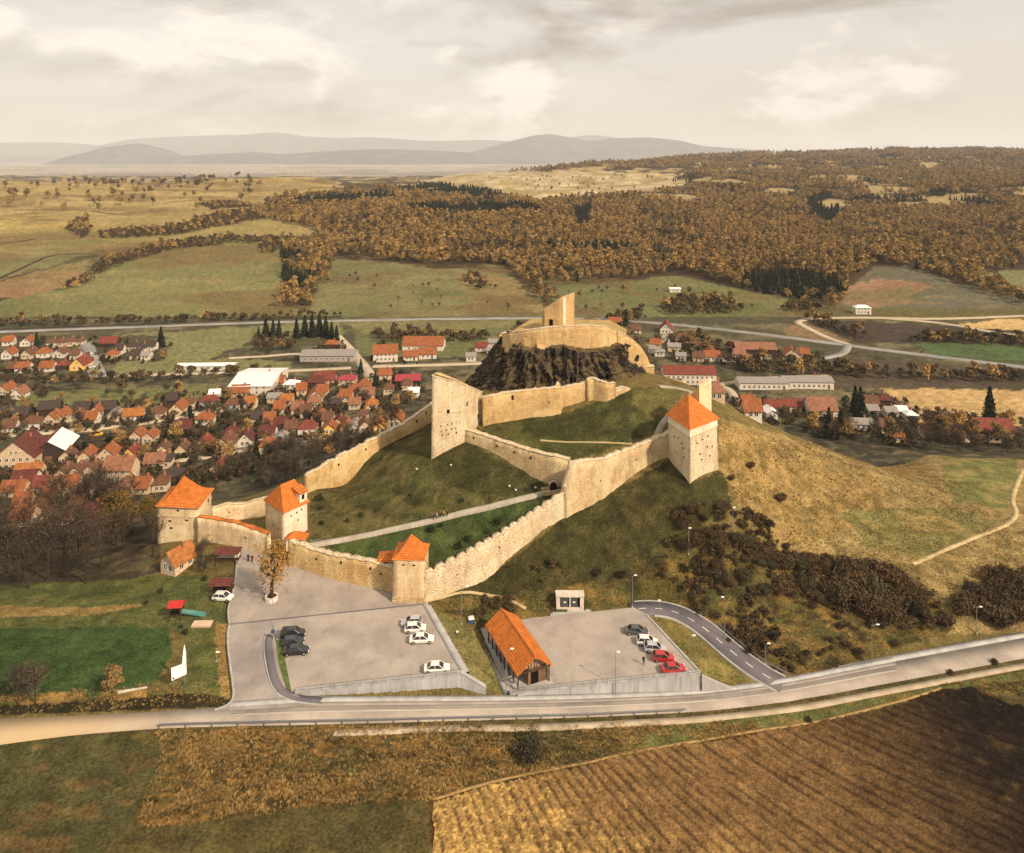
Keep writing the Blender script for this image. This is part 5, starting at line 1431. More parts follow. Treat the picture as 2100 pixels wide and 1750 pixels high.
# (x, y of the foot, width) in picture units, front kind, roof, wall
HA = '''50 280 90 s o w|190 285 90 g o w|410 295 80 s b w|480 290 70 s b c|560 285 80 s b c|640 275 70 s b c|45 390 90 g o w|205 390 90 g b c|340 380 110 s o w|470 380 95 g b w|600 392 80 s b c|170 505 120 s o w|80 500 70 s b d|370 495 120 s o w|490 480 90 s r d|620 485 125 g r y|880 292 150 s r d|905 395 100 s o c|965 350 60 s d w|1080 322 90 s d c|1150 338 80 s d w|1235 318 70 s d w|1100 392 90 s d c|1185 398 70 s g w|15 690 60 g o c|125 722 100 g s w|380 850 170 s d d|650 850 140 s d d|845 846 170 s d d|160 885 120 s d d|50 1000 110 s b w|235 972 150 s b w|400 932 90 g o c|465 915 80 g o c|580 942 130 g b c|730 934 90 s o w|765 872 70 g o c|910 905 90 g g c|1075 902 170 s y w|1270 888 130 s b c|1430 858 120 g o c|1530 805 100 s b c|1395 770 90 s d d|1660 932 160 s o w|1700 782 150 s r g|1890 812 130 s b w|1960 702 150 s o c|2040 802 100 s y c|1745 722 80 s w w|1480 1012 150 s m d|520 1252 110 g b c|670 1252 110 g o c|850 1232 150 g o c|1050 1228 110 g r y|1310 1192 100 g b c|1470 1202 100 g b c|1100 1082 90 g o c|1205 1092 80 g o c|1640 1162 140 g r c|1820 1164 160 g b c|1990 1112 130 g m w|1880 1048 120 s m c|200 1392 220 s y c|170 1446 200 s m w|310 1494 130 s r c|80 1524 200 s o c|480 1394 100 g b c|600 1384 100 g b c|720 1374 80 g b c|950 1404 250 s s c|520 1486 200 s o c|1250 1294 170 s s c|1400 1402 130 s d d|1770 1352 70 g r c|1330 1290 90 s d c|720 1790 150 s r c|170 1950 110 s o c|470 1790 130 s o c|30 1900 90 s o c|330 1700 120 s b c|600 1700 110 s s c|150 1640 130 s o c|820 1640 120 s b c|960 1560 140 s s c|380 1600 120 s o c|640 1560 150 s s c|1150 1500 110 s o c|1010 1480 100 s b c|1290 1480 100 s b c'''
HB = '''1510 412 220 s o w|1720 402 130 s o w|1860 388 160 s o w|1070 302 120 s o d|1010 602 190 s r c|1195 602 170 s c c|940 624 170 s m d|1700 602 220 s c d|1510 562 110 s o c|640 622 80 s o c|740 642 130 s w w|700 772 110 s y c|600 752 120 s g c|930 742 130 g o c|920 792 120 s s c|1190 742 110 s o c|1255 686 100 s o c|1340 652 110 s o c|1260 804 100 s s c|1400 804 110 s y c|790 844 100 s s p|640 842 70 s o w|470 922 120 s d w|555 942 80 s o c|650 982 110 s m g|870 1014 160 s r w|1050 1014 120 g o y|965 886 100 s o c|1130 964 100 g m c|1190 1002 80 g o y|1252 1002 70 g g w|1340 992 90 g b c|1460 992 80 g o y|1590 954 90 g o c|540 1052 140 s m w|640 1094 100 g g w|545 1164 150 s o c|1750 704 70 s w w|1100 802 100 s d d|1690 644 100 s b c|1000 700 90 s o c|820 690 80 s o c|1040 940 80 s b c|730 1010 90 s b c|1380 720 80 s s w|860 870 90 s b c|1540 680 90 s b c|1320 900 80 s b c'''
HC = '''60 432 110 s o w|240 418 80 s s w|350 382 290 s s d|590 412 90 g o c|670 412 60 s o c|300 742 100 s o w|330 832 120 s o w|465 764 120 s r w|450 812 70 g w w|590 764 130 s r c|790 794 200 s s w|1110 744 100 s b d|1200 724 90 s m d|1120 794 70 s g w|1240 804 80 s g w|1310 794 70 s w w|1372 822 60 s w w|1050 884 150 s g w|1650 834 80 s g c|1700 964 110 s o w|1930 964 260 s r c|1280 964 50 s o c|1210 904 60 s b c|90 774 110 s s c|1050 122 110 s w w|640 410 50 s b c|860 905 80 s d d|1480 930 60 s b c'''
HD = '''1310 302 90 s o w|1440 352 90 s b w|1655 356 90 g r w|1580 452 80 s o w|1750 412 90 s b c|1640 412 80 s g w|1530 484 90 s g w|1605 504 70 s g w|1700 472 90 s g c|1850 472 90 s b w|1950 522 90 g o c|1745 532 70 s g w|1860 540 80 s b c|430 472 90 s r w|520 442 100 s g w|500 494 70 s g w|360 537 70 s g w'''
HPOS = []
def area(px, py, tag):
    if tag == 'A':
        if py < 770: return 'in the far hamlet below the highway', 'far hamlet houses'
        if py < 892: return 'along the upper village street', 'upper street houses'
        if py < 955: return 'along the lower village street', 'lower street houses'
        return 'above the wood by the far left tower', 'houses above the wood'
    if tag == 'B':
        if py < 805: return 'by the white hall at the village edge', 'houses by the hall'
        if py < 862: return 'in the middle of the village', 'village centre houses'
        return 'beside the left curtain wall below', 'houses below the left wall'
    if tag == 'C':
        if py < 760: return 'by the highway junction', 'houses by the junction'
        return 'in the hamlet behind the tan hillside', 'houses behind the hillside'
    return ('left of the summit rock' if px < 1050 else 'beyond the summit gatehouse').replace('left of', 'beside the dark flank of'), 'houses behind the summit'
rh_ = random.Random(5)
for tag, Z, txt in (('A', ZA, HA), ('B', ZB, HB), ('C', ZC, HC), ('D', ZD, HD)):
    for row in txt.split('|'):
        zx, zy, zw, kind, rcol, wcol = row.split()
        px, py = Z(float(zx), float(zy))
        loc = HIT(px, py, 205)
        k = .25 if tag in 'AB' else .3125
        w = max(4.6, float(zw) * k * loc[1] / F * 0.9)
        if kind == 'g': d = w * rh_.uniform(1.15, 1.6)
        else: d = min(9.0, max(5.5, w * rh_.uniform(.55, .8)))
        if w > 20: d = 11
        hw = 2.4 + rh_.random() * .5
        if wcol in 'wcy' and w > 8.5 and rh_.random() < .45: hw = 4.7
        pitch = rh_.uniform(.78, 1.0) if w < 18 else .5
        if rcol in 'cwg': pitch *= .6
        ar, grp = area(px, py, tag)
        ty = {('g', 0): 'gabled', ('s', 0): 'long-fronted'}[(kind, 0)]
        big_ = 'two-storey ' if hw > 4.2 else ('long ' if w > 16 else '')
        what = 'barn' if wcol == 'd' else 'house'
        lab = f'{big_}{WALL[wcol][0]} {"gabled " if kind == "g" else ""}{what} with {ROOF[rcol][0]} roof {ar}'
        rz = math.radians(8 if tag in 'AB' else -6) + rh_.uniform(-.12, .12)
        loc2 = (loc[0], loc[1] + d / 2, float(min(loc[2], TZ(loc[0], loc[1] + d / 2))) + .1)
        house(loc2, w, d, hw, pitch, kind, rcol, wcol, rz, lab, grp, 2 if (wcol != 'd') else 1, 'barn' if wcol == 'd' else 'house', what, None, kind == 's' and rh_.random() < .3 and w < 14)
        HPOS.append((loc2[0], loc2[1], max(w, d) / 2 + 1.5))
# special buildings
def special(px, py, w, d, hw, pitch, kind, rcol, wcol, rz, label, name='house', cat='house', nwin=None, ymin=205):
    loc = HIT(px, py, ymin)
    l2 = (loc[0], loc[1] + d / 2, loc[2])
    HPOS.append((l2[0], l2[1], max(w, d) / 2 + 2))
    return house(l2, w, d, hw, pitch, kind, rcol, wcol, rz, label, None, 2, name, cat, nwin)
special(510, 812, 20, 30, 4.5, .14, 's', 'w', 'w', .03, 'large hall with a wide pale metal roof at the edge of the village', 'sports_hall', 'hall', 5)
special(22, 966, 13.5, 13, 4.6, .85, 'g', 'm', 'c', .15, 'big cream manor house with steep dark red roof beside the wide barn', 'manor_house', 'house', 5)
special(670, 742, 30, 14, 3.2, .25, 's', 'g', 'g', .02, 'low grey school-like block with a broad brownish roof by the conifers', 'school_block', 'building', 9)
special(867, 720, 24, 13, 3.2, .6, 's', 'o', 'w', -.02, 'long white barn with bright orange roof standing alone in the meadow', 'long_barn', 'barn', 5)
special(1417, 790, 26, 12, 5.4, .45, 's', 'r', 'w', -.05, 'long white two-storey building with weathered red roof behind the summit gatehouse', 'long_building', 'building', 10)
special(1568, 800, 24, 9, 3.4, .35, 's', 'g', 'w', -.03, 'long low white shed with grey roof and a row of windows', 'long_shed', 'shed', 9)
special(1660, 798, 24, 9, 3.4, .35, 's', 'g', 'w', -.03, 'second long low white shed with grey roof end to end with the first', 'long_shed', 'shed', 9)
special(420, 761, 30, 6, 2.6, .25, 's', 'w', 'w', .04, 'long narrow white-roofed greenhouse in the green strip', 'greenhouse', 'greenhouse', 8)
special(1385, 600, 9, 6, 2.8, .3, 's', 'w', 'w', 0, 'tiny white-roofed hut on the green slope below the forest', 'field_hut', 'hut', 2, 420)
# the wide barn with one red and one white roof slope
def red_white_barn():
    loc = HIT(92, 950, 205)
    r = empty('barn', (loc[0], loc[1] + 6, loc[2]), .25); props(r, 'dark timber barn with one red and one white roof slope', 'barn')
    x, y, hw, rr = 5.6, 7, 4.6, 3.6
    mb = MB(); mb.box(-x, x, -y, y, -1, hw); mb.add([(-x, -y, hw), (x, -y, hw), (0, -y, hw + rr), (-x, y, hw), (x, y, hw), (0, y, hw + rr)], [(0, 1, 2), (4, 3, 5)])
    mb.build('wall', WALL['d'][1], r)
    for s, mt in ((-1, 'r'), (1, 'w')):
        a = [(s * (x + .6), -y - .6, hw - .35), (s * (x + .6), y + .6, hw - .35), (0, y + .6, hw + rr), (0, -y - .6, hw + rr)]
        MB().hexa([(p[0], p[1], p[2] + .03) for p in a], [(p[0], p[1], p[2] + .22) for p in a]).build('roof_slope', ROOF[mt][1], r)
    part('door', _dm, r, (0, -y, 0), 0, (2.4, 1, 1.4))
    HPOS.append((loc[0], loc[1] + 6, 9))
red_white_barn()
# garden walls with dark gates between the lower street houses
for i, (px, py, ln) in enumerate(((148, 951, 3.5), (188, 950, 4), (232, 948, 4), (290, 946, 6), (345, 940, 6), (386, 938, 5), (640, 896, 6), (560, 914, 5))):
    l = HIT(px, py, 205)
    r = empty('garden_gate_wall', l, .14); props(r, 'cream garden wall with dark double gate between the lower street houses', 'garden wall', 'garden walls on the lower street')
    MB().box(-ln / 2, -1.3, -.15, .15, -.5, 2.2).build('wall_pier', WALL['c'][1], r); MB().box(1.3, ln / 2, -.15, .15, -.5, 2.2).build('wall_pier', WALL['c'][1], r)
    MB().box(-1.28, 1.28, -.06, .06, 0, 2.0).build('gate', M_DOOR, r)

# ------------------------------------------------------------------ vegetation
def leaf_material(name, stops, nscale=0.35, wscale=0.02):
    """stops: list of colours picked per plant"""
    m, t, b = newmat(name, 0.9, 0.05)
    oi = nd(t, 'ShaderNodeObjectInfo')
    wn_ = nnoise(t, wscale, 3, 0.5, 'world')
    ad = nd(t, 'ShaderNodeMath', operation='MULTIPLY_ADD'); t.links.new(oi.outputs['Random'], ad.inputs[0]); ad.inputs[1].default_value = 0.62; 
    sb = nd(t, 'ShaderNodeMath', operation='MULTIPLY_ADD'); t.links.new(wn_, sb.inputs[0]); sb.inputs[1].default_value = 1.7; sb.inputs[2].default_value = -0.66
    t.links.new(sb.outputs[0], ad.inputs[2])
    n = len(stops)
    c = nramp(t, ad.outputs[0], [(i / (n - 1) if n > 1 else 0, s) for i, s in enumerate(stops)])
    f = nnoise(t, nscale, 4, 0.6, 'world')
    c = nmix(t, 1.0, c, nramp(t, f, [(0.25, 0.5), (0.75, 1.5)]), 'MULTIPLY')
    t.links.new(c, b.inputs['Base Color'])
    return m
M_AUT = leaf_material('autumn_leaves', [(0.064, 0.051, 0.032), (0.135, 0.092, 0.044), (0.26, 0.165, 0.062), (0.40, 0.25, 0.085), (0.19, 0.135, 0.058), (0.085, 0.074, 0.042)], 0.5, 0.007)
M_BROWN = leaf_material('brown_twigs', [(0.042, 0.036, 0.028), (0.07, 0.057, 0.042), (0.105, 0.076, 0.048), (0.07, 0.06, 0.044)], 0.8, 0.05)
M_CONIF = leaf_material('conifer_needles', [(0.016, 0.022, 0.014), (0.026, 0.034, 0.020), (0.034, 0.040, 0.022)], 0.8, 0.05)
M_SCRUB = leaf_material('scrub_leaves', [(0.040, 0.034, 0.022), (0.072, 0.052, 0.030), (0.11, 0.066, 0.032), (0.078, 0.066, 0.036), (0.052, 0.045, 0.028)], 0.6, 0.07)
M_GREENB = leaf_material('green_bush_leaves', [(0.022, 0.028, 0.014), (0.04, 0.045, 0.02), (0.055, 0.05, 0.022)], 0.8, 0.05)
M_GOLDL = leaf_material('golden_leaves', [(0.30, 0.155, 0.035), (0.40, 0.22, 0.055)], 0.9, 0.1)
M_DRY = leaf_material('dry_grass', [(0.30, 0.19, 0.07), (0.42, 0.26, 0.09), (0.20, 0.15, 0.06), (0.13, 0.115, 0.045)], 0.4, 0.08)
M_BARK = plain('bark', (0.05, 0.036, 0.026), 0.95, 0.05, 0.4, 2.0)

def leaves(pts, nrm, size, rng, aspect=1.0):
    """one quad per point, roughly facing nrm with scatter"""
    n = len(pts)
    r = nrm + rng.normal(0, .7, (n, 3)); r /= np.linalg.norm(r, axis=1)[:, None] + 1e-9
    a = np.cross(r, rng.normal(0, 1, (n, 3))); a /= np.linalg.norm(a, axis=1)[:, None] + 1e-9
    b = np.cross(r, a)
    s = (size * rng.uniform(.6, 1.3, n))[:, None]
    a = a * s * .5; b = b * s * .5 * aspect
    V = np.stack([pts - a * .9 - b, pts + a - b * .7, pts + a * .8 + b, pts - a + b * .8], 1).reshape(-1, 3)
    return V, np.arange(4 * n).reshape(n, 4)
def crown_points(rng, n, lobes):
    """lobes: (centre, radii); points near the surfaces of the lobes"""
    k = rng.integers(0, len(lobes), n)
    c = np.array([l[0] for l in lobes])[k]; R = np.array([l[1] for l in lobes])[k]
    d = rng.normal(0, 1, (n, 3)); d /= np.linalg.norm(d, axis=1)[:, None]
    d[:, 2] = np.where(d[:, 2] < -.5, -d[:, 2] * .6, d[:, 2])
    rad = rng.uniform(.55, 1.06, n) ** .6
    return c + d * R * rad[:, None], d
def lobes_for(rng, H, W, base, k):
    L = []
    for i in range(k):
        t = rng.uniform(0, 1); a = rng.uniform(0, 6.28)
        z = base + (H - base) * (.18 + .72 * t)
        rr = W * .5 * math.sin(math.pi * (.25 + .62 * t)) * rng.uniform(.2, .75)
        s = W * rng.uniform(.17, .30)
        L.append(((rr * math.cos(a), rr * math.sin(a), z), (s, s, s * rng.uniform(.7, 1.0))))
    L.append(((0, 0, base + (H - base) * .55), (W * .3, W * .3, (H - base) * .36)))
    return L
def limbs(mb, rng, H, r0, base, W, k=7, sub=3, tip=.045):
    tops = []
    mb.tube((0, 0, -.6), (0.1, 0, base), r0, r0 * .75, 7, 0, False)
    p = np.array([0.1, 0, base])
    top = np.array([rng.uniform(-.3, .3), rng.uniform(-.3, .3), H * .9])
    mb.tube(p, (p + top) / 2 + rng.normal(0, .25, 3), r0 * .75, r0 * .4, 6, 0, False); mb.tube((p + top) / 2, top, r0 * .4, tip, 5, 0, False)
    for i in range(k):
        t = rng.uniform(0, .8); q = p + (top - p) * t
        a = i * 2.4 + rng.uniform(-.5, .5); L = W * .5 * rng.uniform(.65, 1.05) * (1 - .45 * t)
        e = q + np.array([math.cos(a) * L, math.sin(a) * L, L * rng.uniform(.45, 1.0)])
        m = (q + e) / 2 + (0, 0, -.15 * L)
        rr = r0 * .45 * (1 - .5 * t)
        mb.tube(q, m, rr, rr * .6, 5, 0, False); mb.tube(m, e, rr * .6, tip, 4, 0, False)
        tops.append(e)
        for j in range(sub):
            s = m + (e - m) * rng.uniform(0, .8)
            e2 = s + rng.normal(0, 1, 3) * L * .28 + (0, 0, L * .3)
            mb.tube(s, e2, rr * .35, tip * .7, 4, 0, False); tops.append(e2)
            for jj in range(2):
                s2 = s + (e2 - s) * rng.uniform(.2, .9); e3 = s2 + rng.normal(0, 1, 3) * L * .17 + (0, 0, L * .12)
                mb.tube(s2, e3, rr * .16, tip * .5, 3, 0, False); tops.append(e3)
    return np.array(tops)
class Proto: pass
def proto_tree(seed, H, W, base, n, leaf, mat, r0, k=9, limbk=6, sparse=0.0, sub=2, lmat=None):
    rng = np.random.default_rng(seed)
    P = Proto()
    mb = MB(); tops = limbs(mb, rng, H, r0, base, W, limbk, sub)
    P.trunk = mb.mesh('trunk'); P.trunk.materials.append(M_BARK)
    pts, d = crown_points(rng, int(n * (1 - sparse)), lobes_for(rng, H, W, base, k))
    if sparse:
        m = int(n * sparse); ii = rng.integers(0, len(tops), m)
        p2 = tops[ii] + rng.normal(0, 1, (m, 3)) * W * .07
        d2 = rng.normal(0, 1, (m, 3)); pts = np.concatenate([pts, p2]); d = np.concatenate([d, d2])
    V, q = leaves(pts, d, leaf * (1.9 if mat is M_BROWN else 1), rng, .22 if mat is M_BROWN else 1.0)
    P.crown = mesh_np('crown', V, q); P.crown.materials.append(mat)
    P.H = H
    return P
def proto_conifer(seed, H, W, n, leaf):
    rng = np.random.default_rng(seed); P = Proto()
    mb = MB(); mb.tube((0, 0, -.5), (0, 0, H * .95), W * .05, .03, 6, 0, False)
    P.trunk = mb.mesh('trunk'); P.trunk.materials.append(M_BARK)
    t = rng.uniform(0, 1, n) ** 1.4; a = rng.uniform(0, 6.28, n)
    lay = .82 + .18 * np.sin(t * 40 + rng.uniform(0, 1, n))
    r = W * .5 * (1 - t) ** .85 * lay * rng.uniform(.35, 1.15, n) + .05
    pts = np.stack([r * np.cos(a), r * np.sin(a), H * (.07 + .93 * t) - r * .25], 1)
    d = np.stack([np.cos(a), np.sin(a), .5 + 0 * a], 1)
    V, q = leaves(pts, d, leaf, rng)
    P.crown = mesh_np('crown', V, q); P.crown.materials.append(M_CONIF); P.H = H
    return P
def proto_bush(seed, H, W, n, leaf, mat, k=6):
    rng = np.random.default_rng(seed); P = Proto()
    mb = MB()
    for i in range(5):
        a = rng.uniform(0, 6.28); mb.tube((0, 0, -.4), (math.cos(a) * W * .25, math.sin(a) * W * .25, H * .7), .05, .02, 4, 0, False)
    P.trunk = mb.mesh('stem'); P.trunk.materials.append(M_BARK)
    L = [((rng.uniform(-.3, .3) * W, rng.uniform(-.3, .3) * W, H * rng.uniform(.3, .6)), (W * .26, W * .26, H * .38)) for i in range(k)]
    pts, d = crown_points(rng, n, L)
    pts[:, 2] = np.abs(pts[:, 2])
    k2 = rng.random(n) < .25; pts[k2] *= rng.uniform(1.0, 1.3, (int(k2.sum()), 1))
    V, q = leaves(pts, d, leaf * 1.5, rng, .38)
    P.crown = mesh_np('crown', V, q); P.crown.materials.append(mat); P.H = H
    return P
def plant(P, name, loc, sc, rz, label, cat, group=None, stem='trunk', sz=1.0):
    if group and cat in ('tree', 'bush', 'conifer tree'):
        hgt = P.H * sc
        wd = ('low', 'middle-sized', 'tall') if cat != 'bush' else ('tiny', 'middling', 'large')
        th = (6.5, 10.0) if cat != 'bush' else (1.4, 2.4)
        label = wd[0 if hgt < th[0] else (1 if hgt < th[1] else 2)] + ' ' + label
    r = empty(name, loc, rz); r.scale = (sc, sc, sc * sz); props(r, label, cat, group)
    for nm, me in ((stem, P.trunk), ('crown', P.crown)):
        o = bpy.data.objects.new(nm, me); o.parent = r; COL.objects.link(o)
    return r
AUT = [proto_tree(20 + i, 11, 8.5, 3, 900, .62, M_AUT, .22, 9, 5) for i in range(3)]
BRN = [proto_tree(40 + i, 12, 7.5, 3.0, 520, .22, M_BROWN, .24, 9, 13, .93, 6) for i in range(4)]
BRN2 = [proto_tree(60 + i, 9, 6.5, 2.2, 900, .36, M_BROWN, .15, 8, 6, .4) for i in range(3)]
CON = [proto_conifer(70 + i, 12, 5.6, 800, .85) for i in range(2)]
BSH = [proto_bush(80 + i, 2.6, 4.0, 1700, .24, M_SCRUB, 9) for i in range(4)]
GBS = [proto_bush(90 + i, 2.0, 2.4, 420, .26, M_GREENB) for i in range(3)]
rv = random.Random(9)
def rnd_in(poly, n, rnd):
    xs = [p[0] for p in poly]; ys = [p[1] for p in poly]; out = []
    while len(out) < n:
        x, y = rnd.uniform(min(xs), max(xs)), rnd.uniform(min(ys), max(ys))
        if inpoly(np.array([x]), np.array([y]), poly)[0]: out.append((x, y))
    return out
def clear(x, y, m=0.0):
    return all((x - a) ** 2 + (y - b) ** 2 > (c + m) ** 2 for a, b, c in HPOS)
# --- wood on the left below the far left tower
WOOD = [(-20, 1070), (120, 1040), (250, 1030), (300, 1060), (318, 1120), (318, 1165), (230, 1190), (100, 1205), (-20, 1215)]
for (px, py) in rnd_in(WOOD, 54, rv):
    l = HIT(px, py); s = rv.uniform(.85, 1.25)
    plant(rv.choice(BRN), 'bare_tree', l, s, rv.uniform(0, 6.28), 'brown nearly bare tree in the wood beside the far left tower', 'tree', 'trees of the wood by the far left tower')
M_OLIVE = leaf_material('olive_gold_leaves', [(0.13, 0.085, 0.025), (0.20, 0.125, 0.035)], 0.7, 0.1)
OLV = proto_tree(47, 12, 9.0, 3.0, 2600, .30, M_OLIVE, .26, 10, 10, .5, 4)
for (px, py, s_, lb) in ((238, 1118, 1.08, 'broad olive-gold tree in the wood beside the far left tower'), (300, 1085, .7, 'smaller olive-gold tree against the far left tower')):
    plant(OLV, 'broadleaf_tree', HIT(px, py), s_, px, lb, 'tree')
for (px, py, s, lb) in ((160, 1150, 1.12, 'tall dark bare tree standing above the wood'),):
    l = HIT(px, py); plant(BRN[0 if px < 200 else 2], 'bare_tree', l, s, 1.0, lb, 'tree')
# --- trees behind the gate tower, below the left wall
for (px, py) in rnd_in([(440, 1005), (470, 960), (560, 945), (640, 940), (740, 910), (800, 880), (830, 880), (760, 925), (640, 985), (560, 1015)], 44, rv):
    l = HIT(px, py, 190)
    if l[1] > 185: plant(rv.choice(BRN + BRN2), 'bare_tree', l, rv.uniform(.6, .95), rv.uniform(0, 6.28), 'grey-brown bare tree on the slope outside the left curtain wall', 'tree', 'trees outside the left curtain wall')
# --- village garden trees
cnt = 0
while cnt < 110:
    px, py = rv.uniform(-20, 860), rv.uniform(800, 985)
    l = HIT(px, py, 205)
    if not clear(l[0], l[1], 1.0) or l[2] > -15: continue
    s = rv.uniform(.35, .75); cnt += 1
    if rv.random() < .3: plant(rv.choice(AUT), 'garden_tree', l, s, rv.uniform(0, 6), 'russet garden tree among the village houses', 'tree', 'russet village garden trees')
    else: plant(rv.choice(BRN2), 'garden_tree', l, s, rv.uniform(0, 6), 'brown bare garden tree among the village houses', 'tree', 'bare village garden trees')
for px, py, s in ((75, 715, .8), (330, 712, 1.0), (545, 690, 1.0), (560, 692, .9), (572, 690, .85), (530, 694, .6), (608, 694, 1.0), (625, 690, 1.1), (640, 692, 1.15), (655, 690, 1.2), (668, 692, 1.1), (680, 696, .9), (690, 700, .8), (390, 880, .8), (1284, 668, .9), (1754, 848, 1.0), (1765, 856, 1.1), (2030, 862, 1.2), (1700, 884, .8), (1725, 890, .8), (740, 765, .6), (770, 792, .6), (355, 880, .5)):
    l = HIT(px, py, 205); 
    w = 'by the grey school-like block' if 500 < px < 700 else ('in the hamlet behind the tan hillside' if px > 1600 else 'standing alone among the houses')
    plant(rv.choice(CON), 'conifer', l, s, rv.uniform(0, 6), f'dark green conifer {w}', 'conifer tree', f'dark conifers {w}')
l = HIT(332, 742, 205); plant(AUT[1], 'round_tree', l, .55, 0, 'round golden tree beside the green strip', 'tree')
# --- tree belt on the right below the hillside
for (px, py) in rnd_in([(1530, 868), (1600, 880), (1700, 905), (1800, 915), (1900, 925), (2120, 935), (2120, 880), (1980, 865), (1880, 880), (1700, 872)], 52, rv):
    l = HIT(px, py, 215)
    if l[1] < 225 or not clear(l[0], l[1], .5): continue
    plant(rv.choice(BRN2 + AUT[:1]), 'belt_tree', l, rv.uniform(.6, .95), rv.uniform(0, 6), 'dark brown tree in the belt behind the tan hillside', 'tree', 'tree belt behind the tan hillside')
# --- scrub on the right-hand slope
SC1 = [(1370, 1060), (1420, 1030), (1540, 1050), (1600, 1100), (1650, 1150), (1700, 1150), (1720, 1260), (1640, 1240), (1520, 1210), (1420, 1180), (1390, 1110)]
for (px, py) in rnd_in(SC1, 70, rv):
    plant(rv.choice(BSH), 'scrub_bush', HIT(px, py), rv.uniform(.4, .95), rv.uniform(0, 6), 'russet scrub bush on the slope below the steep roofed tower', 'bush', 'scrub on the slope below the steep roofed tower', 'stem')
for (px, py) in rnd_in([(1715, 1200), (1760, 1165), (1840, 1160), (1895, 1210), (1900, 1260), (1850, 1278), (1760, 1275), (1720, 1240)], 34, rv):
    plant(rv.choice(BSH), 'thicket_bush', HIT(px, py), rv.uniform(1.1, 1.7), rv.uniform(0, 6), 'dark bush of the large round thicket beside the trail', 'bush', 'round thicket beside the trail', 'stem')
for (px, py) in rnd_in([(1960, 1240), (2010, 1190), (2140, 1180), (2140, 1275), (2040, 1285), (1960, 1270)], 30, rv):
    plant(rv.choice(BSH), 'roadside_thicket_bush', HIT(px, py), rv.uniform(1.0, 1.6), rv.uniform(0, 6), 'dark bush of the thicket above the road bend', 'bush', 'thicket above the road bend', 'stem')
for (px, py, s) in ((1602, 1028, .75), (1540, 960, .6), (1500, 985, .5), (1275, 1185, .6), (1225, 1180, .5)):
    plant(BSH[0], 'lone_bush', HIT(px, py), s, 1, 'lone dark bush on the tan hillside', 'bush', 'lone bushes on the hillside', 'stem')
plant(BSH[1], 'field_bush', HIT(1085, 1558), 1.15, 2, 'dark bush at the edge of the ploughed field', 'bush', None, 'stem')
for (px, py, s) in ((1658, 1480, .3), (1950, 1383, .3), (2040, 1362, .35)):
    plant(BSH[2], 'verge_bush', HIT(px, py), s, 2, 'weedy bush on the road verge', 'bush', 'small bushes on the road verge', 'stem')
for (px, py) in rnd_in([(980, 1262), (985, 1235), (1030, 1228), (1070, 1245), (1060, 1262)], 10, rv):
    plant(rv.choice(BSH), 'bank_bush', HIT(px, py), rv.uniform(.3, .5), rv.uniform(0, 6), 'dark bush on the bank behind the long orange roof', 'bush', 'bushes on the bank behind the pavilion', 'stem')
for (px, py) in rnd_in([(1470, 1300), (1540, 1350), (1600, 1380), (1780, 1350), (1880, 1320), (1760, 1300), (1600, 1310), (1500, 1270)], 26, rv):
    plant(rv.choice(BSH), 'slope_bush', HIT(px, py), rv.uniform(.25, .5), rv.uniform(0, 6), 'brown bush on the bank above the loop road', 'bush', 'low bushes above the loop road', 'stem')
# --- courtyard shrubs
for (px, py, s) in ((655, 1027, .85), (658, 1045, .5), (740, 1060, .55), (712, 1071, .45), (660, 1078, .55), (1022, 1075, .8), (885, 1092, .75), (905, 1082, .5), (960, 1110, .7), (1000, 1095, .5), (947, 1030, .5), (980, 1128, .6), (940, 1125, .7), (840, 1018, .3)):
    plant(rv.choice(GBS), 'courtyard_shrub', HIT(px, py), s, rv.uniform(0, 6), 'small dark green shrub on the courtyard lawn', 'shrub', 'courtyard shrubs', 'stem')
# --- trees at the left roadside
plant(BRN2[0], 'roadside_tree', HIT(36, 1446), .72, .3, 'dark bare tree beside the green field verge', 'tree', 'pair of dark trees by the road')
plant(BRN2[1], 'roadside_tree', HIT(72, 1444), .70, 2.3, 'dark bare tree beside the green field verge', 'tree', 'pair of dark trees by the road')
plant(AUT[2], 'yellowish_tree', HIT(230, 1424), .42, 2.3, 'small yellowish tree at the edge of the green field', 'tree')
for (px, py) in ((372, 1288), (380, 1300), (300, 1240), (330, 1215), (420, 1190)):
    plant(GBS[0], 'lawn_shrub', HIT(px, py), rv.uniform(.3, .5), 1, 'low shrub on the lawn by the playground', 'shrub', 'lawn shrubs by the playground', 'stem')
for (px, py) in rnd_in([(395, 1128), (440, 1120), (440, 1180), (395, 1200)], 6, rv):
    plant(rv.choice(BRN2), 'young_tree', HIT(px, py), rv.uniform(.28, .42), 1, 'thin tree beside the small cottage', 'tree', 'young trees beside the cottage')
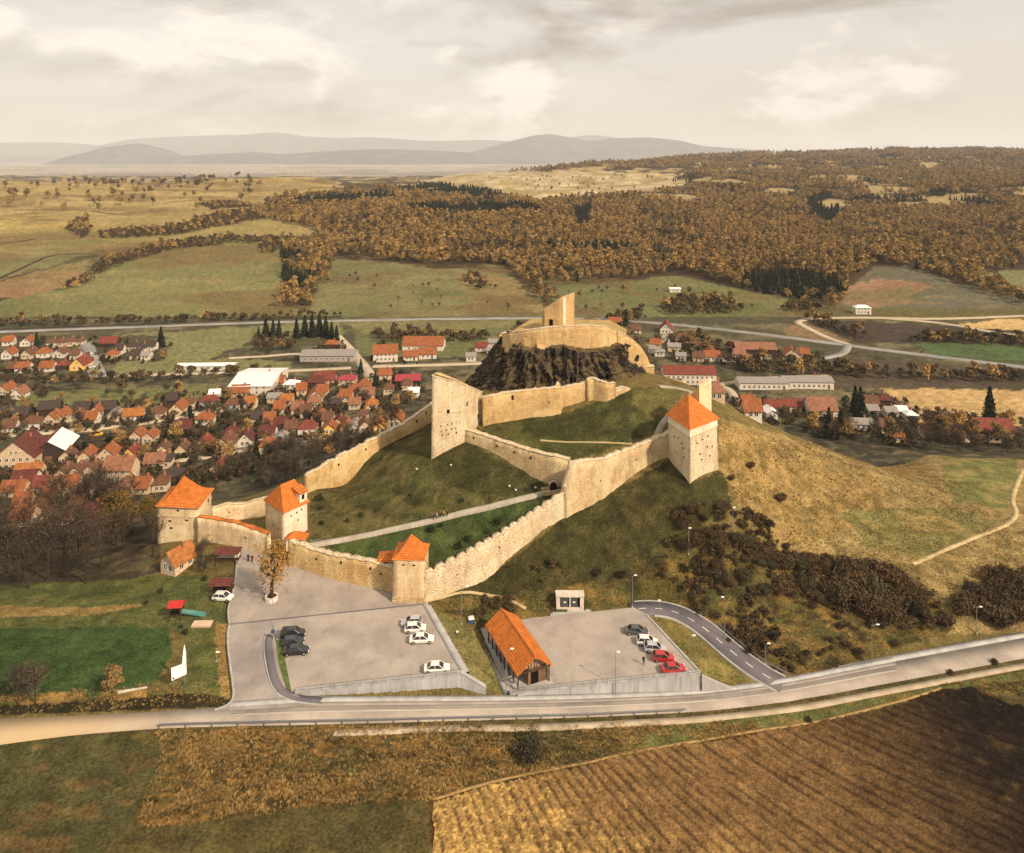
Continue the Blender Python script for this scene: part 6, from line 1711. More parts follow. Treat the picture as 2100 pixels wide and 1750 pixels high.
# --- lone trees of the far pastures
def lone(poly, n, smin, smax, label, group, P, y0=480):
    for (px, py) in rnd_in(poly, n, rv):
        l = HIT(px, py, y0); plant(rv.choice(P), 'pasture_tree', l, rv.uniform(smin, smax), rv.uniform(0, 6), label, 'tree', group)
lone([(-20, 378), (520, 366), (560, 380), (480, 430), (200, 440), (-20, 425)], 80, .9, 1.7, 'scattered dark tree on the tan ridge pasture', 'trees on the ridge pasture', BRN2 + AUT)
lone([(60, 384), (180, 372), (330, 374), (480, 362), (520, 366), (380, 384), (240, 386), (120, 392)], 50, 1.1, 1.9, 'dark tree in the loose line along the ridge crest', 'trees along the ridge crest', BRN2)
lone([(700, 560), (1040, 590), (1090, 640), (750, 640)], 22, .3, .6, 'tree on the pasture below the central forest', 'trees on the central pasture', BRN2)
lone([(1180, 600), (1350, 585), (1600, 630), (1500, 650), (1200, 640)], 26, .35, .7, 'tree on the green pasture right of the keep', 'trees on the right pasture', BRN2 + AUT[:1])
lone([(930, 362), (1400, 360), (1300, 388), (1120, 398)], 40, .6, 1.1, 'tree on the pale far clearing', 'trees on the far clearing', BRN2 + AUT)

# --- uncounted woodland and rough grass as scattered stuff
def lowpoly_tree(seed, H, W, base, n, leaf, mat, conifer=False):
    rng = np.random.default_rng(seed)
    mb = MB(); mb.tube((0, 0, -1), (0, 0, H * .6), .2, .1, 4, 0, False)
    if conifer:
        t = rng.uniform(0, 1, n) ** 1.3; a = rng.uniform(0, 6.28, n); r = W * .5 * (1 - t) ** .9 * rng.uniform(.7, 1, n)
        pts = np.stack([r * np.cos(a), r * np.sin(a), H * (.05 + .95 * t)], 1); d = np.stack([np.cos(a), np.sin(a), .4 + 0 * a], 1)
    else: pts, d = crown_points(rng, n, lobes_for(rng, H, W, base, 6))
    V, q = leaves(pts, d, leaf, rng)
    V = np.concatenate([np.array(mb.v), V]); q = np.concatenate([np.array([f for f in mb.f]), q + len(mb.v)])
    mi = np.r_[np.zeros(len(mb.f)), np.ones(len(q) - len(mb.f))]
    me = mesh_np('woodland_tree', V, q, mi); me.materials.append(M_BARK); me.materials.append(mat)
    return bpy.data.objects.new('woodland_tree', me)
def tuft(seed, n, h, w, mat):
    rng = np.random.default_rng(seed); V = []; q = []
    for i in range(n):
        a = rng.uniform(0, 6.28); b = rng.uniform(0, w * .35); p = np.array([b * math.cos(a), b * math.sin(a), -.05])
        dr = np.array([math.cos(a), math.sin(a), 0]) * rng.uniform(.1, .6) * w; tp = p + dr + (0, 0, h * rng.uniform(.5, 1.1))
        sd = np.array([-math.sin(a), math.cos(a), 0]) * w * .09
        o = len(V); V += [p - sd, p + sd, tp + sd * .4, tp - sd * .4]; q.append((o, o + 1, o + 2, o + 3))
    me = mesh_np('tuft', np.array(V), np.array(q)); me.materials.append(mat)
    return bpy.data.objects.new('tuft', me)
def scatter(name, pts, rz, sc, ids, protos, label, cat):
    me = bpy.data.meshes.new(name)
    me.vertices.add(len(pts)); me.vertices.foreach_set('co', np.asarray(pts, np.float32).ravel())
    for nm, ty, arr in (('rz', 'FLOAT', rz), ('sc', 'FLOAT', sc), ('pick', 'INT', ids)):
        a = me.attributes.new(nm, ty, 'POINT'); a.data.foreach_set('value', np.asarray(arr, np.float32 if ty == 'FLOAT' else np.int32))
    o = link_mesh(name, me, [protos[0].data.materials[-1]])
    t = bpy.data.node_groups.new(name, 'GeometryNodeTree')
    t.interface.new_socket('Geometry', in_out='INPUT', socket_type='NodeSocketGeometry'); t.interface.new_socket('Geometry', in_out='OUTPUT', socket_type='NodeSocketGeometry')
    gi, go = t.nodes.new('NodeGroupInput'), t.nodes.new('NodeGroupOutput')
    iop = t.nodes.new('GeometryNodeInstanceOnPoints'); jn = t.nodes.new('GeometryNodeJoinGeometry')
    for p in protos[::-1]:
        oi = t.nodes.new('GeometryNodeObjectInfo'); oi.inputs['Object'].default_value = p; oi.inputs['As Instance'].default_value = True
        t.links.new(oi.outputs['Geometry'], jn.inputs[0])
    def attr(nm, ty):
        n = t.nodes.new('GeometryNodeInputNamedAttribute'); n.data_type = ty; n.inputs['Name'].default_value = nm; return n.outputs[0]
    cx_ = t.nodes.new('ShaderNodeCombineXYZ'); t.links.new(attr('rz', 'FLOAT'), cx_.inputs[2])
    t.links.new(gi.outputs[0], iop.inputs['Points']); t.links.new(jn.outputs[0], iop.inputs['Instance'])
    iop.inputs['Pick Instance'].default_value = True
    t.links.new(attr('pick', 'INT'), iop.inputs['Instance Index']); t.links.new(cx_.outputs[0], iop.inputs['Rotation']); t.links.new(attr('sc', 'FLOAT'), iop.inputs['Scale'])
    t.links.new(iop.outputs[0], go.inputs[0])
    md = o.modifiers.new('scatter', 'NODES'); md.node_group = t
    props(o, label, cat, None, 'stuff')
    return o
FT = [lowpoly_tree(200 + i, 12 + (i % 2) * 3, 9.5, 2.5, 170, 1.35, M_AUT) for i in range(4)] + [lowpoly_tree(210 + i, 12, 5, 0, 120, 1.5, M_CONIF, True) for i in range(2)]
def world_in(poly, y0, y1, spacing, rng, umax=1.0):
    """jittered points spread evenly over the ground between two distances, kept where they show inside the outline"""
    P = []
    Y = y0
    while Y < y1:
        st = spacing * (1 if Y < 1300 else (1.35 if Y < 2200 else 1.9))
        xs = np.arange(-umax * Y, umax * Y, st); xs = xs + rng.uniform(-.45, .45, len(xs)) * st
        ys = Y + rng.uniform(-.45, .45, len(xs)) * st
        z = TZ(xs, ys)
        px = CX + F * xs / ys; py = HZ + F * (CH - z) / ys
        px = px + (vnoise(xs / 30, ys / 30) - .5) * 16; py = py + (vnoise(xs / 30 + 7, ys / 30) - .5) * 6
        m = np.zeros(len(xs), bool)
        for p in poly: m |= inpoly(px, py, p)
        P.append(np.stack([xs[m], ys[m], z[m], np.full(m.sum(), st)], 1)); Y += st
    return np.concatenate(P)
rngf = np.random.default_rng(33)
FOREST = [[(505, 440), (560, 412), (690, 400), (800, 388), (860, 378), (930, 382), (1000, 394), (1090, 414), (1190, 410), (1290, 404), (1400, 388), (1500, 372), (1700, 352), (1900, 340), (2600, 335), (2600, 560), (2100, 548), (2010, 560), (1960, 580), (1880, 552), (1790, 542), (1735, 585), (1700, 615), (1620, 612), (1560, 602), (1500, 586), (1400, 560), (1290, 572), (1130, 582), (1060, 562), (1040, 545), (860, 540), (700, 524), (660, 500), (640, 470), (520, 446)],
          [(1380, 372), (1500, 318), (1700, 306), (2600, 300), (2600, 345), (1900, 345), (1500, 372)], [(1040, 345), (1400, 322), (1500, 318), (1400, 345), (1050, 352)],
          [(578, 520), (600, 500), (650, 500), (655, 560), (640, 632), (578, 630)], [(650, 500), (690, 505), (670, 580), (650, 590)],
          [(1035, 545), (1075, 550), (1120, 590), (1150, 620), (1120, 632), (1090, 600)],
          [(1960, 580), (2010, 575), (2100, 615), (2200, 640), (2200, 650), (2090, 625)], [(1700, 600), (1745, 590), (1720, 640), (1690, 640)]]
HEDGE = [[(185, 560), (190, 545), (330, 500), (460, 488), (600, 490), (690, 500), (690, 512), (600, 505), (470, 500), (350, 512), (200, 562)], [(125, 595), (180, 562), (185, 578), (130, 600)], [(130, 470), (180, 445), (190, 470), (160, 490)],
         [(200, 478), (380, 462), (420, 446), (480, 430), (560, 430), (560, 445), (440, 470), (360, 482), (210, 490)], [(525, 508), (565, 505), (565, 522), (530, 520)], [(945, 575), (975, 565), (1005, 590), (980, 595)], [(400, 420), (480, 415), (520, 425), (440, 432)],
         [(1350, 640), (1400, 610), (1460, 615), (1540, 640), (1500, 646), (1380, 648)], [(1590, 636), (1640, 620), (1690, 640), (1610, 642)], [(1240, 660), (1290, 640), (1330, 655), (1300, 664)],
         [(1860, 690), (2000, 690), (2600, 740), (2600, 755), (2000, 706), (1870, 704)], [(1640, 655), (1680, 655), (1780, 690), (1760, 700), (1700, 680)], [(1470, 742), (1640, 745), (1900, 765), (2600, 790), (2600, 798), (1900, 782), (1500, 765)],
         [(240, 775), (560, 762), (560, 770), (240, 786)], [(0, 775), (180, 780), (240, 776), (240, 792), (0, 785)], [(0, 663), (300, 658), (700, 648), (700, 652), (300, 664), (0, 670)],
         [(890, 690), (1020, 690), (1020, 700), (890, 706)], [(1340, 700), (1440, 690), (1500, 720), (1440, 730)], [(760, 690), (880, 680), (900, 700), (780, 712)], [(520, 700), (600, 700), (600, 722), (520, 722)]]
fp = world_in(FOREST, 520, 4300, 6.8, rngf)
_cl = fbm(fp[:, 0] / 55 + 3, fp[:, 1] / 90 + 8, 3)
fp = fp[_cl > .455 * smooth(850, 1500, fp[:, 1])]
fn = fbm(fp[:, 0] / 120 + 3, fp[:, 1] / 160, 3)
fsz = .7 + .75 * fbm(fp[:, 0] / 45 + 70, fp[:, 1] / 45, 2)
con = (fn > .72) | (rngf.random(len(fp)) < .01)
ppx = CX + F * fp[:, 0] / fp[:, 1]; ppy = HZ + F * (CH - fp[:, 2]) / fp[:, 1]
for pl in ([(800, 378), (1000, 385), (1060, 410), (820, 398)], [(1650, 410), (1700, 400), (1740, 430), (1700, 465), (1660, 445)], [(1860, 405), (1990, 412), (2060, 428), (1880, 420)], [(1175, 430), (1215, 420), (1205, 470), (1180, 470)]):
    con |= inpoly(ppx, ppy, pl)
ids = np.where(con, rngf.integers(4, 6, len(fp)), rngf.integers(0, 4, len(fp)))
# joined instances are picked in reverse link order by some builds, both orders keep leaf trees and conifers mixed as wanted
scatter('woodland', fp[:, :3], rngf.uniform(0, 6.28, len(fp)), rngf.uniform(.65, 1.2, len(fp)) * fsz * (fp[:, 3] / 8.5) ** .7 * .80, ids, FT, 'dense russet autumn forest covering the hills', 'forest')
hp = world_in(HEDGE, 300, 1600, 5.0, rngf)
HT = [lowpoly_tree(220 + i, 5.0, 5.5, .6, 110, .9, M_SCRUB) for i in range(3)] + [lowpoly_tree(230, 8, 7, 1.5, 130, 1.1, M_AUT)]
scatter('hedgerow', hp[:, :3], rngf.uniform(0, 6.28, len(hp)), rngf.uniform(.5, 1.15, len(hp)), rngf.choice([0, 1, 2, 3], len(hp), p=[.3, .3, .25, .15]), HT, 'brown hedgerows and thickets between the fields', 'hedgerow')
# rough grass and weeds
TF = [tuft(300 + i, 12, .42, .55, M_DRY) for i in range(3)]
def ground_pts(polys, n, rng, box):
    out = []
    while sum(len(o) for o in out) < n:
        x = rng.uniform(box[0], box[1], 20000); y = rng.uniform(box[2], box[3], 20000); z = TZ(x, y)
        px = CX + F * x / y; py = HZ + F * (CH - z) / y
        px = px + (vnoise(x / 2.5, y / 2.5) - .5) * 30; py = py + (vnoise(x / 2.5 + 9, y / 2.5) - .5) * 14
        m = np.zeros(len(x), bool)
        for p in polys: m |= inpoly(px, py, p)
        m &= fbm(x / 3, y / 3, 3) + rng.uniform(-.22, .22, len(x)) > .46
        out.append(np.stack([x[m], y[m], z[m]], 1))
    return np.concatenate(out)[:n]
wp = ground_pts([WB, [(872, 1500), (1560, 1478), (1560, 1495), (1250, 1560), (900, 1625)], [(1900, 1405), (2100, 1390), (2100, 1430), (2020, 1412)]], 9000, rngf, (-70, 110, 84, 150))
scatter('dry_weeds', wp, rngf.uniform(0, 6.28, len(wp)), rngf.uniform(.35, 1.0, len(wp)), rngf.integers(0, 3, len(wp)), TF, 'golden dry weeds covering the strip below the main road', 'weeds')
hpnt = ground_pts([LS, [(1480, 865), (1690, 930), (1800, 985), (1850, 1050), (1700, 1110), (1600, 1120), (1500, 1020), (1470, 960)], [(1560, 900), (1900, 940), (2120, 950), (2120, 1180), (1900, 1290), (1600, 1120)]], 14000, rngf, (-25, 130, 128, 240))
scatter('rough_grass', hpnt, rngf.uniform(0, 6.28, len(hpnt)), rngf.uniform(.25, .85, len(hpnt)), rngf.integers(0, 3, len(hpnt)), TF, 'rough tan grass on the castle hillside', 'grass')
vp = ground_pts([[(-20, 1425), (300, 1408), (484, 1420), (484, 1444), (0, 1466), (-20, 1466)], [(440, 1275), (470, 1282), (482, 1440), (450, 1440)]], 1000, rngf, (-100, -35, 108, 150))
scatter('verge_grass', vp, rngf.uniform(0, 6.28, len(vp)), rngf.uniform(.3, .75, len(vp)), rngf.integers(0, 3, len(vp)), TF, 'dry grass on the verge beside the access road', 'grass')

# low garden growth between the village houses
HPA = np.array(HPOS)
def near(l): return ((HPA[:, 0] - l[0]) ** 2 + (HPA[:, 1] - l[1]) ** 2).min() < 11.5 ** 2
gp = []
while len(gp) < 1300:
    px_, py_ = rngf.uniform(-40, 870), rngf.uniform(690, 1000)
    l = HIT(px_, py_, 215)
    if l[2] < -14 and clear(l[0], l[1], -1.0) and l[1] > 215 and near(l): gp.append(l)
while len(gp) < 1800:
    px_, py_ = rngf.uniform(1380, 2120), rngf.uniform(690, 930)
    l = HIT(px_, py_, 225)
    if l[2] < -14 and clear(l[0], l[1], -1.0) and near(l): gp.append(l)
gp = np.array(gp)
GT = [lowpoly_tree(240 + i, 2.6, 3.0, .2, 90, .5, M_SCRUB) for i in range(2)] + [lowpoly_tree(245, 2.4, 2.6, .2, 90, .5, M_GREENB)]
scatter('garden_growth', gp, rngf.uniform(0, 6.28, len(gp)), rngf.uniform(.4, 1.2, len(gp)), rngf.integers(0, 3, len(gp)), GT, 'dark garden shrubbery between the village houses', 'shrubbery')

sp_ = ground_pts([SC1, [(1330, 1130), (1420, 1090), (1560, 1250), (1640, 1380), (1540, 1345), (1450, 1270), (1360, 1200)], [(1080, 1170), (1160, 1150), (1200, 1180), (1100, 1200)], [(985, 1230), (1060, 1225), (1070, 1262), (985, 1275)], [(1700, 1140), (1910, 1190), (1960, 1290), (1700, 1300)]], 700, rngf, (-15, 110, 125, 190))
ST = [lowpoly_tree(250 + i, 1.7, 2.2, .05, 130, .26, M_SCRUB) for i in range(3)]
scatter('hillside_scrub', sp_, rngf.uniform(0, 6.28, len(sp_)), rngf.uniform(.25, 1.0, len(sp_)), rngf.integers(0, 3, len(sp_)), ST, 'low dark scrub mottling the lower hillside', 'scrub')

# ------------------------------------------------------------------ ploughed field
def ploughed_field():
    PFO = [(886, 1645), (1000, 1612), (1100, 1588), (1300, 1546), (1560, 1502), (1800, 1456), (1935, 1414), (1990, 1408), (2040, 1432), (2100, 1452), (2700, 1560)]
    x = np.arange(-16, 124, 0.26); y = np.arange(70, 152, 0.32)
    X, Y = np.meshgrid(x, y, indexing='ij')
    Z0 = TZ(X, Y)
    px = CX + F * X / Y; py = HZ + F * (CH - Z0) / Y
    P = np.array(PFO, float)
    edge = np.interp(px, P[:, 0], P[:, 1])
    wob = (fbm(X / 3, Y / 3, 3) - .5) * 10
    m = (py > edge + wob) & (px > 886 + wob * 1.5)
    # furrows fan out from the far corner of the field
    s = np.arctan2(X + 40, 190 - Y) * 92 + 0.5 * (fbm(X / 9, Y / 9, 3) - .5)
    lon = np.hypot(X + 40, 190 - Y)
    fur = -np.sin(s * 2 * math.pi / 1.45) * .09 + (fbm(X / .7, Y / .7, 4) - .5) * .32
    Z = Z0 + .16 + fur
    nx, ny = X.shape
    ii = np.arange(nx * ny).reshape(nx, ny)
    q = np.stack([ii[:-1, :-1], ii[1:, :-1], ii[1:, 1:], ii[:-1, 1:]], -1)
    ok = (m[:-1, :-1] & m[1:, :-1] & m[1:, 1:] & m[:-1, 1:])
    q = q[ok]
    used = np.unique(q); remap = -np.ones(nx * ny, int); remap[used] = np.arange(len(used))
    V = np.stack([X, Y, Z], -1).reshape(-1, 3)[used]
    me = mesh_np('ploughed_field', V, remap[q])
    # soil: straw-strewn to the west, dark earth with cloud shade and vignette painted in to the east
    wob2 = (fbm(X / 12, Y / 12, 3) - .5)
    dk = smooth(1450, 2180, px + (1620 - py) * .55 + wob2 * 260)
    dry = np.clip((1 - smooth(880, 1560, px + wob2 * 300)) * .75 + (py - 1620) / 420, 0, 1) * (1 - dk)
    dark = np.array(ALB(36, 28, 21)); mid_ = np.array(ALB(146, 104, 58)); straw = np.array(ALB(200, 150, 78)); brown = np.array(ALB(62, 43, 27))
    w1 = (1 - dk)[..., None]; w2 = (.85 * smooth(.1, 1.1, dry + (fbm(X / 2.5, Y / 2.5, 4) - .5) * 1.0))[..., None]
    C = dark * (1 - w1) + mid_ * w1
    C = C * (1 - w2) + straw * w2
    ln = np.sin(s * 2 * math.pi / 1.45) * .5 + .5
    br = fbm(s / .8, lon / 5, 4, .6)
    w3 = (smooth(.5, .92, ln) * smooth(.30, .56, br) * .68)[..., None]
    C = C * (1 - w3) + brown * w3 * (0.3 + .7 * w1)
    w4 = (smooth(.60, .72, fbm(X / .45, Y / .45, 3)) * smooth(.2, .7, dry))[..., None]
    C = C * (1 - w4) + straw * 1.25 * w4
    C *= (.65 + .7 * fbm(X / .8, Y / .8, 3))[..., None]
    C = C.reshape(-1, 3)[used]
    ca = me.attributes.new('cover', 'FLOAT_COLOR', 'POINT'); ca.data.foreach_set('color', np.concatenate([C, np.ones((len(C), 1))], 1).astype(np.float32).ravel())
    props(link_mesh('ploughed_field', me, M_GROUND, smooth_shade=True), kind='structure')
ploughed_field()
fe = on_ground([(886, 1640), (1000, 1606), (1100, 1583), (1300, 1541), (1560, 1497), (1800, 1452), (1930, 1412)], 1.2, .05)
ribbon('field_edge_track', fe, 0.45, paving_material('dry_field_edge', ALB(160, 120, 66), ALB(190, 146, 84), 4.0), .06, .4)

# ------------------------------------------------------------------ cars
M_TYRE = plain('tyre_rubber', (0.015, 0.015, 0.015), 0.9, 0.1, 0.2)
M_RIM = plain('alloy_rim', (0.45, 0.45, 0.46), 0.35, 0.5, 0.1, metal=0.7)
M_CGLASS = plain('car_glass', (0.02, 0.022, 0.026), 0.08, 0.6, 0.2)
M_HEAD = plain('headlight_lens', (0.75, 0.75, 0.72), 0.15, 0.6, 0.1)
M_TAIL = plain('tail_light_lens', (0.35, 0.02, 0.02), 0.2, 0.5, 0.1)
def car_paint(name, c):
    m, t, b = newmat(name, 0.28, 0.5)
    b.inputs['Base Color'].default_value = (*c, 1); b.inputs['Coat Weight'].default_value = 0.6; b.inputs['Coat Roughness'].default_value = 0.08
    n = nnoise(t, 2.0, 3, .5); t.links.new(nmix(t, 1.0, c, nramp(t, n, [(.3, .92), (.7, 1.05)]), 'MULTIPLY'), b.inputs['Base Color'])
    return m
PAINT = {k: car_paint(f'{k}_car_paint', c) for k, c in {'white': (.72, .70, .66), 'silver': (.42, .42, .43), 'black': (.012, .012, .014), 'navy': (.02, .025, .04), 'red': (.42, .02, .02), 'graphite': (.08, .08, .085), 'yellow': (.7, .36, .03)}.items()}
def car_meshes(style):
    st = {'hatch': (-1.98, 2.02, 1.48, -1.80, -1.35, .30, 1.10), 'sedan': (-2.25, 2.2, 1.42, -1.75, -1.0, .35, 1.15), 'suv': (-2.25, 2.25, 1.68, -2.12, -1.85, .40, 1.15), 'van': (-2.4, 2.3, 2.0, -2.35, -2.2, 1.1, 1.75)}[style]
    xr, xf, H, gb0, gt0, gt1, gb1 = st
    sh = H * .62
    S = [(xr, .70, .42, sh * .85), (xr + .10, .82, .32, sh), (xr + .8, .88, .26, sh + .02), (0, .89, .24, sh), (gb1, .89, .25, sh - .02), (xf - .55, .86, .27, sh - .10), (xf - .12, .80, .32, sh - .2), (xf, .66, .40, sh - .3)]
    V = []; fs = []
    for (x, w, zb, zt) in S:
        zm = zb + (zt - zb) * .55
        V += [(x, -w * .92, zb), (x, -w, zm), (x, -w * .93, zt - .04), (x, -w * .80, zt), (x, w * .80, zt), (x, w * .93, zt - .04), (x, w, zm), (x, w * .92, zb)]
    for i in range(len(S) - 1):
        for j in range(8): fs.append((i * 8 + j, i * 8 + (j + 1) % 8, (i + 1) * 8 + (j + 1) % 8, (i + 1) * 8 + j))
    fs.append(tuple(range(8))[::-1]); fs.append(tuple(range((len(S) - 1) * 8, len(S) * 8)))
    body = MB().add(V, fs)
    a, b = .80, .63
    base = [(gb0, -a, sh - .03), (gb1, -a, sh - .03), (gb1, a, sh - .03), (gb0, a, sh - .03)]; top = [(gt0, -b, H - .05), (gt1, -b, H - .05), (gt1, b, H - .05), (gt0, b, H - .05)]
    glass = MB().hexa(base, top)
    roof = MB().hexa([(gt0 - .06, -b - .03, H - .06), (gt1 + .06, -b - .03, H - .06), (gt1 + .06, b + .03, H - .06), (gt0 - .06, b + .03, H - .06)], [(gt0 + .08, -b + .06, H), (gt1 - .08, -b + .06, H), (gt1 - .08, b - .06, H), (gt0 + .08, b - .06, H)])
    for s in (-1, 1):
        for (p, q) in ((base[0], top[0]), (base[1], top[1])): roof.tube((p[0], s * a * 1.005, p[2]), (q[0], s * b * 1.02, q[2]), .055, .05, 4)
        xm = (gt0 + gt1) / 2; roof.tube((xm, s * a * 1.01, sh - .03), (xm, s * b * 1.03, H - .05), .05, .05, 4)
    def cyl(r, w, n=16):
        mb = MB(); mb.tube((0, -w / 2, 0), (0, w / 2, 0), r, r, n); return mb
    return [m.mesh(n) for m, n in ((body, 'body'), (glass, 'windows'), (roof, 'roof'), (cyl(.32, .22), 'tyre'), (cyl(.19, .235), 'rim'), (MB().box(-.06, .06, -.2, .2, -.07, .07), 'headlight'), (MB().box(-.05, .05, -.14, .14, -.09, .09), 'tail_light'))], st
CARM = {}
def car(px, py, z, style, paint, rz, label, group='cars in the parking lots', cat='car', name='parked_car', sc=1.0, loc=None):
    if style not in CARM: CARM[style] = car_meshes(style)
    (bo, gl_, ro, ty, rim, hl, tl), st = CARM[style]
    loc = loc or PZ(px, py, z)
    r = empty(name, loc, rz); r.scale = (sc,) * 3; props(r, label, cat, group)
    def add(nm, me, mat, par, l=(0, 0, 0)):
        o = bpy.data.objects.new(nm, me); o.parent = par; o.location = l; COL.objects.link(o)
        if not me.materials: me.materials.append(mat)
        o.material_slots[0].link = 'OBJECT'; o.material_slots[0].material = mat
        return o
    add('body', bo, PAINT[paint], r); add('windows', gl_, M_CGLASS, r); add('roof', ro, PAINT[paint], r)
    for x in (st[0] + .75, st[1] - .8):
        for y in (-.78, .78):
            t = add('wheel', ty, M_TYRE, r, (x, y, .32)); add('rim', rim, M_RIM, t)
    for y in (-.55, .55):
        add('headlight', hl, M_HEAD, r, (st[1] - .03, y, st[2] * .42)); add('tail_light', tl, M_TAIL, r, (st[0] + .03, y, st[2] * .5))
    return r
R = math.radians
car(601, 1306, .03, 'suv', 'black', R(8), 'dark sport utility car parked furthest up beside the lawn island')
car(601, 1323, .03, 'hatch', 'navy', R(6), 'dark hatchback squeezed between two dark cars by the lawn island')
car(608, 1340, .03, 'sedan', 'black', R(8), 'black saloon parked last in the dark row by the lawn island')
car(845, 1281, .03, 'hatch', 'silver', R(185), 'silver hatchback parked closest to the front tower')
car(851, 1294, .03, 'hatch', 'white', R(6), 'white hatchback beside the silver one below the front tower')
car(865, 1316, .03, 'sedan', 'white', R(4), 'white saloon third in the row along the pale footpath')
car(896, 1376, .03, 'sedan', 'white', R(4), 'white saloon parked alone above the upper retaining wall')
car(1306, 1299, -3.17, 'sedan', 'graphite', R(-4), 'dark grey saloon at the top of the lower lot row')
car(1327, 1321, -3.17, 'hatch', 'white', R(-6), 'white hatchback second in the lower lot row')
car(1343, 1335, -3.17, 'hatch', 'silver', R(-5), 'pale silver hatchback between white and red cars')
car(1360, 1354, -3.17, 'hatch', 'red', R(-4), 'red hatchback next to the pale silver car')
car(1381, 1377, -3.17, 'sedan', 'red', R(6), 'red saloon parked last by the lower retaining wall')
lc = HIT(457, 1230)
car(0, 0, 0, 'hatch', 'white', R(-4), 'white hatchback parked on grass beside the red roofed kiosk', None, sc=1.0, loc=lc)
vc = HIT(198, 894, 205); car(0, 0, 0, 'van', 'yellow', R(20), 'yellow van on the upper village street', None, 'van', 'delivery_van', loc=vc)
for px, py, p, lb in ((270, 990, 'white', 'white car parked on the street above the far left tower'), (292, 1000, 'silver', 'silver car parked on the street above the far left tower'), (237, 889, 'graphite', 'dark car on the upper village street behind the yellow van'), (182, 728, 'white', 'white car in the row parked on the hamlet street'), (184, 742, 'white', 'white car in the row parked on the hamlet street'), (187, 756, 'white', 'white car in the row parked on the hamlet street')):
    l = HIT(px, py, 205); car(0, 0, 0, 'hatch', p, rv.uniform(-.3, .3), lb, 'cars parked on the hamlet street' if px < 190 else 'cars in the village', loc=(l[0], l[1], l[2] + .35))

# ------------------------------------------------------------------ pavilion in the lower lot
def pavilion():
    c = [np.array(PZ(*p, -.2)) for p in ((1057, 1383.6), (1138, 1371), (1069.6, 1271), (986.8, 1277))]      # eave corners: front left, front right, back right, back left
    fl, fr, br, bl = c
    fm, bm = (fl + fr) / 2, (bl + br) / 2
    ax = (fm - bm) / np.linalg.norm(fm - bm); sd = np.array([-ax[1], ax[0], 0]); 
    if sd[0] < 0: sd = -sd                                  # to the right of the picture
    W = abs(np.dot(fr - fl, sd)) / 2; Lh = np.linalg.norm(fm - bm) / 2; cen = (fm + bm) / 2
    r = empty('pavilion', (cen[0], cen[1], -3.18)); props(r, 'long timber pavilion with bright orange tiled roof in the lower parking lot', 'pavilion')
    def P(l, s, z): q = cen + ax * l + sd * s; return (q[0], q[1], z)
    zr = 2.05
    for s in (-1, 1):
        a = [P(Lh, s * W, -.25), P(-Lh, s * W, -.25), P(-Lh, 0, zr), P(Lh, 0, zr)]
        MB().hexa([(p[0], p[1], p[2]) for p in a], [(p[0], p[1], p[2] + .18) for p in a]).build('roof_slope', M_ORANGE, r, True)
    MB().tube(P(Lh, 0, zr + .2), P(-Lh, 0, zr + .2), .14, .14, 6).build('ridge_cap', M_ORANGE, r, True)
    e = Lh - 1.1
    MB().hexa([P(e, W - .9, -3.4), P(-e, W - .9, -3.4), P(-e, -W + 2.6, -3.4), P(e, -W + 2.6, -3.4)], [P(e, W - .9, -.1), P(-e, W - .9, -.1), P(-e, -W + 2.6, -.1), P(e, -W + 2.6, -.1)]).build('room', plain('pavilion_boards', (0.20, 0.12, 0.07), .85, .1, .4, 2.5), r, True)
    for k in range(8):
        l = -Lh + .7 + (2 * Lh - 1.4) * k / 7
        for s in (-W + .5, W - .45):
            p = P(l, s, 0); MB().box(p[0] - .11, p[0] + .11, p[1] - .11, p[1] + .11, -3.3, -.1).build('post', M_WOOD, r, True)
        if k < 7:
            l2 = -Lh + .7 + (2 * Lh - 1.4) * (k + 1) / 7
            MB().tube(P(l, -W + .5, -2.3), P(l2, -W + .5, -2.3), .06, .06, 5).build('handrail', M_WOOD, r, True)
    # gable trusses
    for l in (Lh - .35, -Lh + .35):
        MB().tube(P(l, -W + .4, -.15), P(l, W - .4, -.15), .13, .13, 5).build('tie_beam', M_WOOD, r, True)
        for s in (-.66, -.33, 0, .33, .66):
            MB().tube(P(l, s * W, -.15), P(l, s * W, -.2 + (zr + .1) * (1 - abs(s))), .09, .09, 5).build('strut', M_WOOD, r, True)
    mb = MB()
    mb.add([P(Lh - 1.0, -W + 1.2, -.1), P(Lh - 1.0, W - 1.0, -.1), P(Lh - 1.0, 0, zr - .4)], [(0, 1, 2)])
    mb.add([P(Lh - 1.15, -W + 1.2, -.1), P(Lh - 1.15, W - 1.0, -.1), P(Lh - 1.15, 0, zr - .4)], [(2, 1, 0)])
    mb.build('gable_boarding', plain('weathered_gable', (0.34, 0.24, 0.16), .9, .1, .4, 2.0), r, True)
    for s in (-.1, .42):
        a = P(e + .02, s * W, -3.2); b = P(e + .02, s * W + 1.5, -3.2)
        MB().hexa([a, b, P(e - .1, s * W + 1.5, -3.2), P(e - .1, s * W, -3.2)], [(a[0], a[1], -1.0), (b[0], b[1], -1.0), (*P(e - .1, s * W + 1.5, 0)[:2], -1.0), (*P(e - .1, s * W, 0)[:2], -1.0)]).build('door', M_DARK if s < 0 else M_DOOR, r, True)
    # deck slab
    MB().hexa([P(Lh + .3, W, -3.6), P(-Lh - .1, W, -3.6), P(-Lh - .1, -W, -3.6), P(Lh + .3, -W, -3.6)], [P(Lh + .3, W, -3.08), P(-Lh - .1, W, -3.08), P(-Lh - .1, -W, -3.08), P(Lh + .3, -W, -3.08)]).build('deck', M_CONC, r, True)
pavilion()
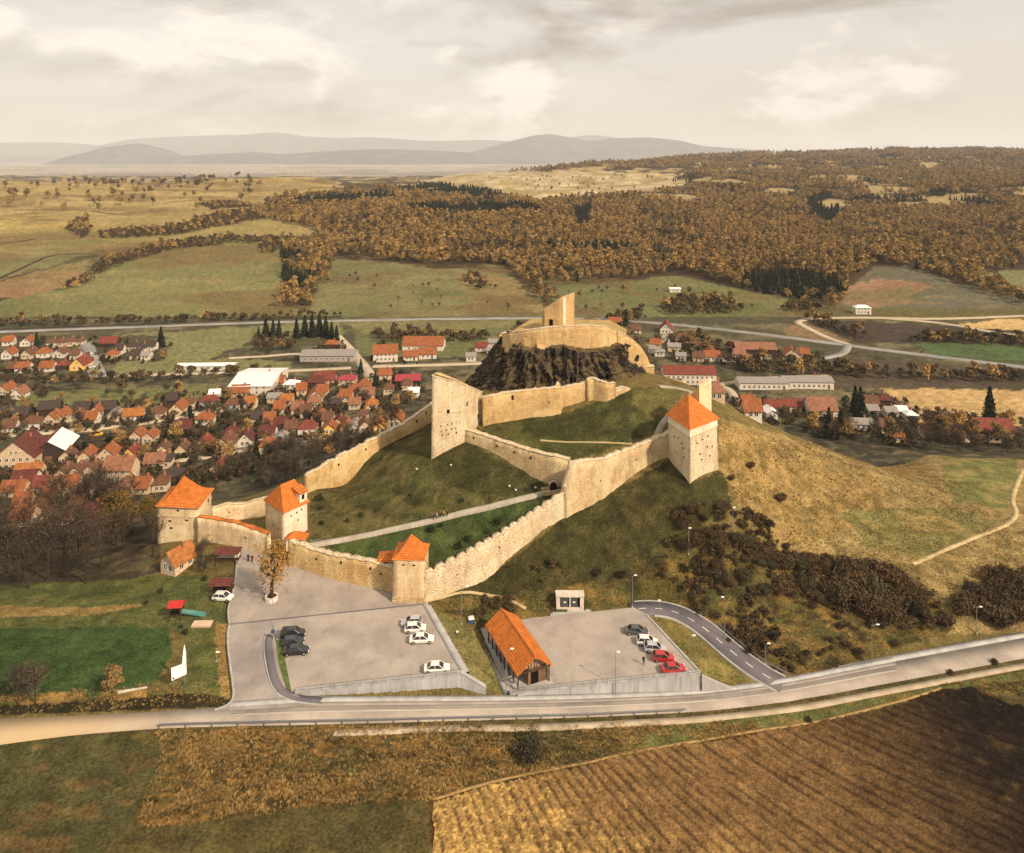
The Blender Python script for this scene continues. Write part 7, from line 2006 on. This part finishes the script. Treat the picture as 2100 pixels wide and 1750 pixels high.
def transformer_cabin():
    a = PZ(1141, 1253, -2.9); b = PZ(1197, 1251, -2.9)
    w = b[0] - a[0]; x, y, z = a
    r = empty('utility_cabin', (x + w / 2, y + 1.5, -2.9)); props(r, 'white concrete utility cabin with black double doors above the lower lot', 'cabin')
    M = plain('white_concrete', (0.58, 0.51, 0.43), .85, .1, .25)
    MB().box(x, x + .75, y, y + 1.7, -4, -.15).build('side_wall', M, r, True); MB().box(x + w - .75, x + w, y, y + 1.7, -4, -.15).build('side_wall', M, r, True)
    MB().box(x - .1, x + w + .1, y - .1, y + 1.8, -.15, .2).build('roof', M, r, True)
    MB().box(x + .752, x + w - .752, y + .7, y + 1.6, -4, -.16).build('back_wall', M_DARK, r, True)
    MB().box(x + .752, x + w - .752, y + .05, y + .5, -4, -2.35).build('sill', M, r, True)
    for k in range(2):
        x0 = x + .95 + k * (w - 1.75) / 2
        MB().box(x0, x0 + (w - 2.6) / 2, y + .3, y + .4, -2.3, -.35).build('door', M_DARKSTEEL, r, True)
        MB().box(x0 + .5, x0 + 1.0, y + .26, y + .3, -1.5, -1.2).build('notice_plate', M_FRAME, r, True)
    MB().box(x + w / 2 - .12, x + w / 2 + .12, y + .2, y + .45, -2.34, -.16).build('mullion', M, r, True)
    slab('cabin_forecourt', [PZ(1128, 1262, -3.0), PZ(1212, 1252, -3.0), PZ(1200, 1246, -2.95), PZ(1136, 1250, -2.95)], M_CONC, 1.0)
transformer_cabin()
# ------------------------------------------------------------------ cottage, stalls, playground, sign
cl = HIT(351, 1180)
house((cl[0] + .4, cl[1] + 2.6, cl[2]), 4.4, 5.4, 2.5, 1.0, 'g', 'y', 'c', R(-26), 'small cream cottage with bright orange roof at the edge of the lawn', None, 2, 'cottage', 'cottage', 2)
def stall(px, py, w, d, h, rcol, label, posts=True, rz=0.05):
    l = HIT(px, py); r = empty('market_stall', l, rz); props(r, label, 'stall')
    MB().add([(-w / 2 - .3, -d / 2 - .3, h), (w / 2 + .3, -d / 2 - .3, h), (w / 2 + .3, d / 2 + .3, h), (-w / 2 - .3, d / 2 + .3, h), (-w / 2 - .3, 0, h + .9), (w / 2 + .3, 0, h + .9)], [(0, 1, 5, 4), (2, 3, 4, 5), (1, 2, 5), (3, 0, 4), (3, 2, 1, 0)]).build('roof', ROOF[rcol][1], r)
    for x in (-w / 2, w / 2):
        for y in (-d / 2, d / 2): MB().box(x - .07, x + .07, y - .07, y + .07, -.3, h).build('post', M_WOOD, r)
    MB().box(-w / 2 + .1, w / 2 - .1, -.1, d / 2 - .1, -.3, h - .3 if not posts else 1.0).build('counter' if posts else 'back_boards', M_WOOD, r)
    if posts: MB().box(-w / 2 + .05, w / 2 - .05, -.3, d / 2, 1.0, 1.08).build('worktop', M_FRAME, r)
stall(455, 1216, 3.8, 2.6, 2.2, 'm', 'small kiosk with dark red roof behind the white car on grass', False)
stall(468, 1152, 4.6, 2.6, 2.3, 'm', 'open market stall with dark red roof at the plaza corner')
def playground():
    l = HIT(362, 1268); r = empty('play_tower', l, .1); props(r, 'playground tower with red roof and a teal slide on the lawn', 'playground')
    Mr = plain('red_play_panel', (0.42, 0.03, 0.025), .6, .2, .2); Mt = plain('teal_plastic', (0.10, 0.28, 0.25), .4, .3, .15); My = plain('yellow_plastic', (0.45, 0.44, 0.22), .4, .3, .15)
    for x in (-1.0, 1.0):
        for y in (-.9, .9): MB().box(x - .08, x + .08, y - .08, y + .08, -.3, 2.7).build('post', M_WOOD, r)
    MB().box(-1, 1, -.9, .9, 1.2, 1.3).build('platform', M_WOOD, r)
    MB().box(-1.0, 1.0, -.96, -.88, 1.3, 2.0).build('side_panel', M_DARK, r); MB().box(.94, 1.02, -.85, -.2, 1.3, 2.0).build('side_panel', Mr, r)
    MB().add([(-1.4, -1.2, 2.6), (1.4, -1.2, 2.6), (1.4, 1.2, 2.6), (-1.4, 1.2, 2.6), (-1.4, 0, 3.4), (1.4, 0, 3.4)], [(0, 1, 5, 4), (2, 3, 4, 5), (1, 2, 5), (3, 0, 4), (3, 2, 1, 0)]).build('roof', Mr, r)
    MB().hexa([(1, -.3, 1.1), (4.6, -.3, .2), (4.6, .3, .2), (1, .3, 1.1)], [(1, -.3, 1.25), (4.6, -.3, .35), (4.6, .3, .35), (1, .3, 1.25)]).build('slide', My, r)
    for y in (-.38, .3): MB().hexa([(1, y, 1.1), (5.4, y, .1), (5.4, y + .08, .1), (1, y + .08, 1.1)], [(1, y, 1.55), (5.4, y, .6), (5.4, y + .08, .6), (1, y + .08, 1.55)]).build('slide_rail', Mt, r)
playground()
sb = HIT(411, 1287); so = empty('sandpit', (sb[0], sb[1] + .8, sb[2] + .05), .03); props(so, 'rectangular pale wooden deck lying on the lawn by the playground', 'deck')
MB().box(-1.8, 1.8, -.85, .85, -.3, .22).build('frame', plain('pale_planks', ALB(226, 176, 132), .85, .1, .15), so)
for k in range(7): MB().box(-1.78 + k * .51, -1.30 + k * .51, -.83, .83, .22, .26).build('plank', plain('pale_planks_top', ALB(232, 184, 142), .85, .1, .15) if k == 0 else bpy.data.materials['pale_planks_top'], so)
def billboard():
    g = HIT(366, 1412); Y = g[1]
    def Q(px, py, dy): X, y, z = PY(px, py, Y + dy); return (X, y, z)
    r = empty('billboard', g); props(r, 'white castle-shaped billboard with a tall spire beside the access road', 'sign')
    Mw = plain('white_panel', (0.80, 0.78, 0.74), .6, .2, .05)
    def plate(pts, name, th=.12):
        MB().hexa([(p[0], p[1], p[2]) for p in pts], [(p[0] + .03, p[1] + th, p[2]) for p in pts]).build(name, Mw, r, True)
    plate([Q(352, 1397, -.8), Q(382, 1383, .8), Q(381, 1360, .8), Q(351, 1371, -.8)], 'panel')
    plate([Q(373.6, 1362.6, .4), Q(381, 1360, .8), Q(380.5, 1340, .8), Q(377.6, 1323, .65), Q(374.5, 1345, .45)], 'spire')
    for px, dy in ((356, -.6), (378, .7)):
        a = Q(px, 1375, dy + .2); MB().box(a[0] - .06, a[0] + .06, a[1], a[1] + .12, g[2] - .6, a[2]).build('post', M_STEEL, r, True)
    a = Q(356, 1391.5, -.64); MB().box(a[0] - .14, a[0] + .14, a[1] - .03, a[1], a[2] - .14, a[2] + .14).build('emblem', M_DARK, r, True)
billboard()
lg = [HIT(242, 1423), HIT(302, 1413)]
lo = empty('fallen_log', lg[0]); props(lo, 'pale fallen log along the green field edge', 'log')
MB().tube((lg[0][0], lg[0][1], lg[0][2] + .2), (lg[1][0], lg[1][1], lg[1][2] + .25), .26, .16, 8).build('log_stem', plain('bleached_wood', ALB(206, 184, 150), .9, .1, .2), lo, True)
def booth():
    l = PZ(966, 1290, -3.15); r = empty('toilet_booth', l, .2); props(r, 'dark blue portable toilet booth behind the pavilion', 'booth')
    Mb = plain('blue_plastic', (0.02, 0.05, 0.13), .4, .3, .15)
    MB().box(-.55, .55, -.55, .55, 0, 2.1).build('cabin', Mb, r); MB().hexa([(-.6, -.6, 2.1), (.6, -.6, 2.1), (.6, .6, 2.1), (-.6, .6, 2.1)], [(-.4, -.4, 2.3), (.4, -.4, 2.3), (.4, .4, 2.3), (-.4, .4, 2.3)]).build('roof', M_FRAME, r)
    MB().box(-.4, .4, -.6, -.56, .1, 1.95).build('door', plain('blue_door', (0.04, 0.09, 0.2), .4, .3, .1), r)
booth()
def round_sign():
    l = PZ(560, 1312, .1); r = empty('road_sign', l); props(r, 'round blue road sign on a short pole at the lawn island', 'road sign')
    MB().tube((0, 0, -.2), (0, 0, 1.4), .04, .04, 6).build('pole', M_STEEL, r)
    MB().tube((0, -.08, 1.5), (0, -.03, 1.5), .42, .42, 16).build('disc', plain('blue_sign_face', (0.05, 0.09, 0.15), .5, .3, .1), r)
round_sign()
# ------------------------------------------------------------------ lamps
M_LAMPW = plain('white_lamp_head', (0.75, 0.72, 0.66), .4, .3, .05)
def lamp(px, py, z, h, arm, label, loc=None, name='street_lamp', cat='street lamp', group='street lamps'):
    l = loc or (PZ(px, py, z) if z is not None else HIT(px, py))
    r = empty(name, l); props(r, label, cat, group)
    MB().tube((0, 0, -.5), (0, 0, h), .085, .05, 7).build('pole', M_STEEL, r)
    MB().tube((0, 0, h), (arm, 0, h + .25), .04, .035, 5).build('arm', M_STEEL, r)
    MB().hexa([(arm - .1, -.16, h + .2), (arm + .55, -.13, h + .22), (arm + .55, .13, h + .22), (arm - .1, .16, h + .2)], [(arm - .05, -.1, h + .36), (arm + .5, -.08, h + .34), (arm + .5, .08, h + .34), (arm - .05, .1, h + .36)]).build('lamp_head', M_LAMPW, r)
    MB().box(-.14, .14, -.14, .14, -.3, .25).build('base', M_CONC, r)
lamp(1262, 1430, -5.2, 7.6, .3, 'street lamp at the foot of the lower retaining wall')
lamp(1297, 1245, -3.2, 6.2, .4, 'street lamp at the start of the loop road')
lamp(946, 1280, None, 7.0, .9, 'street lamp on the bank beside the blue booth')
lamp(1570, 1362, None, 3.6, .4, 'short street lamp inside the loop road junction bank')
lamp(1788, 1364, None, 7.4, .9, 'street lamp by the main road below the round thicket')
lamp(2003, 1300, None, 5.2, .6, 'street lamp by the main road below the bend thicket')
lamp(1486, 1312, None, 8.0, -.6, 'street lamp uphill of the loop road curve')
lamp(1412, 1137, None, 5.4, .1, 'thin lamp post in the scrub below the steep roofed tower')
lamp(1503, 1092, None, 5.2, .1, 'thin lamp post higher up the scrub slope')
lamp(1424, 1372, None, 5.8, -.3, 'street lamp on the grass between loop road and parked red cars')
lamp(1038, 1420, -3.2, 7.2, .8, 'street lamp standing in front of the pavilion')
lamp(1352, 1250, None, 1.6, -.2, 'low lamp at the top of the loop road')
lamp(444, 1357, None, 1.4, 0, 'low bollard lamp on the dry verge by the access road', None, 'bollard_lamp', 'lamp', None)
for px, py in ((925, 957), (1045, 1000), (1098, 1003), (1058, 1008), (938, 1300), (855, 965)):
    l = HIT(px, py); r = empty('spotlight', l); props(r, 'small white ground spotlight on the grass', 'spotlight', 'ground spotlights')
    MB().tube((0, 0, -.1), (0, 0, .3), .04, .04, 5).build('stake', M_STEEL, r); MB().hexa([(-.22, -.2, .28), (.22, -.2, .28), (.22, .1, .22), (-.22, .1, .22)], [(-.24, -.24, .6), (.24, -.24, .6), (.2, .1, .55), (-.2, .1, .55)]).build('lamp_head', M_LAMPW, r)
# ------------------------------------------------------------------ plaza tree
def plaza_tree():
    l = PZ(557, 1228, .45); r = empty('plaza_tree', l); props(r, 'golden old tree with dark trunk in a stone planter on the plaza', 'tree')
    rng = np.random.default_rng(4); mb = MB()
    tops = limbs(mb, rng, 11.2, .42, 3.4, 7.6, 11, 5, .03)
    mb.build('trunk', M_BARK, r)
    m = 1600; ii = rng.integers(0, len(tops), m)
    pts = tops[ii] + rng.normal(0, 1, (m, 3)) * np.array([.55, .55, .9]); pts[:, 2] = np.clip(pts[:, 2] - rng.random(m) * 3.2 * (rng.random(m) < .5), 1.6, 12)
    V, q = leaves(pts, rng.normal(0, 1, (m, 3)), .27, rng)
    me = mesh_np('crown', V, q); o = link_mesh('crown', me, M_GOLDL, r)
    mb = MB(); n = 12
    for k in range(n):
        a, b = 2 * math.pi * k / n, 2 * math.pi * (k + 1) / n - .06
        mb.hexa([(math.cos(t) * s, math.sin(t) * s, -.5) for t, s in ((a, 1.3), (b, 1.3), (b, .95), (a, .95))], [(math.cos(t) * s, math.sin(t) * s, .62) for t, s in ((a, 1.3), (b, 1.3), (b, .95), (a, .95))])
    p = empty('tree_planter', l); props(p, 'round white stone planter at the foot of the plaza tree', 'planter')
    mb.build('kerb_ring', plain('white_stone', (0.62, 0.56, 0.48), .85, .1, .2), p)
    MB().tube((0, 0, -.3), (0, 0, .4), .95, .95, 14).build('soil', plain('planter_soil', (0.05, 0.035, 0.022), .95, .05, .3), p)
plaza_tree()
# ------------------------------------------------------------------ people
def person(loc, rz, shirt, legs_, hair, label, stride=.25, group='visitors'):
    me = bpy.data.meshes.new('person')
    v = [(0, 0, .95), (0, 0, 1.15), (0, 0, 1.38), (0, 0, 1.50), (.01, 0, 1.60), (.02, 0, 1.72),
         (0, .10, .90), (stride * .5, .10, .50), (stride * .25, .10, .09), (stride * .25 + .16, .11, .04),
         (0, -.10, .90), (-stride * .2, -.10, .50), (-stride * .9, -.10, .10), (-stride * .9 + .15, -.11, .04),
         (0, .19, 1.40), (-.06, .25, 1.12), (.08, .26, .88), (.11, .26, .78), (0, -.19, 1.40), (.06, -.25, 1.12), (.16, -.25, .90), (.19, -.25, .80)]
    e = [(0, 1), (1, 2), (2, 3), (3, 4), (4, 5), (0, 6), (6, 7), (7, 8), (8, 9), (0, 10), (10, 11), (11, 12), (12, 13), (2, 14), (14, 15), (15, 16), (16, 17), (2, 18), (18, 19), (19, 20), (20, 21)]
    rad = [.15, .14, .17, .06, .095, .085, .10, .075, .05, .045, .10, .075, .05, .045, .07, .05, .04, .035, .07, .05, .04, .035]
    me.from_pydata(v, e, [])
    o = bpy.data.objects.new('person', me); o.location = loc; o.rotation_euler = (0, 0, rz); COL.objects.link(o)
    md = o.modifiers.new('skin', 'SKIN')
    if not me.skin_vertices:
        me.attributes.new('skin', 'FLOAT', 'POINT') if False else None
    bpy.context.view_layer.objects.active = o
    if not me.skin_vertices: bpy.ops.mesh.customdata_skin_add()
    for i, sv in enumerate(me.skin_vertices[0].data):
        sv.radius = (rad[i], rad[i]); sv.use_root = (i == 0)
    o.modifiers.new('sub', 'SUBSURF').levels = 1; o.modifiers['sub'].render_levels = 1
    m, t, b = newmat('clothing', .85, .1)
    sp = nd(t, 'ShaderNodeSeparateXYZ'); t.links.new(nd(t, 'ShaderNodeTexCoord').outputs['Object'], sp.inputs[0])
    dv = nd(t, 'ShaderNodeMath', operation='DIVIDE'); t.links.new(sp.outputs[2], dv.inputs[0]); dv.inputs[1].default_value = 1.85
    c = nramp(t, dv.outputs[0], [(0, (.02, .02, .02)), (.05, legs_), (.51, shirt), (.80, (.50, .30, .20)), (.905, hair)])
    t.nodes[-1]
    for n_ in t.nodes:
        if n_.type == 'VALTORGB': n_.color_ramp.interpolation = 'CONSTANT'
    t.links.new(c, b.inputs['Base Color']); me.materials.append(m)
    props(o, label, 'person', group)
BLK = (.012, .012, .015); HAIR = (.03, .02, .012)
person(PZ(1320, 1364, -3.18), 1.4, BLK, (.03, .03, .04), HAIR, 'person in black standing behind the red cars')
person(PZ(509, 1152, .84), 1.5, (.01, .015, .03), BLK, HAIR, 'person in dark coat walking across the plaza with another')
person(PZ(517, 1154, .83), 1.6, (.015, .015, .015), (.03, .03, .05), HAIR, 'person in black walking beside the dark coated person on the plaza')
for i, (px, py, c, lb) in enumerate(((889, 1068, (.10, .06, .05), 'person in brown on the courtyard path'), (896, 1067, (.75, .72, .70), 'person in white top on the courtyard path'), (903, 1064, (.12, .05, .05), 'person in dark red between the white and yellow tops'), (910, 1063, (.75, .48, .02), 'person in bright yellow jacket on the courtyard path'), (917, 1062, (.02, .02, .025), 'person in black beside the yellow jacket'))):
    k = HIT(px, py); person((k[0], k[1], k[2] + .14), .3, c, (.03, .03, .05), HAIR, lb)
k = HIT(478, 1212); person(k, 2.0, (.05, .03, .02), BLK, HAIR, 'person in brown beside the red roofed kiosk')
